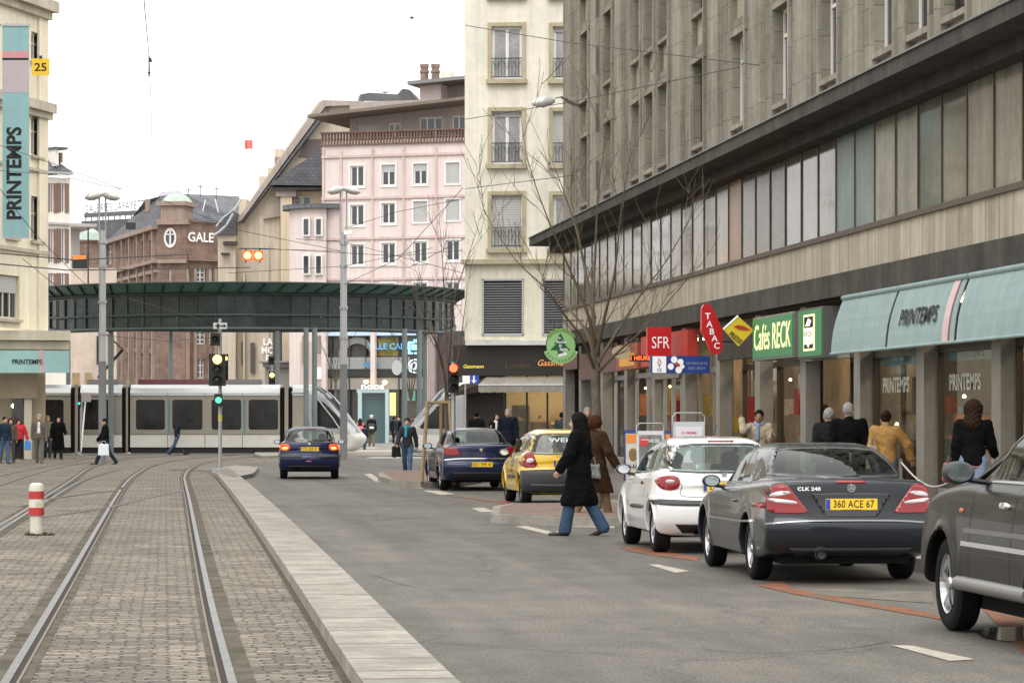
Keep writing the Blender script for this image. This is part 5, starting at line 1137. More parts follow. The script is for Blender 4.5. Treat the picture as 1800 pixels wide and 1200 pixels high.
def surf(fn, lo, hi, h, proj=2):
    """surface nets -> (verts, quads, normals)"""
    ax = [np.arange(lo[i], hi[i]+h, h) for i in range(3)]; X, Y, Z = np.meshgrid(*ax, indexing='ij'); V = fn(X, Y, Z); I = V < 0
    n = [len(a) for a in ax]; acc = np.zeros((n[0]-1, n[1]-1, n[2]-1, 3)); cnt = np.zeros((n[0]-1, n[1]-1, n[2]-1))
    def sl(o): return tuple(slice(o[i], n[i]-1+o[i]) for i in range(3))
    for a in range(3):
        b, c = (a+1) % 3, (a+2) % 3
        for ob in (0, 1):
            for oc in (0, 1):
                o0 = [0]*3; o0[b] = ob; o0[c] = oc; o1 = list(o0); o1[a] = 1; v0, v1 = V[sl(o0)], V[sl(o1)]; m = (v0 < 0) != (v1 < 0)
                den = np.where(m, v0-v1, 1); t = np.where(m, v0/den, 0); p = np.zeros(acc.shape); p[..., a] = t; p[..., b] = ob; p[..., c] = oc
                acc += p*m[..., None]; cnt += m
    act = cnt > 0; idx = np.full(act.shape, -1); idx[act] = np.arange(act.sum()); base = np.argwhere(act)
    vs = np.array([lo[0], lo[1], lo[2]])+(base+acc[act]/cnt[act][:, None])*h; Q = []
    for a in range(3):
        b, c = (a+1) % 3, (a+2) % 3; s0 = [slice(0, n[i]) for i in range(3)]; s1 = list(s0); s0[a] = slice(0, n[a]-1); s1[a] = slice(1, n[a])
        i0, i1 = I[tuple(s0)], I[tuple(s1)]; m = i0 != i1; w = np.argwhere(m); w = w[(w[:, b] > 0) & (w[:, c] > 0) & (w[:, b] < n[b]-1) & (w[:, c] < n[c]-1)]
        def cell(db, dc): q = w.copy(); q[:, b] -= db; q[:, c] -= dc; return idx[q[:, 0], q[:, 1], q[:, 2]]
        q = np.stack([cell(1, 1), cell(0, 1), cell(0, 0), cell(1, 0)], 1); ins = i0[w[:, 0], w[:, 1], w[:, 2]]; q[~ins] = q[~ins][:, ::-1]; Q.append(q)
    Q = np.concatenate(Q); Q = Q[(Q >= 0).all(1)]; e = h*.2
    def grad(p, e):
        x, y, z = p[:, 0], p[:, 1], p[:, 2]; g = np.stack([fn(x+e, y, z)-fn(x-e, y, z), fn(x, y+e, z)-fn(x, y-e, z), fn(x, y, z+e)-fn(x, y, z-e)], 1)/(2*e); return g
    for _ in range(proj):
        g = grad(vs, e); f = fn(vs[:, 0], vs[:, 1], vs[:, 2]); l2 = (g*g).sum(1)+1e-6; st = np.clip(f/l2, -h*.5, h*.5); vs = vs-g*st[:, None]
    g = grad(vs, e); nr = g/(np.linalg.norm(g, axis=1)[:, None]+1e-9)
    return vs, Q, nr
def sdf_mesh(name, fn, lo, hi, h, m, parent=None, normals=False, proj=1, **tags):
    vs, Q, nr = surf(fn, lo, hi, h, proj); me = bpy.data.meshes.new(name); me.from_pydata(vs.tolist(), [], Q.tolist()); me.materials.append(m); me.shade_smooth()
    if normals: me.normals_split_custom_set_from_vertices([tuple(q) for q in nr])
    o = bpy.data.objects.new(name, me); COL.objects.link(o); o.parent = parent; return tag(o, **tags)
# ================================================================ cars
def paint(name, c, metal=.5, rough=.32, coat=1.0):
    m = mat(name, c, rough, metal, spec=.5 if coat > .8 else .2, coat=coat, var=.03, scale=2, obj=True); return m
M_CGL = bpy.data.materials.new('car_glass'); M_CGL.use_nodes = True
_t = NT(M_CGL); _t.n.remove(_t.n['Principled BSDF']); _tr = _t.a('ShaderNodeBsdfTransparent'); _tr.inputs[0].default_value = (.60, .70, .66, 1); _gl = _t.a('ShaderNodeBsdfGlossy', Roughness=.015, Color=(.62,.64,.64,1))
_mx = _t.a('ShaderNodeMixShader'); _t.L(fresnel(_t, 1.15), _mx.inputs[0]); _t.L(_tr.outputs[0], _mx.inputs[1]); _t.L(_gl.outputs[0], _mx.inputs[2]); _t.L(_mx.outputs[0], _t.n['Material Output'].inputs[0])
M_FRIT = mat('glass_border', (.010,.010,.011), .25, coat=.5); M_TRIM = mat('grey_bumper_plastic', (.045,.045,.047), .55, var=.1, scale=3, obj=True)
M_TAIL = mat('tail_light_red', (.24,.006,.009), .12, coat=.4, spec=.4); M_TAILW = mat('tail_light_clear', (.55,.50,.50), .15, coat=1)
M_CHROME = mat('chrome', (.75,.75,.76), .12, 1.0); M_ALLOY = mat('alloy_wheel', (.50,.50,.51), .3, .85); M_SEAT = mat('dark_seat_cloth', (.045,.045,.048), .9)
M_PLATE = mat('yellow_plate', (.85,.55,.03), .4); M_EUB = mat('plate_blue', (.02,.06,.35), .4); M_UNDER = mat('underbody', (.012,.012,.012), .9)
M_MIRR = mat('mirror_glass', (.55,.62,.62), .05, 1.0)
class Car:
    def __init__(s, S, root, pm):
        s.S = S; s.root = root; s.pm = pm; s.low = Tab(S['low'], 2); s.gh = Tab(S['gh'], 2); s.hw = S['W']/2
        s.full = lambda X, Y, Z: s.hull(X, Y, Z)
        h0 = .045; L = S['L']; lo = (-.12, -s.hw-.12, .08); hi = (L+.12, s.hw+.12, S['H']+.12)
        vs, Q, nr = surf(s.hull, lo, hi, h0, 2); s.bvh = BVHTree.FromPolygons(vs.tolist(), Q.tolist()); s.nr = nr
        sdf_mesh('body', s.shell, lo, hi, S.get('res', .024), pm, root, normals=True, proj=2)
    def hull(s, X, Y, Z):
        S = s.S; a = np.abs(Y); r = a/s.hw; L = S['L']
        xe = X-S.get('rc', .16)*r**2.6*np.clip(1-X/1.0, 0, 1)+S.get('fc', .30)*r**2.4*np.clip(1-(L-X)/1.3, 0, 1)
        ze = Z+S.get('cr', .035)*r**2.2*np.clip((Z-.7)*4, 0, 1)
        d1 = s.low(xe, ze)
        zz = Z; side = s.hw - S.get('bulge', .07)*np.clip((zz-.58)/.42, 0, 1.3)**1.7 - .075*np.clip((.42-zz)/.25, 0, 1)**1.5
        side = side - .035*np.clip((.7-X)/.7, 0, 1)**2 - .05*np.clip((X-L+.8)/.8, 0, 1)**2
        for ax in S['axles']: side = side+S.get('flare', .018)*np.exp(-((np.sqrt((X-ax)**2+(Z-S['wr'])**2)-S['wr']-.06)/.07)**2)*(zz > .2)
        d2 = (a-side)*.92; d = smax(d1, d2, .085)
        g1 = s.gh(X-S.get('grc', .12)*r**2*np.clip((1.6-X)/1.0, 0, 1)+S.get('gfc', .18)*r**2*np.clip((X-2.0)/1.0, 0, 1), Z+.03*r**2)
        zb = S['belt']; gw = S['gw'] - S['tum']*(Z-zb) - .10*np.clip((Z-zb-.28)/.2, 0, 1)**2
        gw = gw-S.get('gtaper', .06)*np.clip((1.5-X)/1.2, 0, 1)**1.5-.05*np.clip((X-2.2)/1.2, 0, 1)**1.5
        g = smax(g1, (a-gw)*.9, S.get('gk', .10)); return smin(d, g, S.get('jk', .035))
    def shell(s, X, Y, Z):
        S = s.S; d = s.hull(X, Y, Z); a = np.abs(Y)
        for ax in S['axles']:
            c = np.maximum(np.sqrt((X-ax)**2+(Z-S['wr'])**2)-S['wr']-.055, (s.hw-.34)-a); d = smax(d, -c, .012)
        d = smax(d, -(np.maximum(np.abs(X-S['L']/2)-S['L']/2+.25, Z-.24)), .02)
        x0, x1 = S['cab']; inner = np.maximum(s.hull(X, Y, Z)+.055, np.maximum(np.maximum(x0-X, X-x1), .5-Z)); cut = inner
        for w in S['side_win']:
            p = poly_sdf(w, X, Z)+.012; cut = np.minimum(cut, np.maximum(p, .35-a))
        for w, rng in ((S['rear_win'], -1), (S['front_win'], 1)):
            full = [(-y, z) for y, z in w][::-1]+list(w); p = poly_sdf(full, Y, Z)+.015; xm = (x0+x1)/2
            cut = np.minimum(cut, np.maximum(p, (X-xm) if rng < 0 else (xm-X)))
        return smax(d, -cut, .006)
    def hit(s, view, u, v, sgn=1):
        if view == 'side': o, d = Vector((u, sgn*3, v)), Vector((0, -sgn, 0))
        elif view == 'rear': o, d = Vector((-2, u, v)), Vector((1, 0, 0))
        else: o, d = Vector((8, u, v)), Vector((-1, 0, 0))
        h = s.bvh.ray_cast(o, d)
        if h[0] is None:
            q = Vector((u, sgn*s.hw, v)) if view == 'side' else Vector((.2 if view == 'rear' else s.S['L']-.3, u, v)); h = s.bvh.find_nearest(q); return h[0], h[1]
        return h[0], h[1]
    def patch(s, view, poly, m, name, off=.004, sgn=1, step=.035, parent=None, rnd=1, hole=None, th=.006):
        poly = chaikin(poly, rnd) if rnd else list(poly); bm = bmesh.new(); vs = [bm.verts.new((p[0], p[1], 0)) for p in poly]
        if hole:
            hp = chaikin(hole, rnd) if rnd else list(hole); vh = [bm.verts.new((p[0], p[1], 0)) for p in hp]; n = len(vs)
            if len(vh) == n:
                for i in range(n): bm.faces.new((vs[i], vs[(i+1) % n], vh[(i+1) % n], vh[i]))
        else: bm.faces.new(vs)
        for ax in (0, 1):
            c = [p[ax] for p in poly]; k = math.floor(min(c)/step)*step+step*.37
            while k < max(c):
                no = (1, 0, 0) if ax == 0 else (0, 1, 0); co = (k, 0, 0) if ax == 0 else (0, k, 0)
                bmesh.ops.bisect_plane(bm, geom=bm.verts[:]+bm.edges[:]+bm.faces[:], plane_co=co, plane_no=no); k += step
        bmesh.ops.triangulate(bm, faces=[f for f in bm.faces if len(f.verts) > 4])
        nrm = {}
        for v in bm.verts: p, n = s.hit(view, v.co.x, v.co.y, sgn); nrm[v] = n; v.co = p+n*off
        if th:
            be = [e for e in bm.edges if e.is_boundary]; r = bmesh.ops.extrude_edge_only(bm, edges=be); 
            for v in [g for g in r['geom'] if isinstance(g, bmesh.types.BMVert)]: h = s.bvh.find_nearest(v.co); v.co = v.co-(h[1] if h[1] else Vector((0, 0, 0)))*(off+th)
        bmesh.ops.recalc_face_normals(bm, faces=bm.faces); me = bpy.data.meshes.new(name); bm.to_mesh(me); bm.free(); me.materials.append(m); me.shade_smooth()
        o = bpy.data.objects.new(name, me); COL.objects.link(o); o.parent = parent or s.root; return o
    def line(s, view, pts, w, m, name, off=.0025, sgn=1, parent=None, smooth=True):
        """narrow strip laid on the body along pts"""
        P3 = [Vector((p[0], p[1], 0)) for p in pts]; P3 = smoothline(P3, 8) if smooth else P3; q = []
        for i in range(len(P3)-1):
            n = max(1, int((P3[i+1]-P3[i]).length/.03)); q += [P3[i].lerp(P3[i+1], k/n) for k in range(n)]
        q.append(P3[-1]); b = MB(); L = []
        for i, p in enumerate(q):
            t = (q[min(i+1, len(q)-1)]-q[max(i-1, 0)]).normalized(); r = Vector((-t.y, t.x, 0))*w/2; ab = []
            for k in (1, -1): h, n = s.hit(view, (p+r*k).x, (p+r*k).y, sgn); ab.append(h+n*off)
            L.append(ab)
        for i in range(len(L)-1): b.quad(L[i][0], L[i][1], L[i+1][1], L[i+1][0])
        return b.build(name, m, parent or s.root)
    def txt(s, string, view, u, v, size, m, name='lettering', sgn=1, off=.004, **kw):
        me = text_mesh(string, size, **kw)
        for q in me.vertices:
            a, c = q.co.x, q.co.y
            if view == 'rear': h, n = s.hit(view, u-a, v+c)
            else: h, n = s.hit(view, u+(a if sgn < 0 else -a)*-1 if False else u-a*sgn, v+c, sgn)
            q.co = h+n*off
        me.materials.append(m); o = bpy.data.objects.new(name, me); COL.objects.link(o); o.parent = s.root; return o
    def glass(s):
        S = s.S
        for sgn in (1, -1):
            for w in S['side_win']:
                c = (sum(p[0] for p in w)/len(w), sum(p[1] for p in w)/len(w)); big = [(p[0]+(p[0]-c[0])*.10, p[1]+(p[1]-c[1])*.12) for p in w]
                fr = s.patch('side', big, M_FRIT, 'side_window', .003, sgn, rnd=0, hole=w); s.patch('side', w, M_CGL, 'pane', .002, sgn, rnd=0, parent=fr, th=0)
        for nm, w, view in (('rear_window', S['rear_win'], 'rear'), ('windscreen', S['front_win'], 'front')):
            full = [(-y, z) for y, z in w][::-1]+list(w); c = sum(p[1] for p in full)/len(full); big = [(p[0]*1.07, p[1]+(p[1]-c)*.16) for p in full]
            fr = s.patch(view, big, M_FRIT, nm, .003, 1, rnd=0, hole=full); s.patch(view, full, M_CGL, 'pane', .002, 1, rnd=0, parent=fr, th=0)
    def wheels(s, style='alloy', cover=None):
        S = s.S; r = S['wr']
        for ax in S['axles']:
            for sg in (1, -1):
                yo = sg*(s.hw-.035); w = .19; b = MB(); e = 1 if sg > 0 else -1
                prof = [(r*.64, 0), (r*.66, -.005), (r*.80, .004), (r*.93, -.004), (r, -.03), (r, -w+.03), (r*.93, -w), (r*.6, -w)]
                b.lathe([(a, h*e) for a, h in prof], (ax, yo, r), 'y', 36, cap=False); t = b.build('wheel', M_RUBBER, s.root, smooth=True)
                b = MB(); rr = r*.66
                b.lathe([(rr, -.012*e), (rr*.94, -.035*e), (rr*.9, -.07*e)], (ax, yo, r), 'y', 32, cap=False)
                n = {'alloy': 5, 'jeep': 5, 'cover': 9}[style]; wd = {'alloy': .30, 'jeep': .36, 'cover': .40}[style]
                for k in range(n):
                    a = 2*math.pi*k/n+.3; q = []
                    for aa, ra in ((-wd*.9, .16), (wd*.9, .16), (wd*.42, .93), (-wd*.42, .93)):
                        if ra < .5: aa *= 1.0
                        q.append((ax+math.cos(a+aa*(1 if ra < .5 else .8))*rr*ra, yo-.018*e-(.012*e if ra < .5 else 0), r+math.sin(a+aa*(1 if ra < .5 else .8))*rr*ra))
                    b.prism(q, (0, -.02*e, 0))
                b.lathe([(0, -.008*e), (rr*.20, -.01*e), (rr*.24, -.03*e)], (ax, yo, r), 'y', 16); b.build('rim', cover or M_ALLOY, t)
                b = MB(); b.lathe([(rr*.9, -.075*e), (0, -.08*e)], (ax, yo, r), 'y', 20); b.build('brake_disc', M_DKMET, t)
    def plate(s, string, z, y=0, w=.52, h=.11, x=None):
        p, n = s.hit('rear', y, z); x = (p.x if x is None else x)-.012; b = MB(); b.box(x, x+.012, y-w/2, y+w/2, z-h/2, z+h/2); pl = b.build('number_plate', M_PLATE, s.root)
        b = MB(); b.box(x-.002, x-.0005, y+w/2-.045, y+w/2-.002, z-h/2+.004, z+h/2-.004); b.build('plate_band', M_EUB, pl)
        me = text_mesh(string, .072, bold=.012, sx=.78, space=1.05); me.transform(Matrix(((0, 0, -1, x-.003), (-1, 0, 0, y-.02), (0, 1, 0, z), (0, 0, 0, 1)))); me.materials.append(M_INK)
        o = bpy.data.objects.new('lettering', me); COL.objects.link(o); o.parent = pl
    def mirror(s, x, z, m, out=.17, sz=1.0, glassm=None):
        for sg in (1, -1):
            y = sg*(s.hw-.02+out*.5); c = (x, y, z)
            def f(X, Y, Z, c=c): return (np.sqrt(((X-c[0]-.02)/.62)**2+((Y-c[1]))**2+((Z-c[2])/.68)**2)-.115*sz)*.6
            o = sdf_mesh('wing_mirror', lambda X, Y, Z: smax(f(X, Y, Z), (c[0]-.035-X), .01), (x-.15, y-.17*sz, z-.14), (x+.15, y+.17*sz, z+.14), .013, m, s.root)
            b = MB(); b.prism([(x-.038, y+.088*sz*math.cos(a*.3927), z+.062*sz*math.sin(a*.3927)) for a in range(16)], (.004, 0, 0)); b.build('mirror_glass', glassm or M_MIRR, o)
            b = MB(); b.tube([(x+.02, y-sg*.05, z-.05), (x+.04, sg*(s.hw-.16), z-.08)], .022, 6); b.build('mirror_foot', M_BLACK, o)
    def inside(s, xf, xr):
        for y in (.36, -.36):
            def f(X, Y, Z, y=y):
                back = np.maximum(np.maximum(np.abs(X-xf+(Z-.8)*.25)-.05, np.abs(Y-y)-.22), np.abs(Z-.75)-.30); hd = np.sqrt(((X-xf+.09)/.6)**2+(Y-y)**2+((Z-1.14)/.7)**2)*.7-.085; return smin(back-.02, hd, .04)
            sdf_mesh('seat', f, (xf-.3, y-.3, .4), (xf+.3, y+.3, 1.3), .03, M_SEAT, s.root)
        b = MB(); b.box(xr-.1, xr+.08, -.58, .58, .5, .98); 
        for y in (.35, -.35): b.box(xr-.08, xr+.02, y-.12, y+.12, .98, 1.10)
        b.build('rear_seat', M_SEAT, s.root)
        b = MB(); x1 = s.S['cab'][1]; b.box(x1-.35, x1+.05, -.62, .62, .6, .88); b.build('dashboard', M_SEAT, s.root)
        b = MB(); n = 16; c = Vector((x1-.42, .36, .92)); pts = [c+Vector((.08*math.sin(a*.3927), .18*math.cos(a*.3927), .17*math.sin(a*.3927))) for a in range(n+1)]; b.tube(pts, .014, 6, cap=False); b.build('steering_wheel', M_BLACK, s.root)
    def under(s):
        b = MB(); L = s.S['L']; b.box(.35, L-.4, -s.hw+.22, s.hw-.22, .19, .32)
        for ax in s.S['axles']: b.tube([(ax, -s.hw+.1, s.S['wr']), (ax, s.hw-.1, s.S['wr'])], .045, 8)
        b.build('underbody', M_UNDER, s.root)
def place_car(rl, fl, S, name, label, cat, group=None):
    """rl, fl: photo pixels where the outer rear-left and front-left tyres touch the road"""
    a, b = G(*rl), G(*fl); d = (b-a); d.z = 0; rz = math.atan2(d.y, d.x); e = Vector((math.cos(rz), math.sin(rz), 0)); rt = Vector((e.y, -e.x, 0))
    hw = S['W']/2-.035; o = a-e*S['axles'][0]+rt*hw; o.z = 0.004
    return thing(name, label, cat, o, rz, group)
R_ = None
SPEC_CLK = dict(L=4.64, W=1.74, H=1.41, axles=(1.10, 3.815), wr=.315, belt=.93, gw=.775, tum=.40, cab=(1.15, 3.15), gtaper=.10, rc=.13, bulge=.06, res=.022,
    low=[(.10,.31),(.01,.41),(-.02,.58),(.03,.66),(.06,.80),(.07,.96),(.09,1.045),(.40,1.05),(.9,1.04),(1.7,1.0),(2.6,.95),(3.2,.94),(3.5,.92),(4.1,.82),(4.5,.68),(4.66,.52),(4.66,.34),(4.55,.19),(4.2,.15),(.8,.19),(.35,.27)],
    gh=[(.55,.90),(.72,1.06),(1.02,1.22),(1.38,1.345),(1.8,1.395),(2.2,1.39),(2.6,1.32),(2.95,1.16),(3.5,.88),(3.5,.80),(.6,.80)],
    side_win=[[(1.42,1.0),(1.55,1.13),(1.85,1.28),(2.05,1.30),(1.98,.985)],[(2.02,.985),(2.09,1.30),(2.35,1.27),(2.75,1.12),(3.05,.96)]],
    rear_win=[(.635,1.085),(.60,1.16),(.50,1.34),(.0,1.375),(-.001,1.06),(.35,1.065)], front_win=[(.66,1.0),(.52,1.33),(.0,1.36),(-.001,.97)])
for _s in (SPEC_CLK,): _s['rear_win'] = [(.0,1.335),(.30,1.33),(.50,1.31),(.60,1.18),(.645,1.085),(.35,1.07),(.0,1.065)]; _s['front_win'] = [(.0,1.32),(.52,1.30),(.66,1.0),(.0,.97)]
def build_clk():
    r = place_car((1318,1018), (1240,994), SPEC_CLK, 'parked_car', 'dark grey coupe parked in front of the white hatchback, yellow 360 ACE 67 plate', 'car', 'cars parked along the kerb')
    pm = paint('dark_grey_metallic', (.016,.019,.025), .1, .28, .5); c = Car(SPEC_CLK, r, pm); c.glass(); c.wheels('alloy'); c.inside(2.35, 1.45); c.under()
    for sg in (1, -1):
        o = c.patch('rear', [(.885*sg,.71),(.42*sg,.70),(.46*sg,.76),(.55*sg,.88),(.645*sg,1.0),(.76*sg,.98),(.86*sg,.90)], M_TAIL, 'tail_light', .008, rnd=1)
        c.patch('rear', [(.80*sg,.82),(.55*sg,.79),(.53*sg,.815),(.60*sg,.835),(.82*sg,.86)], M_TAILW, 'reversing_lamp', .012, rnd=1, parent=o)
        c.patch('rear', [(.80*sg,.86),(.60*sg,.895),(.61*sg,.925),(.72*sg,.925),(.79*sg,.895)], M_TAILW, 'indicator', .012, rnd=1, parent=o)
        c.line('rear', [(.43*sg,.705),(.30*sg,.655),(0,.650)], .008, M_BLACK, 'boot_gap'); c.line('rear', [(.66*sg,1.03),(.60*sg,.96),(.50*sg,.83),(.42*sg,.72)], .007, M_BLACK, 'boot_gap')
        c.line('side', [(1.62,1.02),(1.55,.80),(1.60,.45),(1.62,.30)], .008, M_BLACK, 'door_gap', sgn=sg); c.line('side', [(3.02,.95),(3.0,.6),(2.95,.26)], .008, M_BLACK, 'door_gap', sgn=sg)
        c.patch('side', [(1.80,.80),(1.80,.77),(1.98,.77),(1.98,.80)], pm, 'door_handle', .022, sgn=sg); c.line('side', [(.55,.62),(1.6,.585),(3.4,.57)], .022, M_CHROME, 'side_moulding', .006, sgn=sg)
        c.patch('side', [(1.18,1.02),(1.36,1.0),(1.34,1.05),(1.22,1.14)], M_FRIT, 'quarter_panel_trim', .004, sgn=sg, rnd=0)
    c.patch('rear', [(-.40,.905),(.40,.905),(.39,.87),(.27,.68),(.24,.67),(-.24,.67),(-.27,.68),(-.39,.87)], mat('dark_grey_recess', (.012,.014,.017), .35, .4, coat=.6), 'plate_recess', .003, rnd=1)
    c.patch('rear', [(-.15,1.022),(.15,1.022),(.15,1.002),(-.15,1.002)], M_TAIL, 'third_brake_light', .008, rnd=0)
    c.line('rear', [(.84,.60),(.5,.625),(0,.632),(-.5,.625),(-.84,.60)], .016, mat('painted_crease_highlight', (.20,.21,.22), .25, .7), 'bumper_crease_highlight', .012); c.line('rear', [(.80,.44),(.4,.43),(0,.428),(-.4,.43),(-.80,.44)], .010, M_BLACK, 'bumper_gap', .003)  # highlight along the bumper crease is painted as a lighter strip
    c.plate('360 ACE 67', .795); c.txt('CLK 240', 'rear', .42, .945, .034, M_CHROME, bold=.03, sx=1.3)
    n = MB(); p, _ = c.hit('rear', 0, .955); n.lathe([(.042, 0), (.042, .008), (.036, .008), (.036, 0)], p+Vector((-.012, 0, 0)), 'x', 24)
    for k in range(3): a = math.pi/2+k*2.094; n.prism([p+Vector((-.010, math.cos(a+1.57)*.008, math.sin(a+1.57)*.008)), p+Vector((-.010, math.cos(a)*.038, math.sin(a)*.038)), p+Vector((-.010, -math.cos(a+1.57)*.008, -math.sin(a+1.57)*.008))], (-.006, 0, 0))
    n.build('star_emblem', M_CHROME, r); c.mirror(2.90, .97, pm, sz=.88)
    b = MB(); b.lathe([(.052, -.02), (.055, .12), (.045, .12), (.045, -.01)], (.06, .30, .30), 'x', 18, cap=False); b.build('exhaust', M_CHROME, r, smooth=True); b = MB(); b.tube([(.1, .30, .30), (.9, .25, .26)], .06, 10); b.build('silencer', M_DKMET, r)
    c.patch('rear', [(-.62,.36),(.62,.36),(.5,.26),(-.5,.26)], M_TRIM, 'lower_valance', .004, rnd=0)
SPEC_206 = dict(L=3.835, W=1.66, H=1.44, axles=(.62, 3.06), wr=.292, belt=.93, gw=.745, tum=.34, cab=(.42, 2.75), gtaper=.07, rc=.17, grc=.15, bulge=.05, res=.024, flare=.02,
    low=[(.06,.30),(-.01,.40),(-.03,.56),(.0,.64),(.05,.68),(.06,.95),(.12,1.03),(.5,1.05),(1.5,.98),(2.4,.93),(2.8,.93),(3.3,.84),(3.7,.66),(3.86,.48),(3.86,.30),(3.7,.18),(3.4,.15),(.4,.17),(.15,.22)],
    gh=[(.04,.90),(.08,1.02),(.20,1.22),(.30,1.39),(.55,1.41),(1.0,1.425),(1.5,1.42),(1.85,1.37),(2.2,1.24),(2.9,.90),(2.9,.78),(.04,.78)],
    side_win=[[(.62,1.06),(.70,1.20),(.85,1.30),(1.20,1.345),(1.20,1.0)],[(1.26,.995),(1.26,1.35),(1.65,1.34),(2.0,1.25),(2.50,.97),(2.0,.965)]],
    rear_win=[(0,1.315),(.30,1.315),(.53,1.29),(.575,1.19),(.64,1.06),(.60,1.015),(.3,1.0),(0,1.0)], front_win=[(.0,1.37),(.50,1.34),(.66,.98),(.0,.95)])
def build_206(rl, fl, label, pm, lights, plate_s, group, roofm=None):
    r = place_car(rl, fl, SPEC_206, 'parked_car' if not lights else 'hatchback_car', label, 'car', group); c = Car(SPEC_206, r, pm); c.glass(); c.wheels('cover', mat('silver_wheel_cover', (.45,.45,.46), .35, .6)); c.inside(1.75, .85); c.under()
    tl = mat('lit_tail_light', (.5,.02,.01), .2, emis=(1,.06,.01), es=1.6) if lights else M_TAIL
    for sg in (1, -1):
        o = c.patch('rear', [(.80*sg,.93),(.62*sg,.955),(.55*sg,.93),(.53*sg,.86),(.56*sg,.79),(.66*sg,.765),(.79*sg,.80)], tl, 'tail_light', .010, rnd=2)
        if lights: c.patch('rear', [(.72*sg,.86),(.60*sg,.87),(.59*sg,.82),(.71*sg,.81)], glow('lit_lamp_core', (1, .5, .08), 5), 'lamp_core', .016, rnd=1, parent=o)
        else: c.patch('rear', [(.70*sg,.90),(.60*sg,.90),(.60*sg,.86),(.70*sg,.85)], M_TAILW, 'reversing_lamp', .0125, rnd=1, parent=o)
        c.patch('rear', [(.84*sg,.665),(.84*sg,.60),(.60*sg,.585),(.20*sg,.58),(.20*sg,.64),(.60*sg,.65)], M_TRIM, 'bumper_strip', .014, rnd=1)
        c.patch('side', [(.10,.655),(.10,.60),(.35,.595),(.35,.65)], M_TRIM, 'bumper_strip', .012, sgn=sg, rnd=0); c.patch('side', [(1.15,.575),(1.15,.525),(2.25,.505),(2.25,.555)], M_TRIM, 'side_moulding', .014, sgn=sg, rnd=1)
        c.line('side', [(1.22,1.34),(1.18,1.0),(1.12,.62),(1.16,.26)], .009, M_BLACK, 'door_gap', sgn=sg); c.line('side', [(2.52,.93),(2.50,.6),(2.42,.26)], .009, M_BLACK, 'door_gap', sgn=sg)
        c.patch('side', [(1.28,.86),(1.28,.82),(1.42,.82),(1.42,.86)], M_TRIM, 'door_handle', .016, sgn=sg)
        c.line('rear', [(.72*sg,1.34),(.70*sg,1.0),(.52*sg,.84),(.50*sg,.70),(0,.69)], .007, M_BLACK, 'tailgate_gap')
    c.patch('rear', [(-.16,1.372),(.16,1.372),(.16,1.354),(-.16,1.354)], mat('dark_red_lens', (.12,.01,.012), .2), 'third_brake_light', .008, rnd=0)
    b = MB(); p, _ = c.hit('rear', 0, .895); b.box(p.x-.02, p.x+.01, -.27, .27, .885, .905); b.build('grab_bar', pm, r)
    c.plate(plate_s, .815); c.line('rear', [(.05,1.02),(-.15,1.03),(-.42,1.045)], .022, M_BLACK, 'wiper', .018)
    p, _ = c.hit('rear', 0, .955); b = MB(); b.prism([(p.x-.012, .035, .985), (p.x-.012, -.03, .985), (p.x-.012, -.035, .945), (p.x-.012, 0, .925), (p.x-.012, .03, .945)], (.008, 0, 0)); b.build('badge', M_CHROME, r)
    c.mirror(2.45, .99, M_TRIM if not lights else pm, sz=.85, glassm=mat('pale_mirror', (.6,.62,.65), .15, .7))
    b = MB(); b.lathe([(.04, -.02), (.042, .1), (.034, .1), (.034, -.01)], (.04, .34, .27), 'x', 14, cap=False); b.build('exhaust', M_BLACK, r)
    c.patch('rear', [(-.60,.36),(.60,.36),(.5,.25),(-.5,.25)], M_BLACK, 'lower_valance', .004, rnd=0)
    if lights: c.patch('rear', [(-.09,.50),(.09,.50),(.09,.46),(-.09,.46)], M_TAIL, 'fog_light', .008)
    b = MB(); b.tube([(.75, 0, 1.45), (.55, 0, 1.58)], [.008, .004], 5); b.build('aerial', M_BLACK, r); return c
SPEC_406 = dict(L=4.60, W=1.76, H=1.41, axles=(1.02, 3.72), wr=.305, belt=.94, gw=.775, tum=.38, cab=(1.05, 3.1), gtaper=.09, rc=.15, bulge=.06, res=.03,
    low=[(.08,.28),(.0,.40),(-.02,.60),(.04,.66),(.06,.85),(.06,1.0),(.12,1.055),(.45,1.06),(.9,1.04),(1.7,.98),(2.6,.95),(3.2,.93),(3.5,.90),(4.1,.80),(4.45,.67),(4.62,.5),(4.62,.32),(4.5,.19),(4.2,.15),(.6,.17),(.2,.22)],
    gh=[(.50,.90),(.70,1.07),(.98,1.28),(1.22,1.40),(1.6,1.435),(2.1,1.43),(2.55,1.36),(2.9,1.2),(3.45,.90),(3.45,.80),(.5,.80)],
    side_win=[[(1.25,1.02),(1.38,1.28),(1.95,1.34),(1.95,.99)],[(2.02,.985),(2.02,1.34),(2.4,1.31),(2.7,1.16),(3.05,.96)]],
    rear_win=[(0,1.37),(.30,1.365),(.53,1.345),(.61,1.20),(.66,1.085),(.35,1.075),(0,1.075)], front_win=[(.0,1.37),(.52,1.34),(.68,1.0),(.0,.97)])
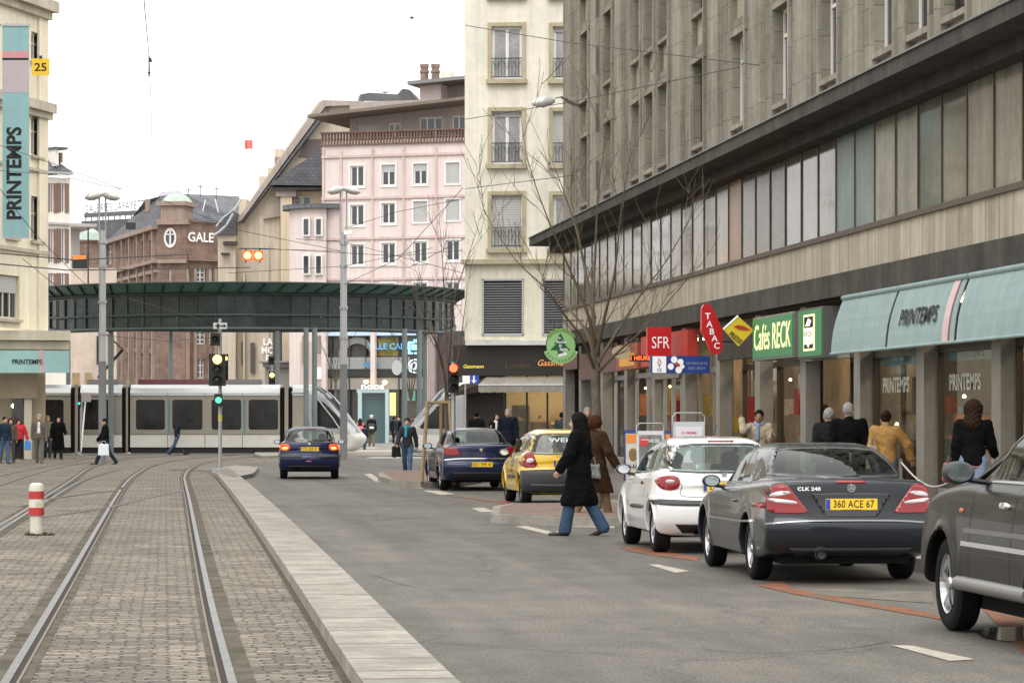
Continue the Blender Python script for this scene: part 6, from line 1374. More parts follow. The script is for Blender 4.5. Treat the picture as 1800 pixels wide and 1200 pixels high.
def build_406():
    r = place_car((773,861), (752,856), SPEC_406, 'parked_car', 'dark blue saloon parked by the staked young tree', 'car', 'cars parked along the kerb'); pm = paint('dark_blue_metallic', (.008,.014,.05), .2, .3, .6); c = Car(SPEC_406, r, pm); c.glass(); c.wheels('cover', mat('silver_wheel_cover', (.45,.45,.46), .35, .6)); c.inside(2.3, 1.35); c.under()
    for sg in (1, -1):
        c.patch('rear', [(.86*sg,.99),(.60*sg,.985),(.50*sg,.93),(.44*sg,.80),(.84*sg,.79)], M_TAIL, 'tail_light', .010, rnd=1); c.line('rear', [(.62*sg,1.03),(.43*sg,.78),(0,.77)], .008, M_BLACK, 'boot_gap')
        c.line('side', [(1.98,1.34),(1.96,.9),(1.95,.27)], .01, M_BLACK, 'door_gap', sgn=sg); c.line('side', [(1.2,1.0),(1.45,.7),(1.5,.27)], .01, M_BLACK, 'door_gap', sgn=sg); c.line('side', [(3.0,.95),(3.0,.27)], .01, M_BLACK, 'door_gap', sgn=sg)
        c.line('side', [(.4,.60),(1.6,.56),(3.4,.55)], .045, M_TRIM, 'side_moulding', .010, sgn=sg)
    c.line('rear', [(.82,.70),(.5,.73),(0,.735),(-.5,.73),(-.82,.70)], .022, M_CHROME, 'bumper_strip', .014); c.plate('6211 WK 67', .60); c.mirror(2.88, 1.0, pm)
    p, _ = c.hit('rear', 0, .93); b = MB(); b.prism([(p.x-.012, .035, .965), (p.x-.012, -.03, .965), (p.x-.012, -.035, .92), (p.x-.012, 0, .895), (p.x-.012, .03, .92)], (.008, 0, 0)); b.build('badge', M_CHROME, r)
    c.patch('rear', [(-.66,.42),(.66,.42),(.5,.25),(-.5,.25)], M_BLACK, 'lower_valance', .004, rnd=0)
SPEC_CLIO = dict(L=3.80, W=1.64, H=1.42, axles=(.58, 3.05), wr=.285, belt=.92, gw=.735, tum=.30, cab=(.40, 2.75), gtaper=.06, rc=.16, grc=.13, bulge=.05, res=.026,
    low=[(.05,.30),(-.02,.40),(-.04,.58),(-.02,.66),(.04,.69),(.05,.95),(.10,1.03),(.5,1.04),(1.5,.97),(2.4,.92),(2.8,.92),(3.3,.83),(3.65,.66),(3.82,.48),(3.82,.30),(3.7,.18),(3.4,.15),(.4,.17),(.15,.22)],
    gh=[(.03,.90),(.07,1.02),(.16,1.24),(.24,1.40),(.50,1.435),(1.0,1.445),(1.5,1.44),(1.85,1.385),(2.2,1.22),(2.9,.90),(2.9,.78),(.03,.78)],
    side_win=[[(.60,1.08),(.66,1.28),(.85,1.33),(1.15,1.335),(1.15,1.0)],[(1.21,.995),(1.21,1.34),(1.65,1.33),(2.0,1.23),(2.48,.97)]],
    rear_win=[(0,1.335),(.30,1.335),(.53,1.315),(.57,1.20),(.62,1.02),(.58,.985),(.3,.98),(0,.98)], front_win=[(.0,1.36),(.50,1.33),(.64,.98),(.0,.95)])
def build_clio():
    r = place_car((915,887), (888,880.5), SPEC_CLIO, 'parked_car', 'yellow hatchback with black bumper and WEHR lettering in its rear window', 'car', 'cars parked along the kerb'); pm = paint('bright_yellow_paint', (.80,.50,.02), 0, .35); c = Car(SPEC_CLIO, r, pm); c.glass(); c.wheels('cover', mat('dark_wheel_cover', (.10,.10,.105), .4, .5)); c.inside(1.75, .85); c.under()
    for sg in (1, -1):
        o = c.patch('rear', [(.80*sg,.71),(.80*sg,.85),(.72*sg,1.0),(.64*sg,1.04),(.60*sg,.98),(.50*sg,.71)], M_TAIL, 'tail_light', .010, rnd=1); c.patch('rear', [(.72*sg,.88),(.60*sg,.90),(.58*sg,.82),(.72*sg,.80)], M_TAILW, 'reversing_lamp', .014, rnd=1, parent=o)
        c.patch('side', [(.0,.665),(.34,.66),(.30,.40),(.22,.24),(.0,.24)], M_TRIM, 'bumper_side', .010, sgn=sg, rnd=0); c.patch('side', [(1.1,.58),(1.1,.51),(2.3,.49),(2.3,.56)], M_TRIM, 'side_moulding', .014, sgn=sg, rnd=1)
        c.line('side', [(1.18,1.34),(1.16,.9),(1.14,.27)], .01, M_BLACK, 'door_gap', sgn=sg); c.line('side', [(2.5,.93),(2.42,.27)], .01, M_BLACK, 'door_gap', sgn=sg)
        c.line('rear', [(.70*sg,1.34),(.66*sg,1.0),(.50*sg,.71)], .007, M_BLACK, 'tailgate_gap')
    c.patch('rear', [(-.76,.675),(.76,.675),(.79,.62),(.78,.42),(.68,.24),(-.68,.24),(-.78,.42),(-.79,.62)], M_TRIM, 'bumper', .012, rnd=1); c.line('rear', [(.64,.40),(0,.395),(-.64,.40)], .03, mat('bumper_highlight', (.16,.16,.165), .35), 'bumper_edge_highlight', .02)  # paler strip paints a highlight where the bumper turns under
    c.plate('546 ZD 67', .80, w=.44); M_SGN = mat('pale_vinyl', (.62,.72,.72), .5); c.txt('WEHR', 'rear', 0, 1.23, .075, M_SGN, bold=.02, sx=1.9, off=.006); c.txt('www.wehr.fr', 'rear', 0, .925, .035, mat('dark_vinyl', (.12,.10,.06), .5), bold=.01, sx=1.3)
    c.patch('rear', [(-.56,1.05),(-.30,1.02),(-.28,1.12),(-.40,1.16),(-.45,1.28),(-.54,1.24)], M_SGN, 'window_sticker', .006); c.patch('side', [(1.45,.93),(1.45,.70),(1.95,.70),(1.95,.93)], mat('grey_door_print', (.16,.16,.15), .5, var=.6, scale=9, obj=True), 'door_emblem', .005); c.txt('WEHR', 'side', 1.75, .63, .06, M_INK, bold=.02, sx=1.5)
    c.mirror(2.42, .98, M_TRIM, sz=.9); b = MB(); b.tube([(.5, .0, 1.43), (.42, .0, 1.50)], [.012, .006], 5); b.build('aerial', M_BLACK, r)
SPEC_JEEP = dict(L=4.61, W=1.84, H=1.70, axles=(1.0, 3.66), wr=.365, belt=1.12, gw=.80, tum=.32, cab=(.5, 3.0), gtaper=.03, rc=.10, fc=.22, bulge=.05, cr=.02, res=.026, flare=.035, grc=.05, jk=.03,
    low=[(.06,.42),(.0,.55),(.0,1.05),(.05,1.16),(1.5,1.17),(2.9,1.15),(3.1,1.17),(3.5,1.16),(4.2,1.10),(4.5,1.02),(4.58,.85),(4.64,.62),(4.64,.45),(4.5,.36),(4.0,.34),(.6,.34),(.2,.36)],
    gh=[(.10,1.05),(.18,1.40),(.30,1.68),(.6,1.74),(1.5,1.76),(2.1,1.74),(2.4,1.66),(2.75,1.42),(3.15,1.12),(3.15,1.0),(.10,1.0)],
    side_win=[[(.5,1.2),(.55,1.56),(1.1,1.58),(1.1,1.2)],[(1.18,1.2),(1.18,1.6),(1.85,1.6),(1.85,1.19)],[(1.93,1.19),(1.93,1.6),(2.25,1.57),(2.5,1.42),(2.80,1.19)]],
    rear_win=[(0,1.6),(.55,1.57),(.62,1.22),(0,1.2)], front_win=[(0,1.62),(.56,1.6),(.70,1.22),(0,1.2)])
def build_jeep():
    a = G(1668, 1108); S = SPEC_JEEP; rz = rad(90.4); e = Vector((math.cos(rz), math.sin(rz), 0)); rt = Vector((e.y, -e.x, 0)); o = a-e*S['axles'][1]+rt*(S['W']/2-.035-.02); o.z = .004
    r = thing('parked_car', 'dark brown off-road car with silver side moulding, cut off by the edge of the photo', 'car', o, rz, 'cars parked along the kerb')
    pm = paint('dark_brown_metallic', (.006,.0055,.005), 0, .4, .18); c = Car(S, r, pm); c.glass(); c.wheels('jeep'); c.inside(2.0, 1.0); c.under()
    for sg in (1, -1):
        c.line('side', [(.5,.70),(1.8,.70),(3.12,.70)], .035, M_ALLOY, 'side_moulding', .012, sgn=sg); c.line('side', [(.5,.64),(3.12,.64)], .012, M_BLACK, 'moulding_gap', .006, sgn=sg); c.line('side', [(.5,.81),(3.1,.80)], .035, mat('satin_highlight', (.09,.085,.08), .3, .5), 'body_crease_highlight', .006, sgn=sg)  # shine along the flank is painted on as a paler band
        c.line('side', [(2.98,1.16),(2.96,.8),(2.93,.42)], .010, M_BLACK, 'door_gap', sgn=sg); c.line('side', [(1.89,1.6),(1.88,1.0),(1.86,.42)], .010, M_BLACK, 'door_gap', sgn=sg)
        c.patch('side', [(2.02,1.03),(2.02,.985),(2.20,.985),(2.20,1.03)], M_CHROME, 'door_handle', .03, sgn=sg); c.patch('side', [(3.20,.96),(3.20,.925),(3.27,.925),(3.27,.96)], mat('amber_lens', (.6,.18,.02), .3), 'side_indicator', .012, sgn=sg)
        b = MB(); b.tube([(1.35, sg*.93, .40), (3.15, sg*.93, .40)], .055, 10); b.build('running_board', mat('grey_step', (.20,.20,.19), .45, .5), r, smooth=True)
        c.line('side', [(2.28,1.60),(2.52,1.45),(2.88,1.16)], .030, mat('grey_pillar', (.20,.20,.20), .35, .4), 'pillar_trim', .008, sgn=sg)
    c.mirror(2.86, 1.24, M_TRIM, out=.22, sz=1.1, glassm=mat('dark_mirror', (.25,.27,.27), .08, .9)); c.plate('528 YK 67', .75)
build_clk()
build_206((1147,970), (1093,954), 'white three-door hatchback parked between the yellow hatchback and the dark grey coupe', paint('white_car_paint', (.78,.78,.77), 0, .35), False, '271 AXP 67', 'cars parked along the kerb')
build_206((492.5,841), (497,831), 'dark blue hatchback driving away with lit tail lights', paint('navy_car_paint', (.010,.016,.06), .2, .3, .6), True, '972 AJZ 67', None)
build_406(); build_clio(); build_jeep()
# ================================================================ glazed ring canopy over the tram stop
ring = thing('ring_canopy', 'large dark glazed ring canopy on steel columns over the tram stop', 'canopy', tuple(G(436, 780)))
M_DGL = mat('dark_green_glass', (.022,.034,.033), .25, spec=.4, var=.6, scale=.9); M_RGL = mat('pale_green_glass', (.10,.19,.165), .3, spec=.35, var=.25, scale=.8)
M_RST = mat('dark_green_steel', (.045,.06,.058), .5, .3, var=.15, scale=2); M_COLG = mat('grey_green_column', (.17,.20,.20), .5, .3, var=.1, scale=1)
RC = P(436, 735, 141); RR = 9.75
def rp(a, r, z): return (RC.x+r*math.cos(a), RC.y+r*math.sin(a), z)
NS = 72; z_lo, z_mid, z_top = 5.55, 6.55, 7.05
def zb(a):                                          # the skirt is deep at the front and thin at the back
    f = max(0, -math.sin(a)); return 6.2-(6.2-5.62)*min(1, f*1.9+.15)
b = MB(); t_ = MB(); g = MB(); r2 = MB(); inner = MB()
for k in range(NS):
    a0, a1 = 2*math.pi*k/NS, 2*math.pi*(k+1)/NS
    b.quad(rp(a0, RR, zb(a0)), rp(a1, RR, zb(a1)), rp(a1, RR, 7.15), rp(a0, RR, 7.15))
    inner.quad(rp(a0, RR-2.6, 6.3), rp(a1, RR-2.6, 6.3), rp(a1, RR-2.6, 7.05), rp(a0, RR-2.6, 7.05))
    g.quad(rp(a0, RR, 7.16), rp(a1, RR, 7.16), rp(a1, RR+.85, 7.64), rp(a0, RR+.85, 7.64))
    if k % 1 == 0:
        r2.tube([rp(a0, RR, 7.12), rp(a0+.05, RR+.85, 7.60)], .045, 5); r2.tube([rp(a0, RR+.04, zb(a0)), rp(a0, RR+.04, 7.05)], .03 if k % 2 else .05, 4)
b.build('glass_skirt', M_DGL, ring, world=True); inner.build('inner_skirt', M_DGL, ring, world=True); g.build('glass_roof', M_RGL, ring, world=True); r2.build('ribs', M_RST, ring, world=True)
for nm, r, zf, rad_ in (('rim_tube', RR+.1, lambda a: zb(a), .10), ('middle_tube', RR+.06, lambda a: (zb(a)+7.0)/2-.08, .055), ('upper_tube', RR+.15, lambda a: 7.17, .07), ('outer_tube', RR+.86, lambda a: 7.64, .05)):
    b = MB(); b.tube([rp(2*math.pi*k/NS, r, zf(2*math.pi*k/NS)) for k in range(NS+1)], rad_, 6, cap=False); b.build(nm, M_RST, ring, world=True, smooth=True)
sb = MB(); n_ = 0; jr = random.Random(8)
for k in range(46):
    a = rad(185+k*3.8); z = jr.uniform(6.0, 6.8); sb.tube([rp(a, RR+.12, z), rp(a+.06, RR-.9, z+jr.uniform(-.3, .3))], .02, 4)
sb.build('tension_rods', mat('bright_rod', (.35,.37,.37), .3, .8), ring, world=True)
for x, Z, w in ((538, 131, .12), (553, 131.4, .12), (711, 132.5, .12), (737, 135, .12), (747, 137, .11), (195, 133.0, .13), (488, 150, .10), (120, 140, .11), (300, 150.5, .11), (65, 141, .12)):
    p = P(x, 735, Z); b = MB(); b.tube([(p.x, p.y, 0), (p.x, p.y, 5.66 if Z < 140 else 7.0)], w, 10); b.lathe([(w+.14, 0), (w+.14, .03), (w, .12)], (p.x, p.y, 0), n=12); b.build('column', M_COLG, ring, world=True, smooth=True)
# ================================================================ trams
M_TSIL = mat('tram_silver', (.42,.43,.43), .3, .6, var=.06, scale=1); M_TBEI = mat('tram_champagne', (.33,.30,.25), .35, .45, var=.08, scale=1.2); M_TWH = mat('tram_pale_skirt', (.60,.585,.54), .45, .1, var=.06, scale=1.5)
M_TGL = mat('tram_glass', (.012,.012,.012), .12, spec=.35, var=.9, scale=1.3); M_GLIP = mat('window_rubber', (.30,.28,.24), .5)
ZT = 134.0
FT = Fac(P(0, 600, ZT), P(900, 600, ZT-.01)); FT.n = Vector((-FW.x, -FW.y, 0))
def tz(y, d=0): return FT.px(300, y, d)[1]
zr, ze, zk, zg = 3.25, 2.80, .92, .34                # roof, eaves, skirt top, skirt bottom
def tram_module(root, x0, x1, doors=(), wins=(), nm='car_body', mirror=False):
    u0, u1 = FT.px(x0, 0)[0], FT.px(x1, 0)[0]; w = 2.3
    prof = [(0, zk), (0, 2.62), (-.03, ze), (-.16, 3.02), (-.42, 3.18), (-w+.42, 3.18), (-w, ze), (-w, zk)]
    def ext(pr_, m, n_, par=root):
        b = MB(); b.prism([FT.at(u0, z, d) for d, z in pr_], tuple(FT.u*(u1-u0))); return b.build(n_, m, par, world=True)
    body = ext([(0, zk), (0, 2.66), (-w, 2.66), (-w, zk)], M_TBEI, nm)
    ext([(.02, 2.665), (.01, ze), (-.12, 3.02), (-.42, 3.18), (-w+.42, 3.18), (-w, ze), (-w, 2.665)], M_TSIL, 'roof_cove')
    ext([(.025, zk-.005), (.03, zg), (-w, zg), (-w, zk-.005)], M_TWH, 'skirt'); ext([(-.12, zg-.002), (-.12, .06), (-w+.1, .06), (-w+.1, zg-.002)], M_BLACK, 'underframe')
    j = MB(); n = max(1, round((u1-u0)/1.72))
    for k in range(1, n): uu = u0+(u1-u0)*k/n; FT.box(j, uu-.012, uu+.012, zg, zk-.02, .03, .034); FT.box(j, uu-.010, uu+.010, 2.68, 2.80, .02, .026)
    FT.box(j, u0, u1, zk-.012, zk+.012, .01, .035); FT.box(j, u0, u1, 2.645, 2.67, .0, .03); j.build('panel_joints', M_DKMET, root, world=True)
    for a, c in wins:
        ua, uc = FT.px(a, 0)[0], FT.px(c, 0)[0]; q0, q1 = 1.14, 2.50; rr = .11
        def rect(ua, uc, q0, q1, rr, d):
            P_ = []
            for cx_, cz_, s0 in ((uc-rr, q1-rr, 0), (ua+rr, q1-rr, 90), (ua+rr, q0+rr, 180), (uc-rr, q0+rr, 270)):
                for t in range(0, 91, 30): P_.append(FT.at(cx_+rr*math.cos(rad(s0+t)), cz_+rr*math.sin(rad(s0+t)), d))
            return P_
        b = MB(); b.prism(rect(ua-.06, uc+.06, q0-.06, q1+.06, rr+.03, .002), tuple(FT.n*.018)); fr = b.build('window', M_GLIP, root, world=True)
        b = MB(); b.prism(rect(ua, uc, q0, q1, rr, .021), tuple(FT.n*.006)); b.build('pane', M_TGL, fr, world=True)
    for a in doors:
        ua = FT.px(a, 0)[0]; b = MB(); FT.box(b, ua-.05, ua+.05, 1.0, 2.5, .012, .03); b.build('door_stripe', mat('door_blue_stripe', (.10,.22,.27), .5), root, world=True)
    return body
tr1 = thing('tram', 'long silver and champagne tram crossing under the ring canopy', 'tram', tuple(FT.at(6, 0)))
tram_module(tr1, 20, 124, wins=((60, 112),), doors=())
tram_module(tr1, 141, 214, wins=((146, 198),))
tram_module(tr1, 229, 492, wins=((239, 290), (303, 356), (372, 424), (437, 489)), doors=(297, 430))
tram_module(tr1, 514, 534, nm='cab_wall')
def bell(x0, x1):
    b = MB(); u0, u1 = FT.px(x0, 0)[0], FT.px(x1, 0)[0]; n = max(3, int((u1-u0)/.09))
    for k in range(n): a = u0+(u1-u0)*k/n; e = .03 if k % 2 else .09; FT.box(b, a, a+(u1-u0)/n-.002, .12, 3.08-e, -2.2, -.04-e)
    b.build('bellows', M_RUBBER, tr1, world=True)
bell(124.3, 133); bell(137, 140.7); bell(214.3, 221); bell(225, 228.7); bell(492.3, 500); bell(507, 513.6)
for x0, x1 in ((133.2, 136.8), (221.2, 224.8), (500.2, 506.8)):
    b = MB(); u0, u1 = FT.px(x0, 0)[0], FT.px(x1, 0)[0]; FT.box(b, u0, u1, .12, 3.12, -2.25, -.02); b.build('joint_frame', M_TBEI, tr1, world=True)
# roof equipment: maroon pods, pantograph
for x0, x1, m in ((240, 375, (.10,.02,.03)), (150, 205, (.14,.12,.12)), (392, 455, (.12,.11,.11))):
    b = MB(); u0, u1 = FT.px(x0, 0)[0], FT.px(x1, 0)[0]; b.prism([FT.at(u0, 3.19, -.5), FT.at(u0, 3.42, -.62), FT.at(u0, 3.42, -1.7), FT.at(u0, 3.19, -1.8)], tuple(FT.u*(u1-u0))); b.build('roof_pod', mat('roof_pod_%d' % x0, m, .5, .2), tr1, world=True)
b = MB(); q = lambda x, y, d=-1.1: FT.at(*FT.px(x, y, d), d); b.tube([q(172, 664), q(216, 614)], .07, 6); b.tube([q(216, 614), q(168, 570)], .04, 6); b.tube([FT.at(FT.px(168, 0)[0], tz(570), -1.9), FT.at(FT.px(168, 0)[0], tz(570), -.3)], .04, 5); b.build('pantograph', M_BLACK, tr1, world=True)
# sloping glazed nose
def nose(root, x0, sgn, Z0f=FT):
    """nose profile in tram coordinates: s = distance from the cab wall"""
    tab = Tab([(-.2,.16),(-.2,3.20),(.35,3.20),(.75,3.08),(1.25,2.72),(1.75,2.15),(2.25,1.45),(2.62,.98),(2.80,.80),(2.74,.56),(2.45,.24),(2.2,.14)], 1)
    gl = Tab([(.60,3.5),(.62,3.08),(1.15,2.74),(1.62,2.18),(2.12,1.50),(2.42,1.16),(2.50,1.00),(3.2,1.0),(3.2,3.5)], 0)
    sw = Tab([(.38,2.56),(.38,1.18),(1.92,1.18),(1.85,1.36),(1.45,1.86),(1.02,2.30),(.62,2.53)], 1)
    def f(X, Y, Z):
        a = np.abs(Y); d = tab(X+.55*(a/1.16)**2.4*np.clip(X/2, 0, 1), Z); wd = 1.15-.16*np.clip(X/2.7, 0, 1)**2-.22*np.clip((Z-2.5)/.8, 0, 1)**2; return smax(d, a-wd, .16)
    u0 = Z0f.px(x0, 0)[0]; M = Matrix.Translation(Z0f.at(u0, 0, -1.15)-root_off(root)) @ Matrix.Rotation(math.atan2(Z0f.u.y*sgn, Z0f.u.x*sgn), 4, 'Z')
    vs, Q, nr = surf(f, (-.02, -1.3, .05), (2.95, 1.3, 3.35), .045, 2)
    cen = vs[Q].mean(1); nz = nr[Q].mean(1)
    wind = (gl(cen[:, 0]+.28*(np.abs(cen[:, 1])/1.1)**2.4, cen[:, 2]) < 0) & (cen[:, 0] > .55) & (cen[:, 2] > .98); side = (sw(cen[:, 0], cen[:, 2]) < 0) & (np.abs(nz[:, 1]) > .6) & ~wind
    for nm, msk, m in (('nose_shell', ~wind & ~side, M_TSIL), ('windscreen', wind, mat('tram_windscreen', (.035,.045,.05), .08, coat=.4, spec=.5)), ('cab_side_window', side, M_TGL)):
        F_ = Q[msk]; us = np.unique(F_); mp = -np.ones(len(vs), int); mp[us] = np.arange(len(us)); me = bpy.data.meshes.new(nm); v = vs[us]
        if nm == 'nose_shell':
            pass
        me.from_pydata(v.tolist(), [], mp[F_].tolist()); me.shade_smooth(); me.normals_split_custom_set_from_vertices([tuple(x) for x in nr[us]]); me.transform(M); me.materials.append(m)
        if nm == 'nose_shell': me.materials.append(M_TWH); [setattr(p, 'material_index', 1) for p in me.polygons if p.center.z+root_off(root).z < .95]
        o = bpy.data.objects.new(nm, me); COL.objects.link(o); o.parent = root
nose(tr1, 534, 1)
b = MB(); b.tube([FT.at(FT.px(x, 0)[0], tz(y), .03) for x, y in ((512, 690), (540, 690), (560, 703), (585, 735), (603, 762), (612, 772))], .035, 6); b.build('window_arch_trim', M_TSIL, tr1, world=True)
tr2 = thing('tram', 'second silver tram whose sloping nose shows behind the staked young tree', 'tram', tuple(P(800, 780, 128)))
_FT = FT; FT = Fac(P(0, 600, 128), P(900, 600, 128)); FT.n = Vector((-FW.x, -FW.y, 0))
tram_module(tr2, 815, 990, wins=((826, 870), (885, 940))); nose(tr2, 815, -1, FT)
FT = _FT
# ================================================================ masts, lamps, signals
def pole(b, x, y0, y1, Z, r0, r1, n=12):
    a = P(x, 735, Z); b.tube([(a.x, a.y, 0), (a.x, a.y, P(x, y1, Z).z)], [r0, r1], n)
def lamp_head(par, p, d, s=1.0, m=None):
    """cobra-style luminaire at p pointing along d"""
    d = Vector(d).normalized(); r = Vector((d.y, -d.x, 0)); b = MB(); N = 12; L = [(0, .06), (.12, .13), (.35, .19), (.6, .17), (.78, .06)]; base = len(b.v)
    for t, w in L:
        for k in range(N): a = 6.2832*k/N; b.v.append(tuple(p+d*t*s+r*w*1.15*math.cos(a)*s+UP*(w*1.0*math.sin(a)*s*(1 if math.sin(a) > 0 else .9))))
    for i in range(len(L)-1):
        for k in range(N): q = (k+1) % N; b.f.append((i*N+k, i*N+q, (i+1)*N+q, (i+1)*N+k))
    b.f.append(tuple(range(N))); b.f.append(tuple(range((len(L)-1)*N, len(L)*N))); h = b.build('lamp_head', m or mat('lamp_grey', (.50,.50,.49), .4, .3), par, world=True, smooth='full')
    b = MB(); b.lathe([(0, -.16), (.13, -.11), (.15, -.02)], p+d*.4*s, n=12); b.build('lens', mat('lamp_lens', (.45,.45,.42), .15, spec=.8), h, world=True, smooth=True)
def mast(x, Z, ytop, ysplit, ybase, label, r=.19):
    t = thing('lamp_mast', label, 'lamp mast', tuple(P(x, 735, Z)-UP*EYE), 0, 'tall grey masts with twin lamp heads')
    a = P(x, 735, Z); z1, z2 = P(x, ysplit, Z).z, P(x, ytop, Z).z; zb_ = P(x, ybase, Z).z
    b = MB(); b.tube([(a.x, a.y, zb_), (a.x, a.y, z1)], [r, r*.92], 14); b.build('shaft', mat('white_grey_mast', (.42,.43,.44), .45, .2, var=.05, scale=2), t, world=True, smooth=True)
    b = MB(); b.tube([(a.x, a.y, 0), (a.x, a.y, zb_)], r+.01, 14); b.build('base', mat('mast_base_grey', (.20,.205,.21), .6, var=.1), t, world=True, smooth=True)
    b = MB()
    for s in (-.12, .12): b.tube([(a.x+s, a.y, z1-.1), (a.x+s, a.y, z2)], .035, 6)
    b.build('upper_rods', M_STEEL, t, world=True)
    for z in (z1-.5, z1-1.4, zb_+1, zb_+2.2): b = MB(); b.tube([(a.x, a.y, z), (a.x, a.y, z+.1)], r+.03, 12); b.build('clamp', M_STEEL, t, world=True)
    for d in ((-1, -.35, 0), (1, -.35, 0)): lamp_head(t, Vector((a.x, a.y, z2))+Vector(d)*-.02, (d[0], d[1], -.22), .92)
    return t
mast(180, 112, 342, 405, 635, 'tall grey mast with twin lamp heads beside the cream store', .14)
mast(604, 118, 332, 408, 640, 'tall grey mast with twin lamp heads before the pink block', .14)
cl = thing('camera_box', 'small white camera on the mast before the pink block', 'camera', tuple(P(612, 410, 117.5))); b = MB(); q = P(612, 409, 117.5); b.prism([q+Vector((-.15, 0, -.08)), q+Vector((.15, 0, -.05)), q+Vector((.15, 0, .1)), q+Vector((-.15, 0, .08))], (0, .25, 0)); b.build('housing', M_LETW, cl, world=True); b = MB(); b.tube([q+Vector((-.1, .1, -.05)), P(604, 420, 118)], .02, 5); b.build('bracket', M_STEEL, cl, world=True)
wl = thing('wall_lamp', 'silver street lamp head on an arm from the cream corner building', 'street lamp', tuple(P(1010, 186, 84))); q0, q1, q2 = P(1024, 187, 86), P(985, 170, 84), P(975, 172, 84); b = MB(); b.tube([q0, P(1005, 182, 85), q1, q2], [.07, .06, .035, .03], 8); b.build('arm', M_STEEL, wl, world=True, smooth=True); lamp_head(wl, P(975, 178, 84), (-1, -.1, -.12), .85, mat('lamp_white', (.62,.62,.60), .3, .2))
M_SIGB = mat('signal_black', (.014,.016,.015), .5); A_ = (1, .38, .04); R__ = (1, .05, .02); G__ = (.05, 1, .25)
def lampdisc(par, p, r, col, s): b = MB(); b.lathe([(0, -.025), (r*.7, -.02), (r, 0)], p, 'y', 14); return b.build('lit_lens', glow('signal_%d_%d' % (int(col[0]*10), int(col[1]*100)), col, s), par, world=True, smooth=True)
def head(par, x, y0, y1, Z, lens, w=.30, n=3, nm='signal_head'):
    a, c = P(x, y0, Z), P(x, y1, Z); b = MB(); b.box(a.x-w/2, a.x+w/2, a.y, a.y+.22, c.z, a.z); h = b.build(nm, M_SIGB, par, world=True); r = min(w*.36, (a.z-c.z)/n*.42)
    for k in range(n):
        z = a.z-(a.z-c.z)*(k+.5)/n; p = Vector((a.x, a.y-.012, z)); v = MB(); N = 10; pts = [p+Vector((r*1.15*math.cos(math.pi*i/N), 0, r*1.15*math.sin(math.pi*i/N))) for i in range(N+1)]
        for i in range(N): v.quad(pts[i], pts[i+1], pts[i+1]+Vector((0, -.2, -.01)), pts[i]+Vector((0, -.2, -.01)))
        v.build('visor', M_SIGB, h, world=True)
        if k in lens: lampdisc(h, p, r, *lens[k])
        else: q = MB(); q.lathe([(0, -.02), (r, 0)], p, 'y', 12); q.build('dark_lens', mat('dark_lens', (.03,.03,.03), .2), h, world=True)
    return h
def sigpole(x, ybot, ytop, Z=None, z=.12, r=.055, m=None, name='traffic_light', label='', cat='traffic light', group='traffic lights'):
    g0 = G(x, ybot, z); Z = (g0-CO).dot(FW); t = thing(name, label, cat, tuple(g0), 0, group); b = MB(); b.tube([g0, (g0.x, g0.y, P(x, ytop, Z).z)], r, 10); b.lathe([(r+.05, z), (r+.05, z+.03), (r, z+.05)], (g0.x, g0.y, 0), n=12); b.build('pole', m or M_STEEL, t, world=True, smooth=True); return t, Z
t, Z = sigpole(387, 826, 560, label='signal pole on the kerb island with amber lamps above and a small green signal below'); q = (-.12)
head(t, 382, 622, 678, Z-.25, {0: ((1,.45,.08), 9)}, w=.50); head(t, 396.5, 622, 668, Z+.1, {0: ((1,.45,.08), 9)}, w=.16); head(t, 384, 692, 714, Z-.25, {0: (G__, 5)}, w=.24, n=1); head(t, 378, 585, 607, Z-.2, {}, w=.28, n=1, nm='rear_signal')
b = MB(); f9 = Fac(P(300, 600, Z-.2), P(500, 600, Z-.2)); f9.pxbox(b, 375, 399, 567, 578, -.04, 0); b.build('sign_plate', mat('dull_white_plate', (.55,.55,.53), .5), t, world=True); b = MB(); f9.pxbox(b, 378, 396, 571.5, 573.5, .001, .008); b.prism([f9.at(*f9.px(393, 569), .001), f9.at(*f9.px(398, 572.5), .001), f9.at(*f9.px(393, 576), .001)], tuple(f9.n*.006)); f9.pxbox(b, 381, 385, 568.5, 577, .001, .009); b.build('arrow', M_INK, t, world=True)
b = MB(); a = P(387, 735, Z); b.tube([(a.x, a.y, P(387, 740, Z).z), (a.x, a.y, P(387, 728, Z).z)], .062, 10); b.build('pole_band', mat('yellow_band', (.55,.5,.12), .6), t, world=True)
t, Z = sigpole(478, 793, 630, label='smaller signal pole with one amber lamp and a give-way triangle'); head(t, 478, 653, 690, Z-.15, {0: ((1,.45,.08), 9)}, w=.30); head(t, 477, 626, 640, Z-.15, {}, w=.28, n=1, nm='rear_signal')
f9 = Fac(P(300, 600, Z-.3), P(600, 600, Z-.3)); b = MB(); b.prism([f9.at(*f9.px(*p), 0) for p in ((468,707),(488,707),(478,725))], tuple(f9.n*-.02)); b.build('give_way_sign', mat('sign_red', (.55,.04,.04), .5), t, world=True); b = MB(); b.prism([f9.at(*f9.px(*p), .003) for p in ((472.5,709.5),(483.5,709.5),(478,719.5))], tuple(f9.n*.004)); b.build('sign_centre', M_LETW, t, world=True)
t, Z = sigpole(797, 850, 636, z=.14, label='signal pole with a red light beside the clothes shop', r=.05); head(t, 797, 638, 690, Z-.2, {0: (R__, 8)}, w=.26)
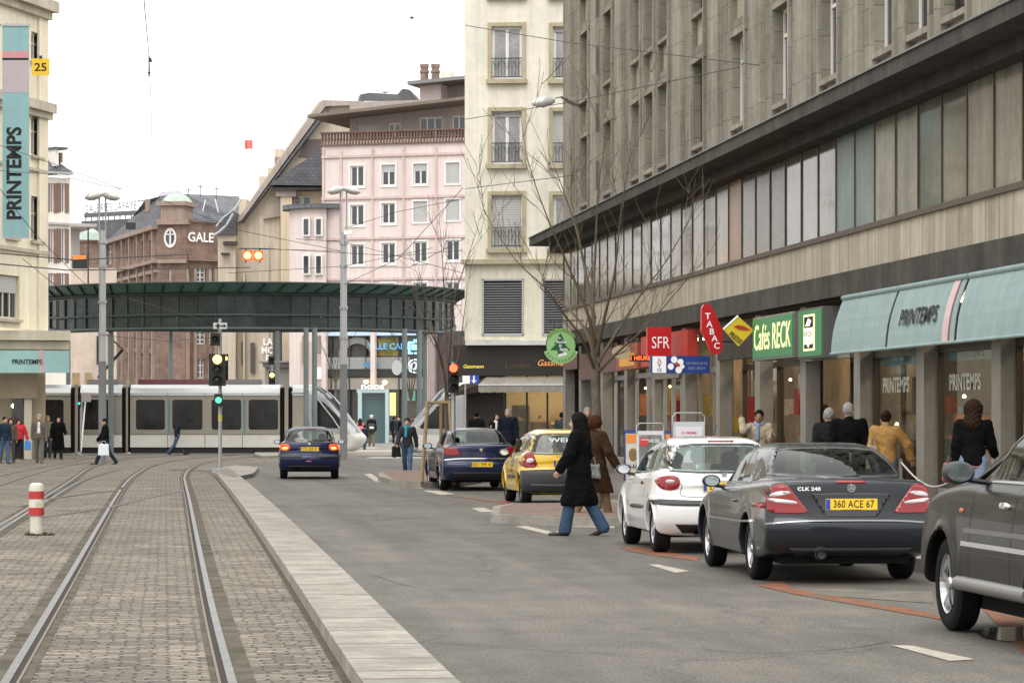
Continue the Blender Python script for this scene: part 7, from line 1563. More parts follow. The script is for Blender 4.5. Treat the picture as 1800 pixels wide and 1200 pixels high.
t, Z = sigpole(142, 800, 705, z=0, label='slanted pale post with a small grey sign before the tram', r=.04, name='sign_post', cat='sign post', group=None); f9 = Fac(P(100, 600, Z-.2), P(200, 600, Z-.2)); b = MB(); f9.pxbox(b, 143, 160, 690, 706, -.03, 0); b.build('sign_plate', mat('mauve_plate', (.42,.36,.38), .5), t, world=True); b = MB(); b.tube([P(142, 795, Z), P(150, 704, Z)], .035, 8); b.build('leaning_pole', M_LETW, t, world=True); head(t, 139, 690, 715, Z-.1, {1: ((.05,.8,.7), 1.5)}, w=.16, n=2)
t, Z = sigpole(134, 806, 676, z=0, label='thin brown-grey tram signal post at the tram joint', r=.06, name='sign_post', cat='sign post', group=None, m=mat('brown_grey_post', (.26,.22,.19), .6))
t = thing('hanging_signal', 'pair of round amber signal lamps hanging from the overhead wires', 'traffic light', tuple(P(444, 449, 105)), 0, 'traffic lights')
for x in (435, 454):
    p = P(x, 449, 105); b = MB(); b.box(p.x-.17, p.x+.17, p.y, p.y+.15, p.z-.17, p.z+.17); h = b.build('housing', mat('orange_surround', (.45,.05,.01), .4, emis=(1,.12,.01), es=1.0), t, world=True); lampdisc(h, p+Vector((0, -.01, 0)), .125, (1,.46,.08), 9)
b = MB(); 
for x in (432, 457): b.tube([P(x, 436, 105.2), P(x, 462, 105.2)], .02, 4)
b.tube([P(420, 437, 105.2), P(470, 437, 105.2)], .02, 4); b.build('hanger', M_DKMET, t, world=True)
og = thing('orange_road_sign', 'orange glowing panel sign hung beside the turret', 'sign', tuple(P(142, 457, 140))); f9 = Fac(P(100, 600, 140), P(200, 600, 140)); b = MB(); f9.pxbox(b, 127, 153, 450, 472, -.1, 0); b.build('panel', M_DKMET, og, world=True)
b = MB()
for k in range(8): f9.pxbox(b, 128+k*3, 130.2+k*3, 449, 457, .001, .02)
b.build('lit_bars', glow('orange_bars', (1,.22,.05), 1.6), og, world=True); b = MB(); b.tube([P(155, 470, 140), P(155, 400, 140)], .04, 6); b.tube([P(155, 500, 140), P(155, 470, 140)], .04, 6); b.build('hanger', M_DKMET, og, world=True)
# red and white bollard on the setts
bo = G(64, 940, .004); t = thing('bollard', 'squat concrete bollard with two red bands standing on the setts', 'bollard', tuple(bo))
M_BCON = mat('bollard_concrete', (.60,.56,.48), .8, var=.15, scale=6, bump=.3, bscale=60, dirt=((.25,.22,.14), 3, .6)); M_BRED = mat('bollard_red', (.42,.035,.03), .5, var=.1, scale=6)
b = MB(); b.lathe([(.088, 0), (.090, .27), (.106, .285), (.106, .66), (.095, .71), (.06, .735), (0, .74)], bo, n=24); b.build('shaft', M_BCON, t, world=True, smooth=True)
for z0, z1 in ((.28, .39), (.51, .62)): b = MB(); b.lathe([(.1085, z0), (.1085, z1)], bo, n=24, cap=False); b.build('red_band', M_BRED, t, world=True, smooth=True)
M_MOSS = mat('moss', (.05,.06,.02), .95, var=.4, scale=20); b = MB(); jr = random.Random(2)
for k in range(260):
    a = jr.uniform(0, 6.28); r = jr.uniform(.08, .20)*(1.3 if math.cos(a) > 0 else .8); p = bo+Vector((r*math.cos(a), r*math.sin(a)*1.4, 0)); h = jr.uniform(.01, .05); d = Vector((jr.uniform(-.03, .03), jr.uniform(-.03, .03), h)); s = Vector((jr.uniform(-.012, .012), jr.uniform(-.012, .012), 0)); b.poly([p-s, p+s, p+d])
b.build('grass_tuft', M_MOSS, kind='stuff')
# sandwich boards on the pavement
def aboard(x0, x1, ytop, Z, label, frame, face, lines, hoop=True):
    f = Fac(P(x0, 600, Z), P(x1, 600, Z)); g0 = P((x0+x1)/2, 735, Z); t = thing('sandwich_board', label, 'sandwich board', (g0.x, g0.y, .14), 0, 'advertising boards on the pavement'); w = (x1-x0)/px(Z); zt = P(x0, ytop, Z).z
    b = MB()
    for s, d in ((0, 0), (1, -.5)):
        q = [f.at(0, .14, d*1), f.at(w, .14, d*1), f.at(w, zt, -.22), f.at(0, zt, -.22)]
        b.prism([q[0], q[1], q[2], q[3]], tuple(f.n*-.03))
    b.build('panel', frame, t, world=True)
    def at(u, v, o=.012): c = f.at(u*w, .14+(zt-.14)*v, -.22*v); return c+f.n*o
    b = MB(); b.quad(at(.08, .06), at(.92, .06), at(.92, .94), at(.08, .94)); b.build('poster', face, t, world=True)
    if hoop: b = MB(); b.tube([at(0, .95, 0), at(0, 1.06, 0), at(.1, 1.11, 0), at(.9, 1.11, 0), at(1, 1.06, 0), at(1, .95, 0)], .015, 6); b.build('hoop', M_STEEL, t, world=True)
    for (s_, u, v, sz, m, sx) in lines: text('lettering', s_, m, t, at(u, v, .018), f.u, f.n, sz, bold=.02, sx=sx)
    return t, at
M_PINKL = mat('pink_letters', (.65,.10,.20), .6); M_ORG = mat('orange_panel', (.75,.25,.03), .5)
t, at = aboard(1098, 1128, 755, 58.5, 'blue framed pavement board with an orange top and PHO lettering', mat('blue_board', (.02,.045,.20), .5), mat('cream_poster', (.62,.58,.50), .6, var=.15, scale=5), [('PHO', .5, .42, .11, mat('navy_letters', (.02,.03,.12), .5), 1.0), ('en 1 heure', .5, .30, .04, M_PINKL, .9)], False)
b = MB(); b.quad(at(.1, .80, .02), at(.9, .80, .02), at(.9, .93, .02), at(.1, .93, .02)); b.build('header', M_ORG, t, world=True); b = MB(); b.prism([at(.5+.25*math.cos(a*.5236), .62+.10*math.sin(a*.5236), .02) for a in range(12)], (0, -.004, 0)); b.build('round_picture', mat('brown_picture', (.25,.15,.08), .6, var=.4, scale=12), t, world=True)
t, at = aboard(1120, 1168, 757, 55.5, 'white framed pavement board with a dark photo poster', mat('white_board', (.62,.63,.64), .5), mat('dark_poster', (.16,.17,.16), .5, var=.6, scale=5), [('SERVICES', .5, .85, .06, M_LETW, 1.0)])
b = MB(); b.quad(at(.12, .78, .02), at(.40, .78, .02), at(.40, .90, .02), at(.12, .90, .02)); b.build('red_panel', M_RED, t, world=True)
t, at = aboard(1184, 1240, 741, 53.5, 'pale pavement board with three lines of pink lettering', mat('silver_board', (.45,.46,.48), .4, .5), mat('pale_lilac_poster', (.68,.66,.70), .5), [('ICI MEME', .5, .86, .045, M_PINKL, 1.1), ('TIRAGES PHOTO', .5, .80, .045, M_PINKL, 1.2), ('NUMERIQUE EN 1H', .5, .745, .045, M_PINKL, 1.1)])
t, at = aboard(1170, 1180, 756, 59, 'narrow orange and blue pavement board behind the photo poster board', mat('blue_board', (.02,.045,.20), .5), M_ORG, [], False)
# chain between piers of the arcade
ch = thing('barrier_chain', 'pale sagging chain hanging low at the store piers', 'chain', (11.7, 44, .8)); b = MB(); b.tube([Vector((11.75, 46.5-4*k/14, .95-.35*math.sin(math.pi*k/14))) for k in range(15)], .014, 6); b.build('chain', mat('pale_chain', (.55,.54,.50), .5), ch, world=True)
b = MB(); b.tube([(11.75, 46.5, .14), (11.75, 46.5, 1.0)], .03, 8); b.build('post', M_PIER, ch, world=True)
# ================================================================ overhead wires
def wire(pts, label, r=.012, sag=0, m=None, extra=None):
    """pts: (x,y,Z) photo points"""
    Q = [P(*p) for p in pts]; L = []
    for i in range(len(Q)-1):
        n = 12; L += [Q[i].lerp(Q[i+1], k/n)-UP*sag*math.sin(math.pi*k/n) for k in range(n)]
    L.append(Q[-1]); b = MB(); b.tube(L, r, 5, cap=False); o = b.build('overhead_wire', m or mat('wire', (.05,.05,.052), .6), None); tag(o, label, 'wire', 'overhead tram and span wires')
    return o
wire([(250,-40,40),(253,0,46),(262,100,70),(266,200,95),(268,345,120)], 'thin near-vertical wire crossing the open sky', .008)
t = thing('wire_insulator', 'small dark insulator on the wire in the middle of the open sky', 'insulator', tuple(P(262, 115, 72))); b = MB(); b.tube([P(262, 98, 72), P(262, 134, 72)], .018, 6); b.tube([P(262, 104, 72), P(266, 103, 72)], .02, 6); b.lathe([(0, -.05), (.04, 0), (0, .05)], P(262, 128, 72), n=8); b.lathe([(0, -.05), (.045, 0), (0, .05)], P(265, 107, 72), n=8); b.build('fitting', M_BLACK, t, world=True)
for args in [([(0,256,90),(80,283,100),(215,333,115)], 'span wire running from the banner down past the lamp mast'), ([(0,300,95),(90,306,105),(215,333,115)], 'thin span wire below the banner number plate'),
    ([(-5,326,88),(60,410,95),(150,500,112)], 'slanting wire from the banner foot to the canopy'), ([(0,445,95),(130,457,105),(330,447,118)], 'thick horizontal cable across the sandstone store'), ([(330,447,118),(335,500,118)], 'dark cable dropping to the ring canopy'),
    ([(0,464,95),(120,475,108),(440,470,130)], 'thin wire under the thick horizontal cable'), ([(420,437,105),(560,440,118),(604,442,118)], 'wire from the amber lamps to the mast'), ([(268,345,120),(420,405,120),(604,442,118)], 'wire from the sandstone tower to the mast'),
    ([(470,437,105),(700,450,110),(812,440,101)], 'wire from the amber lamps to the corner building'), ([(604,402,118),(700,372,110),(812,350,101)], 'wire rising from the mast to the corner building'), ([(604,470,118),(720,470,110),(815,420,101)], 'lower wire from the mast to the corner building'),
    ([(604,500,118),(700,455,112),(814,330,101)], 'steep wire from the mast foot to the corner building'), ([(520,420,125),(604,425,118),(814,480,101)], 'falling wire crossing the pink block'), ([(400,480,128),(604,468,118),(760,436,108)], 'wire just above the ring canopy'),
    ([(818,45,90),(1000,75,80),(1335,115,59)], 'wire crossing from the cream building to the stone store high up'), ([(818,210,90),(1000,180,84)], 'wire from the cream building to its wall lamp'), ([(818,332,95),(1010,308,85)], 'short wire across the cream building'), ([(1000,180,84),(1300,118,60)], 'thin wire from the wall lamp to the stone store'),
    ([(190,590,112),(300,600,128),(385,592,100)], 'sagging wire between mast and island signal'), ([(40,455,100),(170,560,112)], 'slanting wire before the cream store corner'), ([(210,520,113),(350,560,125),(500,555,128)], 'wire hanging before the ring canopy'), ([(604,530,118),(700,540,122),(800,552,118)], 'wire hanging under the ring canopy edge')]:
    wire(*args, r=.022 if 'thick' in args[1] or 'dark cable' in args[1] else .011)
# bird in the sky
bd = thing('bird', 'small dark bird flying in the white sky near the cream building', 'bird', tuple(P(724, 32, 160)))
q = P(724, 32, 160); sdf_mesh('body', lambda X, Y, Z: np.sqrt((X/2.6)**2+Y**2+Z**2)*.6-.030*(1), (-.25, -.1, -.1), (.25, .1, .1), .012, M_BLACK, bd)
b = MB(); b.prism([(-.03, 0, .02), (.05, 0, .02), (-.05, -.38, .06), (-.08, -.36, .06)], (0, 0, .01)); b.prism([(-.03, 0, .02), (.05, 0, .02), (-.05, .38, .0), (-.08, .36, .0)], (0, 0, .01)); b.build('wings', M_DKMET, bd)
# ================================================================ bare trees
M_BARK = mat('grey_brown_bark', (.125,.105,.08), .9, var=.3, scale=6, bump=.6, bscale=30); M_TWIG = mat('twig_bark', (.115,.09,.065), .9)
def branch(mb, p, d, L, r, depth, jr, up=.25):
    n = 5; pts = [p]; rs = [r]; q = p.copy(); v = d.copy()
    for i in range(n):
        v = (v+Vector((jr.uniform(-.16, .16), jr.uniform(-.16, .16), jr.uniform(-.06, .16)+up*.12))).normalized(); q = q+v*L/n; pts.append(q.copy()); rs.append(max(.0035, r*(1-.75*(i+1)/n)))
    mb.tube(pts, rs, 5 if r > .02 else 4, cap=False)
    if depth > 0:
        for i in range(jr.choice([3, 4])):
            k = jr.randint(1, n); t = (pts[k]-pts[k-1]).normalized(); s = Vector((jr.uniform(-1, 1), jr.uniform(-1, 1), jr.uniform(-.2, .7))).normalized(); dd = (t*.75+s*.65).normalized()
            branch(mb, pts[k], dd, L*jr.uniform(.42, .62), max(.005, rs[k]*.62), depth-1, jr, up)
def tree(name, base, limbs, label, trunk, jr, twigs=2, group='bare street trees'):
    """trunk: list of (point, radius); limbs: lists of (point, radius)"""
    t = thing(name, label, 'tree', tuple(base), 0, group)
    b = MB(); b.tube([Vector(p) for p, _ in trunk], [r for _, r in trunk], 12); b.build('trunk', M_BARK, t, world=True, smooth=True)
    b = MB()
    for L in limbs:
        pts = smoothline([p for p, _ in L], 4); rs = []; m = len(L)
        for i in range(len(pts)): f = i/(len(pts)-1)*(m-1); k = min(int(f), m-2); rs.append(max(.004, (L[k][1]+(L[k+1][1]-L[k][1])*(f-k))*(.44 if L[0][1] > .06 else .8)))
        b.tube(pts, rs, 7, cap=False)
        for i in range(3, len(pts)):
            if jr.random() < .55:
                tg = (pts[i]-pts[i-1]).normalized(); s = Vector((jr.uniform(-1, 1), jr.uniform(-1, 1), jr.uniform(.0, .8))).normalized(); branch(b, pts[i], (tg*.7+s*.6).normalized(), jr.uniform(.5, 1.25), max(.006, rs[i]*.42), twigs-1, jr)
    b.build('crown', M_TWIG, t, world=True); return t
ZT_ = 55.0
g0 = G(1048, 893, .145); ZT_ = (g0-CO).dot(FW); jr = random.Random(21)
def q(x, y, dz=0): return P(x, y, ZT_+dz)
tree('street_tree', g0, [
    [(q(1046,640),.10),(q(1038,600),.085),(q(1015,560,.3),.05),(q(975,520,.8),.035),(q(905,455,1.2),.022),(q(850,370,1.6),.010)],
    [(q(1046,620),.09),(q(1036,560,-.3),.07),(q(1000,470,-.5),.04),(q(965,390,-.8),.026),(q(930,290,-1),.014),(q(915,205,-1),.006)],
    [(q(1046,610),.09),(q(1042,540,.2),.07),(q(1046,450,.5),.05),(q(1052,330,.4),.028),(q(1062,260,.4),.014),(q(1066,205,.3),.006)],
    [(q(1048,625),.09),(q(1062,560,-.4),.06),(q(1080,480,-.8),.04),(q(1092,370,-1),.026),(q(1105,290,-1.2),.013),(q(1112,215,-1.2),.006)],
    [(q(1050,640),.09),(q(1080,590,.5),.055),(q(1125,520,.9),.036),(q(1170,460,1.2),.020),(q(1215,380,1.4),.008)],
    [(q(1050,655),.08),(q(1090,615,-.5),.045),(q(1140,570,-1),.028),(q(1200,500,-1.4),.012)],
    [(q(1046,650),.08),(q(1020,590,-.8),.04),(q(990,550,-1.2),.028),(q(955,500,-1.8),.012)],
    [(q(1044,560,.3),.05),(q(1028,470,.9),.035),(q(1012,400,1.3),.02),(q(985,320,1.6),.010),(q(965,270,1.8),.005)]],
    'tall bare street tree with many thin upright branches before the stone store', [(g0-UP*.1,.11),(g0+UP*.3,.095),(q(1049,760),.085),(q(1047,690),.078),(q(1046,640),.075)], jr)
g1 = G(785, 846, .145); Z1 = (g1-CO).dot(FW)
def q(x, y, dz=0): return P(x, y, Z1+dz)
tree('street_tree', g1, [
    [(q(785,690),.045),(q(770,620,.3),.03),(q(752,540,.5),.018),(q(735,470,.6),.006)], [(q(785,680),.045),(q(792,600,-.3),.03),(q(800,520,-.5),.018),(q(830,430,-.5),.006)], [(q(785,700),.04),(q(778,640,-.4),.026),(q(760,590,-1),.014),(q(735,560,-1.2),.006)], [(q(785,670),.04),(q(784,580,.3),.028),(q(780,500,.4),.016),(q(775,420,.4),.005)], [(q(786,690),.04),(q(805,630,.4),.024),(q(815,560,.4),.012),(q(822,500,.4),.005)]],
    'slim bare young tree held by the wooden stake frame', [(g1-UP*.1,.06),(q(785,760),.055),(q(785,690),.05)], jr)
st = thing('tree_stakes', 'wooden stake frame with cross rails around the young tree', 'tree stakes', tuple(g1)); M_WOOD = mat('weathered_pine', (.30,.22,.13), .85, var=.2, scale=8)
for (xa, ya, xb, yb, dz) in ((741, 838, 752, 705, -.4), (775, 842, 776, 706, .5), (797, 838, 790, 703, -.3)):
    a, c = P(xa, 735, Z1+dz), P(xb, yb, Z1+dz*.4); b = MB(); b.tube([(a.x, a.y, .14), c], .045, 8); b.build('stake', M_WOOD, st, world=True)
b = MB(); b.tube([P(748, 708, Z1-.15), P(776, 706, Z1+.2), P(795, 707, Z1-.1), P(748, 708, Z1-.15)], .035, 6); b.build('rail', M_WOOD, st, world=True)
for (x, y0, y1, Z, lab) in ((590, 700, 590, 165, 'small bare tree beyond the tram behind the mast'), (722, 730, 590, 150, 'thin bare tree between the canopy columns')):
    g2 = P(x, 735, Z); g2.z = 0
    def q(x, y, dz=0): return P(x, y, Z+dz)
    tree('street_tree', g2, [[(q(x+s*2, y0-30), .05), (q(x+s*12, y1+50, s*.4), .03), (q(x+s*25, y1+15, s), .012), (q(x+s*38, y1-12, s), .005)] for s in (-1, -.4, .3, 1)], lab, [(g2, .09), (q(x, 735), .08), (q(x, y0-30), .06)], jr, 3)
# ================================================================ people
SKIN = mat('skin', (.48,.29,.21), .55, var=.06, scale=12, obj=True); SKIN2 = mat('darker_skin', (.26,.14,.09), .55, var=.06, scale=12, obj=True)
HAIRM = {k: mat('hair_'+k, c, .75, spec=.12, var=.3, scale=30, obj=True) for k, c in (('black', (.004,.0035,.003)), ('brown', (.022,.011,.006)), ('grey', (.25,.24,.23)), ('blond', (.28,.17,.08)), ('white', (.6,.58,.55)), ('reddish', (.05,.016,.008)))}
def cloth(name, c, rough=.9): return mat('cloth_'+name, c, rough, spec=.08, var=.18, scale=9, bump=.6, bscale=11, obj=True)
M_SHOE = mat('dark_leather', (.018,.015,.013), .5)
def caps(X, Y, Z, a, b, ra, rb, sy=1.0):
    bx, by, bz = b[0]-a[0], b[1]-a[1], b[2]-a[2]; L = bx*bx+by*by+bz*bz+1e-9; t = np.clip(((X-a[0])*bx+(Y-a[1])*by+(Z-a[2])*bz)/L, 0, 1)
    return np.sqrt((X-a[0]-bx*t)**2+((Y-a[1]-by*t)/sy)**2+(Z-a[2]-bz*t)**2)*min(1, sy)-(ra+(rb-ra)*t)*min(1, sy)
def ell(X, Y, Z, c, r): k = np.sqrt(((X-c[0])/r[0])**2+((Y-c[1])/r[1])**2+((Z-c[2])/r[2])**2); return (k-1)*min(r)
def union(lst, k):
    def f(X, Y, Z):
        d = None
        for p in lst: v = p(X, Y, Z); d = v if d is None else smin(d, v, k)
        return d
    return f
def C(a, b, ra, rb, sy=1.0): return lambda X, Y, Z: caps(X, Y, Z, a, b, ra, rb, sy)
def E(c, r): return lambda X, Y, Z: ell(X, Y, Z, c, r)
def person(label, loc, face, h=1.72, legs=((0,0),(0,0)), arms=((0,8,10),(0,8,10)), top=('jacket', 'black', (.02,.02,.022)), bottom=('jeans', (.05,.08,.16)), hair=('black', 'short'), skirt=None, coat=None, w=1.0,
           lean=0, head_turn=0, res=.02, skin=None, hat=None, scarf=None, boots=None, group='people walking in the street', base_z=0, extra=None, name='person'):
    """face: azimuth the person looks along (0 = away from the camera, 180 = towards it); legs: (thigh swing, knee bend) left, right; arms: (swing, out, elbow)"""
    s = h/1.72; skin = skin or SKIN; root = thing(name, label, 'person', (loc[0], loc[1], base_z), -rad(face), group)
    V = Vector; ln = rad(lean)
    def tors(p): y, z = p[1], p[2]-.95; return V((p[0], y*math.cos(ln)+z*math.sin(ln), .95+z*math.cos(ln)-y*math.sin(ln)))
    J = {}
    for i, sg in ((0, -1), (1, 1)):                # 0 left (-x), 1 right
        th, kn = rad(legs[i][0]), rad(legs[i][1]); hip = V((sg*.085*w, 0, .92)); knee = hip+V((sg*.01, math.sin(th)*.43, -math.cos(th)*.43)); a2 = th-kn; ank = knee+V((0, math.sin(a2)*.41, -math.cos(a2)*.41)); J['hip', i], J['knee', i], J['ank', i] = hip, knee, ank
        J['toe', i] = ank+V((sg*.02, .17*math.cos(a2*.5), -.055+.17*math.sin(min(0, a2)*.9)))
        sw, out, el = (rad(q) for q in arms[i]); sh = tors((sg*.175*w, 0, 1.415)); L1, L2 = .28, .25
        d1 = V((sg*math.sin(out)*math.cos(sw*.3), math.sin(sw), -math.cos(sw)*math.cos(out))).normalized(); elb = sh+d1*L1; d2 = V((sg*math.sin(out)*.4, math.sin(sw+el), -math.cos(sw+el))).normalized(); wr = elb+d2*L2; J['sh', i], J['el', i], J['wr', i], J['d2', i] = sh, elb, wr, d2
    dz = -min(J['ank', 0].z, J['ank', 1].z)+.075
    T = lambda p: (V(p)+V((0, 0, dz)))*s
    for k in J: J[k] = T(J[k]) if k[0] != 'd2' else J[k]
    tt = lambda p: T(tors(p)); neck = tt((0, 0, 1.46)); hd = tt((0, .025, 1.60)); ht = rad(head_turn); fx, fy = math.sin(ht), math.cos(ht)
    hp = lambda x, y, z: hd+V((x*fy+y*fx, -x*fx+y*fy, z))*s
    # continuous body
    b = [E(hp(0, 0, .02), (.078*s, .095*s, .115*s)), E(hp(0, .030, -.055), (.058*s, .062*s, .062*s)), C(neck-V((0, 0, .04*s)), hp(0, -.015, -.06), .056*s, .05*s), C(hp(0, .088, .005), hp(0, .106, -.028), .010*s, .017*s),
         E(hp(.080, -.005, 0), (.012*s, .026*s, .034*s)), E(hp(-.080, -.005, 0), (.012*s, .026*s, .034*s)), C(tt((-.08*w, 0, 1.36)), tt((.08*w, 0, 1.36)), .085*s, .085*s), C(tt((0, 0, 1.30)), tt((0, 0, 1.0)), .12*s*w, .12*s*w, .8)]
    fl = []
    for i, sg in ((0, -1), (1, 1)):
        b += [C(J['sh', i], J['el', i], .045*s, .037*s), C(J['el', i], J['wr', i], .036*s, .025*s), C(J['hip', i], J['knee', i], .075*s, .052*s), C(J['knee', i], J['ank', i], .05*s, .036*s), C(J['ank', i]-V((0, .03, .02))*s, J['toe', i], .035*s, .028*s)]
        d2 = J['d2', i]; wr = J['wr', i]; side = V((1, 0, 0)) if abs(d2.x) < .8 else V((0, 1, 0)); fw = side.cross(d2).normalized(); pal = wr+d2*.055*s
        b.append(C(wr, pal, .024*s, .032*s, 1)); 
        for k in range(4):
            o = fw*(k-1.5)*.019*s; k1 = pal+d2*.03*s+o; k2 = k1+(d2*.030+side*-sg*.012)*s; k3 = k2+(d2*[.018, .026, .024, .012][k]+side*-sg*.018)*s; fl += [C(k1, k2, .0095*s, .0085*s), C(k2, k3, .0085*s, .0065*s)]
        th0 = wr+d2*.02*s+fw*sg*0+fw*-.026*s; fl += [C(th0, th0+(d2*.035+fw*-.022)*s, .011*s, .009*s), C(th0+(d2*.035+fw*-.022)*s, th0+(d2*.06+fw*-.024)*s, .009*s, .0075*s)]
    def body(X, Y, Z): d = union(b, .03*s)(X, Y, Z); return smin(d, union(fl, .006*s)(X, Y, Z), .012*s)
    allp = [J[k] for k in J if k[0] != 'd2']+[hd]; m = .26*s
    lo = tuple(min(p[i] for p in allp)-m for i in range(3)); hi = tuple(max(p[i] for p in allp)+m for i in range(3)); lo = (lo[0], lo[1], -.02); hi = (hi[0], hi[1], hd.z+.2*s)
    sdf_mesh('body', body, lo, hi, res*.8, skin, root, proj=1)
    def g(nm, fn, m_, box=None, r=res): sdf_mesh(nm, fn, box[0] if box else lo, box[1] if box else hi, r, m_, root, proj=1)
    # eyes
    if True:
        e = MB()
        for sx in (-.031, .031): e.lathe([(0, -.011*s), (.010*s, 0), (0, .011*s)], hp(sx, .086, .022), n=6)
        e.build('eyes', M_INK, root)
    # trousers
    wl = bottom[2] if len(bottom) > 2 else 1.0; tr = [C(T((-.06*w, 0, .93)), T((.06*w, 0, .93)), .125*s*w, .125*s*w, .85), C(T((-.05, 0, 1.0)), T((.05, 0, 1.0)), .115*s*w, .115*s*w, .8)]
    for i in (0, 1): tr += [C(J['hip', i], J['knee', i], .098*s*w, .072*s*wl), C(J['knee', i], J['ank', i]-V((0, 0, .015)), .070*s*wl, .066*s*wl*wl)]
    tf = union(tr, .03*s)
    g('trousers', lambda X, Y, Z: smax(tf(X, Y, Z), .035-Z, .01), cloth(bottom[0], bottom[1]))
    for i in (0, 1):
        a_, t_ = J['ank', i]-V((0, .035, .035))*s, J['toe', i]+V((0, .03, -.005)); q_ = .09
        g('shoe', C(a_, t_, .040*s, .033*s), M_SHOE, (tuple(min(a_[k], t_[k])-q_ for k in range(3)), tuple(max(a_[k], t_[k])+q_ for k in range(3))), res*.8)
    # upper garment
    kind, cn, cc = top[:3]; th_ = .022 if kind == 'jacket' else (.012 if kind == 'shirt' else .032)
    hem = coat if coat else .88
    up = [C(tt((-.10*w, 0, 1.37)), tt((.10*w, 0, 1.37)), (.088+th_)*s, (.088+th_)*s, .95), C(tt((-.03, 0, 1.28)), tt((.03, 0, 1.28)), (.125+th_)*s*w, (.125+th_)*s*w, .85), C(tt((0, 0, 1.22)), tt((0, 0, 1.02)), (.122+th_)*s*w, (.128+th_)*s*w, .85), C(tt((0, 0, 1.02)), T((0, 0, .93)), (.130+th_)*s*w, (.145+th_)*s*w, .85)]
    if hem < .85: up += [C(T((0, 0, .95)), T((0, (J['knee', 0].y+J['knee', 1].y)/2/s*.5, hem+.12)), (.145+th_)*s*w, (.185+th_)*s*w, .85)]
    if hem < .70:
        for i in (0, 1): k = J['hip', i].lerp(J['knee', i], min(1, (.92-hem)/.43)); up += [C(J['hip', i], k, .12*s*w, .13*s*w)]
    for i in (0, 1): up += [C(J['sh', i], J['el', i], (.052+th_)*s, (.044+th_)*s), C(J['el', i], J['wr', i]-J['d2', i]*.01, (.043+th_)*s, (.034+th_)*s)]
    if kind == 'puffy' : up += [C(tt((0, 0, 1.4)), tt((0, -.01, 1.46)), .10*s, .09*s)]
    else: up += [C(tt((0, -.01, 1.42)), tt((0, -.01, 1.475)), .082*s, .070*s)]
    uf = union(up, .035*s); hz = (hem+dz)*s
    def upf(X, Y, Z):
        d = uf(X, Y, Z); d = d+.006*np.sin(X*31+Z*17)*np.sin(Y*23+Z*41)
        leg = Z < hz; return smax(d, np.where((np.abs(X) < .30*s) , hz-Z, -1), .012) if True else d
    armsf = union([C(J['sh', i], J['el', i], (.052+th_)*s, (.044+th_)*s) for i in (0, 1)]+[C(J['el', i], J['wr', i]-J['d2', i]*.01, (.043+th_)*s, (.034+th_)*s) for i in (0, 1)], .02*s)
    def uff(X, Y, Z): tor = smax(uf(X, Y, Z), hz-Z, .012); return smin(tor, armsf(X, Y, Z), .02*s)+.005*np.sin(X*31+Z*17)*np.sin(Y*23+Z*41)
    g('coat' if coat and coat < .8 else 'jacket', uff, cloth(cn, cc, .45 if kind == 'leather' else .9))
    # hair
    hc, hl = hair; hm = HAIRM[hc]; face_cut = lambda X, Y, Z: ell(X, Y, Z, hp(0, .075, -.035), (.072*s, .085*s, .098*s))
    hs = [E(hp(0, -.012, .038), (.092*s, .104*s, .112*s))]
    if hl == 'long': hs += [C(hp(0, -.06, .03), hp(0, -.11, -.30), .095*s, .115*s, .8), C(hp(-.06, 0, .02), hp(-.08, -.02, -.22), .055*s, .055*s), C(hp(.06, 0, .02), hp(.08, -.02, -.22), .055*s, .055*s)]
    if hl == 'big': hs += [E(hp(0, -.03, .03), (.125*s, .125*s, .125*s)), C(hp(0, -.06, .0), hp(0, -.09, -.16), .10*s, .12*s, .9)]
    if hl == 'curly': hs += [E(hp(0, -.02, .035), (.118*s, .118*s, .118*s))]
    if hl == 'bun': hs += [E(hp(0, -.10, .08), (.05*s, .05*s, .05*s))]
    hf = union(hs, .03*s)
    if hl != 'bald': g('hair', lambda X, Y, Z: smax(hf(X, Y, Z)+.006*np.sin(X*90)*np.sin(Z*80+Y*60)*(1.6 if hl in ('big', 'curly') else .6), -face_cut(X, Y, Z), .015), hm, (tuple(hd-V((.2, .25, .42))*s), tuple(hd+V((.2, .2, .2))*s)), res*.7)
    if hat: g('hat', lambda X, Y, Z: smax(ell(X, Y, Z, hp(0, -.01, .07), (.105*s, .115*s, .085*s)), hp(0, 0, .055).z-Z, .01), cloth('hat_'+label[:4].replace(' ', '_'), hat), (tuple(hd-V((.2, .2, .05))*s), tuple(hd+V((.2, .2, .25))*s)))
    if scarf: g('scarf', union([C(tt((-.05, .03, 1.475)), tt((.05, .03, 1.475)), .062*s, .062*s), C(tt((.02, .11, 1.44)), tt((.03, .165, 1.20)), .035*s, .045*s)], .03), cloth('scarf_'+scarf[0], scarf[1]))
    if extra: extra(root, J, T, tt, s, g)
    return root, J
def bag(label, person_, at, size, m, name='bag', straps=True, cat='bag', rz=0):
    """soft carrier: rounded box with a sagging top and two handles"""
    loc = Vector(at); t = thing(name, label, cat, loc, rz); w, d, h = size
    sdf_mesh('bag_body', lambda X, Y, Z: smax(smax(np.abs(X)-w*.5*(1-.12*(Z+h)/h), np.abs(Y)-d*.5*(1-.5*np.clip((Z+h)/h, 0, 1)), .04), np.abs(Z+h*.5)-h*.5+.01*np.sin(X*30), .03), (-w, -d-.05, -h-.06), (w, d+.05, .06), .016, m, t)
    if straps:
        b = MB()
        for y in (-d*.15, d*.15): b.tube([(-w*.22, y, -.02), (-w*.14, y*.3, .10), (w*.14, y*.3, .10), (w*.22, y, -.02)], .008, 5)
        b.build('handles', m, t)
    return t
def wpt(root, v): return root.matrix_basis @ Vector(v)
def at(x, ybot, z=0.0): return G(x, ybot, z)
def atZ(x, Z): p = P(x, 735, Z); return (p.x, p.y)
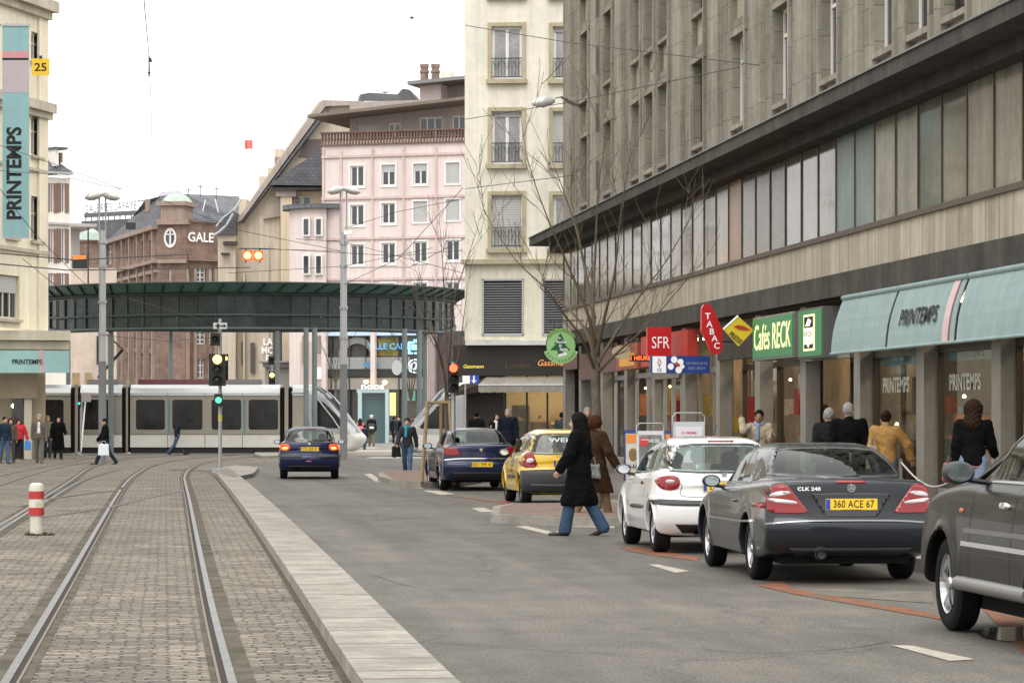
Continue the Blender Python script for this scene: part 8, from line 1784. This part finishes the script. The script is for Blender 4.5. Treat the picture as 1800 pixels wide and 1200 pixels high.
BLK = ('black', (.007,.007,.008)); GK = 'people on the store pavement'; GL = 'people by the cream store corner'; GF = 'people beyond the trams'; GS = 'people before the clothes shop'
# --- woman in black crossing
g0 = at(1018, 941); r, J = person('woman with long black hair, long black coat and flared jeans striding along the road edge', g0, 292, 1.74, legs=((14, 3), (-15, 16)), arms=((14, 20, 18), (-10, 10, 30)), top=('coatw', 'black_coat', (.005,.005,.0055)), coat=.44, bottom=('flared_jeans', (.04,.07,.12), 1.16), hair=('black', 'long'), res=.014, w=1.05, group=None)
# --- woman in brown coat behind her
g0 = P(1045, 735, 47.5); r, J = person('woman with reddish brown hair in a brown coat stepping behind the woman in black', (g0.x, g0.y), 60, 1.70, legs=((-14, 20), (18, 6)), arms=((20, 34, 30), (10, 24, 20)), top=('coatw', 'brown_coat', (.04,.021,.013)), coat=.50, bottom=('tan_trousers', (.16,.11,.065)), hair=('reddish', 'curly'), res=.016, w=1.12, base_z=0, group=None)
bag('patterned grey handbag under the arm of the woman in the brown coat', r, P(1040, 815, 47.2), (.30, .12, .24), mat('mottled_grey_bag', (.16,.17,.17), .7, var=.7, scale=14, obj=True), 'handbag')
# --- pavement people
def onpave(x, L): Y = yv(x, L); return (L, Y)
p = onpave(1335, 10.9); r, J = person('young man in a pale beige jacket raising one hand to his head', p, 196, 1.66, legs=((8, 6), (-8, 8)), arms=((10, 14, 100), (72, 26, 138)), top=('jacket', 'beige_jacket', (.40,.34,.25)), bottom=('dark_trousers', (.03,.03,.035)), hair=('black', 'short'), lean=6, res=.015, base_z=.14, skin=SKIN2, scarf=('blue_grey', (.25,.30,.42)), group=GK)
p = onpave(1457, 10.7); person('grey-haired person in a dark coat walking away past the coffee shop', p, 12, 1.68, legs=((15, 5), (-15, 15)), top=('coatw', 'charcoal_coat', (.016,.016,.018)), coat=.6, bottom=('dark_trousers', (.03,.03,.035)), hair=('grey', 'short'), res=.016, base_z=.14, group=GK)
p = onpave(1492, 10.9); person('broad man in a black overcoat walking away past the coffee shop', p, 8, 1.76, legs=((-12, 12), (14, 5)), top=('coatw', 'black_coat', (.005,.005,.0055)), coat=.55, bottom=('dark_trousers', (.03,.03,.035)), hair=('grey', 'short'), w=1.18, res=.016, base_z=.14, head_turn=35, group=GK)
p = onpave(1557, 10.9); r, J = person('person in a shiny tan leather jacket and jeans walking with one arm out', p, 20, 1.64, legs=((16, 5), (-14, 16)), arms=((8, 10, 14), (14, 34, 10)), top=('leather', 'tan_leather', (.33,.185,.06)), bottom=('jeans', (.07,.11,.17)), hair=('brown', 'bun'), res=.014, base_z=.14, group=GK)
bag('pale pinkish shoulder bag hanging on the tan leather jacket', r, wpt(r, J['sh', 0]+Vector((-.02, -.16, -.22))), (.20, .10, .36), cloth('pale_pink_bag', (.42,.32,.25)), 'shoulder_bag', rz=.2); b = MB(); q0 = wpt(r, J['sh', 0]+Vector((.02, 0, .07))); 
p = onpave(1711, 10.75); r, J = person('woman with big dark curly hair, black jacket, pink belt and pale jeans', p, 22, 1.74, legs=((8, 3), (-8, 8)), arms=((-4, 9, 16), (16, 10, 45)), top=('jacket', 'black_coat', (.005,.005,.0055)), bottom=('pale_jeans', (.18,.24,.34)), hair=('brown', 'big'), res=.014, base_z=.14, w=1.02, group=GK,
    extra=lambda root, J, T, tt, s, g: g('belt', lambda X, Y, Z: smax(caps(X, Y, Z, T((-.05, 0, .90)), T((.05, 0, .90)), .142, .142, .85), np.abs(Z-T((0, 0, .875)).z)-.022, .006), cloth('pink_belt', (.50,.24,.25))))
bag('dark red and white handbag carried by the curly haired woman', r, wpt(r, J['wr', 0]+Vector((-.06, .02, .02))), (.26, .12, .26), mat('wine_leather', (.17,.02,.03), .35, coat=.4, obj=True), 'handbag')
# --- people before the clothes shop
def shp(x, Z): p = P(x, 735, Z); return (p.x, p.y)
for (x, Z, f, h, tp, bt, hr, lab, kw) in [
    (838, 96.5, 10, 1.72, BLK, (.02,.02,.022), ('black', 'short'), 'dark coated person with back turned at the dark end of the clothes shop', {'coat': .6}),
    (873, 91, 178, 1.66, BLK, (.02,.02,.022), ('brown', 'long'), 'woman in black with a white collar and folded pale hands before the clothes shop', {'scarf': ('white', (.65,.64,.62)), 'arms': ((30, 10, 85), (30, 10, 85))}),
    (893, 90.5, 186, 1.80, ('navy', (.012,.014,.025)), (.02,.02,.025), ('grey', 'short'), 'tall man in a dark navy coat beside the woman in black at the clothes shop', {'coat': .7, 'w': 1.15}),
    (988, 97.5, 0, 1.70, ('slate', (.05,.055,.065)), (.03,.03,.035), ('black', 'short'), 'person in a slate grey jacket looking into the lit clothes shop window', {}),
    (1032, 75, 178, 1.78, BLK, (.02,.02,.022), ('grey', 'short'), 'elderly man in a black coat walking in the arcade beside the tree trunk', {'coat': .6})]:
    kw2 = dict(kw); person(lab, shp(x, Z), f, h, legs=((8, 4), (-8, 10)), arms=kw2.pop('arms', ((5, 8, 12), (-5, 8, 12))), top=('coatw' if 'coat' in kw else 'jacket', tp[0]+'_wool', tp[1]), bottom=('dark_trousers2', bt), hair=hr, res=.022, base_z=.14, group=GS, **kw2)
# --- walking woman with turquoise scarf
g0 = at(716, 826, .14); r, J = person('woman with a turquoise scarf and open dark jacket walking towards the camera', (g0.x, g0.y), 190, 1.68, legs=((20, 6), (-16, 22)), arms=((-18, 14, 12), (18, 16, 16)), top=('jacket', 'dark_grey_wool', (.035,.035,.04)), bottom=('blue_jeans', (.07,.12,.20)), hair=('brown', 'short'), scarf=('turquoise', (.03,.30,.38)), res=.016, base_z=.0, group=None)
bag('black bag carried by the woman with the turquoise scarf', r, wpt(r, J['wr', 1]+Vector((.03, 0, -.05))), (.28, .12, .32), mat('black_bag', (.015,.014,.014), .6), 'handbag')
# --- left group
g0 = at(8, 815); person('person in dark blue at the photo edge beside the brown coated woman', (g0.x, g0.y), 150, 1.70, legs=((10, 4), (-8, 8)), top=('jacket', 'dark_blue_wool', (.02,.035,.06)), bottom=('blue_jeans', (.07,.12,.20)), hair=('brown', 'short'), res=.02, group=GL)
g0 = at(14, 813); person('woman with brown hair in a brown jacket and dark trousers by the shop window', (g0.x+.1, g0.y), 170, 1.66, legs=((12, 4), (-10, 8)), top=('jacket', 'mid_brown_wool', (.13,.085,.065)), bottom=('grey_trousers', (.05,.05,.055)), hair=('brown', 'long'), res=.02, group=GL)
g0 = at(32, 808); r, J = person('stout woman in a bright red jacket carrying a blue carrier', (g0.x, g0.y), 160, 1.62, legs=((10, 4), (-8, 10)), arms=((8, 22, 10), (4, 14, 20)), top=('puffy', 'bright_red_cloth', (.52,.035,.05)), bottom=('dark_trousers2', (.02,.02,.022)), hair=('reddish', 'curly'), w=1.25, res=.02, group=GL)
bag('bright blue plastic carrier hanging from the hand of the woman in red', r, wpt(r, J['wr', 0]+Vector((-.02, 0, -.10))), (.26, .12, .36), mat('blue_plastic', (.03,.22,.60), .35), 'carrier_bag')
g0 = at(69, 814); r, J = person('man in an open grey-brown suit with a white shirt walking towards the camera', (g0.x, g0.y), 185, 1.82, legs=((14, 4), (-10, 8)), arms=((6, 10, 10), (-6, 8, 12)), top=('jacket', 'grey_brown_suit', (.13,.115,.095)), bottom=('grey_suit_trousers', (.14,.135,.125)), hair=('grey', 'short'), w=1.1, res=.018, group=GL,
    extra=lambda root, J, T, tt, s, g: g('shirt', union([C(tt((0, .085, 1.42)), tt((0, .125, 1.10)), .045*s, .062*s)], .02), cloth('white_shirt', (.68,.68,.70))))
g0 = at(82, 806); person('person in a pale khaki jacket walking behind the man in the grey-brown suit', (g0.x, g0.y+1), 180, 1.76, legs=((10, 4), (-8, 8)), top=('jacket', 'khaki_cloth', (.24,.21,.15)), bottom=('grey_trousers', (.09,.085,.08)), hair=('blond', 'short'), res=.022, group=GL)
g0 = at(62, 800); person('half-hidden dark clothed person by the tram window behind the suit man', (g0.x, g0.y+3), 180, 1.84, top=('jacket', 'black_wool', (.007,.007,.008)), bottom=('dark_trousers2', (.02,.02,.022)), hair=('black', 'short'), hat=(.35,.05,.05), res=.024, group=GL)
g0 = at(102, 807); r, J = person('woman in a wide black coat with a pale hand in front, beside the tram', (g0.x, g0.y), 165, 1.72, legs=((8, 4), (-6, 6)), arms=((14, 12, 50), (4, 14, 10)), top=('coatw', 'black_coat', (.005,.005,.0055)), coat=.42, bottom=('dark_trousers2', (.02,.02,.022)), hair=('black', 'long'), w=1.12, res=.02, group=GL)
g0 = at(185, 816); r, J = person('person in a black jacket and dark jeans striding past with a white carrier', (g0.x, g0.y), 262, 1.70, legs=((26, 4), (-22, 14)), arms=((10, 10, 12), (16, 10, 24)), top=('puffy', 'black_wool', (.007,.007,.008)), bottom=('dark_jeans', (.025,.035,.05)), hair=('black', 'short'), res=.02, group=GL)
bag('white plastic carrier with a pale blue print held by the striding person', r, P(182, 780, (g0-CO).dot(FW)-.35), (.40, .14, .42), mat('white_plastic', (.72,.78,.82), .4), 'carrier_bag')
g0 = at(312, 799); r, J = person('person in a dark jacket and blue jeans running along the tram', (g0.x, g0.y), 92, 1.68, legs=((26, 6), (-20, 22)), arms=((24, 14, 30), (-24, 14, 30)), top=('jacket', 'dark_navy_wool', (.025,.03,.045)), bottom=('blue_jeans', (.10,.16,.26)), hair=('black', 'short'), lean=4, res=.02, group=GL)
# --- people beyond
for (x, yb, f, h, tp, bt, hr, lab, kw) in [
    (633, 786, 5, 1.66, ('rose', (.45,.14,.16)), (.03,.03,.04), ('brown', 'long'), 'walker in rose with a round pale red bag on the back', {}),
    (641, 790, 20, 1.30, ('dark_navy', (.03,.035,.06)), (.04,.06,.10), ('black', 'short'), 'child in dark clothes with a white emblem walking beside the backpack man', {}),
    (653, 784, 0, 1.86, ('black', (.013,.013,.016)), (.16,.13,.09), ('white', 'short'), 'man with a black backpack, white cap and tan trousers walking away', {'hat': (.65,.65,.63)}),
    (669, 778, 175, 1.74, ('pale_beige', (.46,.42,.33)), (.03,.03,.03), ('blond', 'short'), 'woman in a pale beige coat with dark boots before the pale blue porch', {'coat': .7}),
    (677, 778, 185, 1.62, ('salmon', (.48,.28,.20)), (.06,.06,.07), ('brown', 'short'), 'person in a salmon top half hidden beside the beige coat', {}),
    (692, 779, 30, 1.74, ('black', (.007,.007,.008)), (.02,.02,.025), ('black', 'short'), 'dark clothed person between the canopy columns, left of the pair', {}),
    (701, 784, 200, 1.78, ('dark_navy', (.03,.035,.06)), (.05,.08,.13), ('black', 'short'), 'man in a navy jacket and jeans between the canopy columns', {}),
    (724, 780, 210, 1.78, ('dark_red', (.14,.03,.035)), (.02,.02,.025), ('reddish', 'short'), 'person with a dark red collar standing right of the canopy columns', {}),
    (618, 776, 350, 1.74, ('pale_grey', (.36,.36,.36)), (.03,.03,.03), ('black', 'short'), 'grey topped person seen just over the tram nose', {}),
    (585, 777, 90, 1.7, ('white', (.5,.5,.5)), (.03,.03,.03), ('brown', 'short'), 'person in white mostly hidden behind the tram nose', {}),
    (708, 787, 15, 1.76, ('coal', (.007,.007,.008)), (.02,.02,.025), ('black', 'short'), 'dark walker close to the pair of grey-green columns', {}),
    (731, 783, 170, 1.80, ('coal', (.007,.007,.008)), (.03,.03,.035), ('brown', 'short'), 'tall dark person between the two right canopy columns', {}),
    (646, 776, 185, 1.72, ('ash', (.12,.12,.13)), (.03,.03,.035), ('brown', 'short'), 'ash grey topped person behind the man with the white cap', {}),
    (611, 782, 92, 1.70, ('plum', (.09,.03,.05)), (.03,.03,.035), ('brown', 'long'), 'person in plum passing in front of the mast foot', {})]:
    g0 = at(x, yb); person(lab, (g0.x, g0.y), f, h, legs=((16, 5), (-14, 14)), top=('coatw' if 'coat' in kw else 'jacket', tp[0]+'_far', tp[1]), bottom=('far_%d' % x, bt), hair=hr, res=.028, group=GF, **kw)
g0 = at(653, 784); Zb = (g0-CO).dot(FW); t = thing('backpack', 'black backpack with a white print worn by the man with the white cap', 'backpack', P(653, 752, Zb-.22)); sdf_mesh('bag_body', lambda X, Y, Z: smax(smax(np.abs(X)-.22, np.abs(Y)-.11, .12), np.abs(Z)-.28, .14), (-.3, -.25, -.36), (.3, .25, .36), .03, M_SIGB, t); b = MB(); b.box(-.12, .12, -.125, -.115, -.03, .09); b.build('print', M_LETW, t)
t = thing('backpack', 'round pale red bag worn by the walker in rose', 'backpack', P(633, 757, (at(633,786)-CO).dot(FW)-.2)); sdf_mesh('bag_body', lambda X, Y, Z: np.sqrt((X/.28)**2+(Y/.14)**2+(Z/.27)**2)*.14-.14, (-.35, -.25, -.35), (.35, .25, .35), .03, cloth('pale_red_bag', (.55,.20,.20)), t)
# --- cyclist's wheel half hidden behind the woman in black: a small red-framed bicycle is leaned in the tree bay
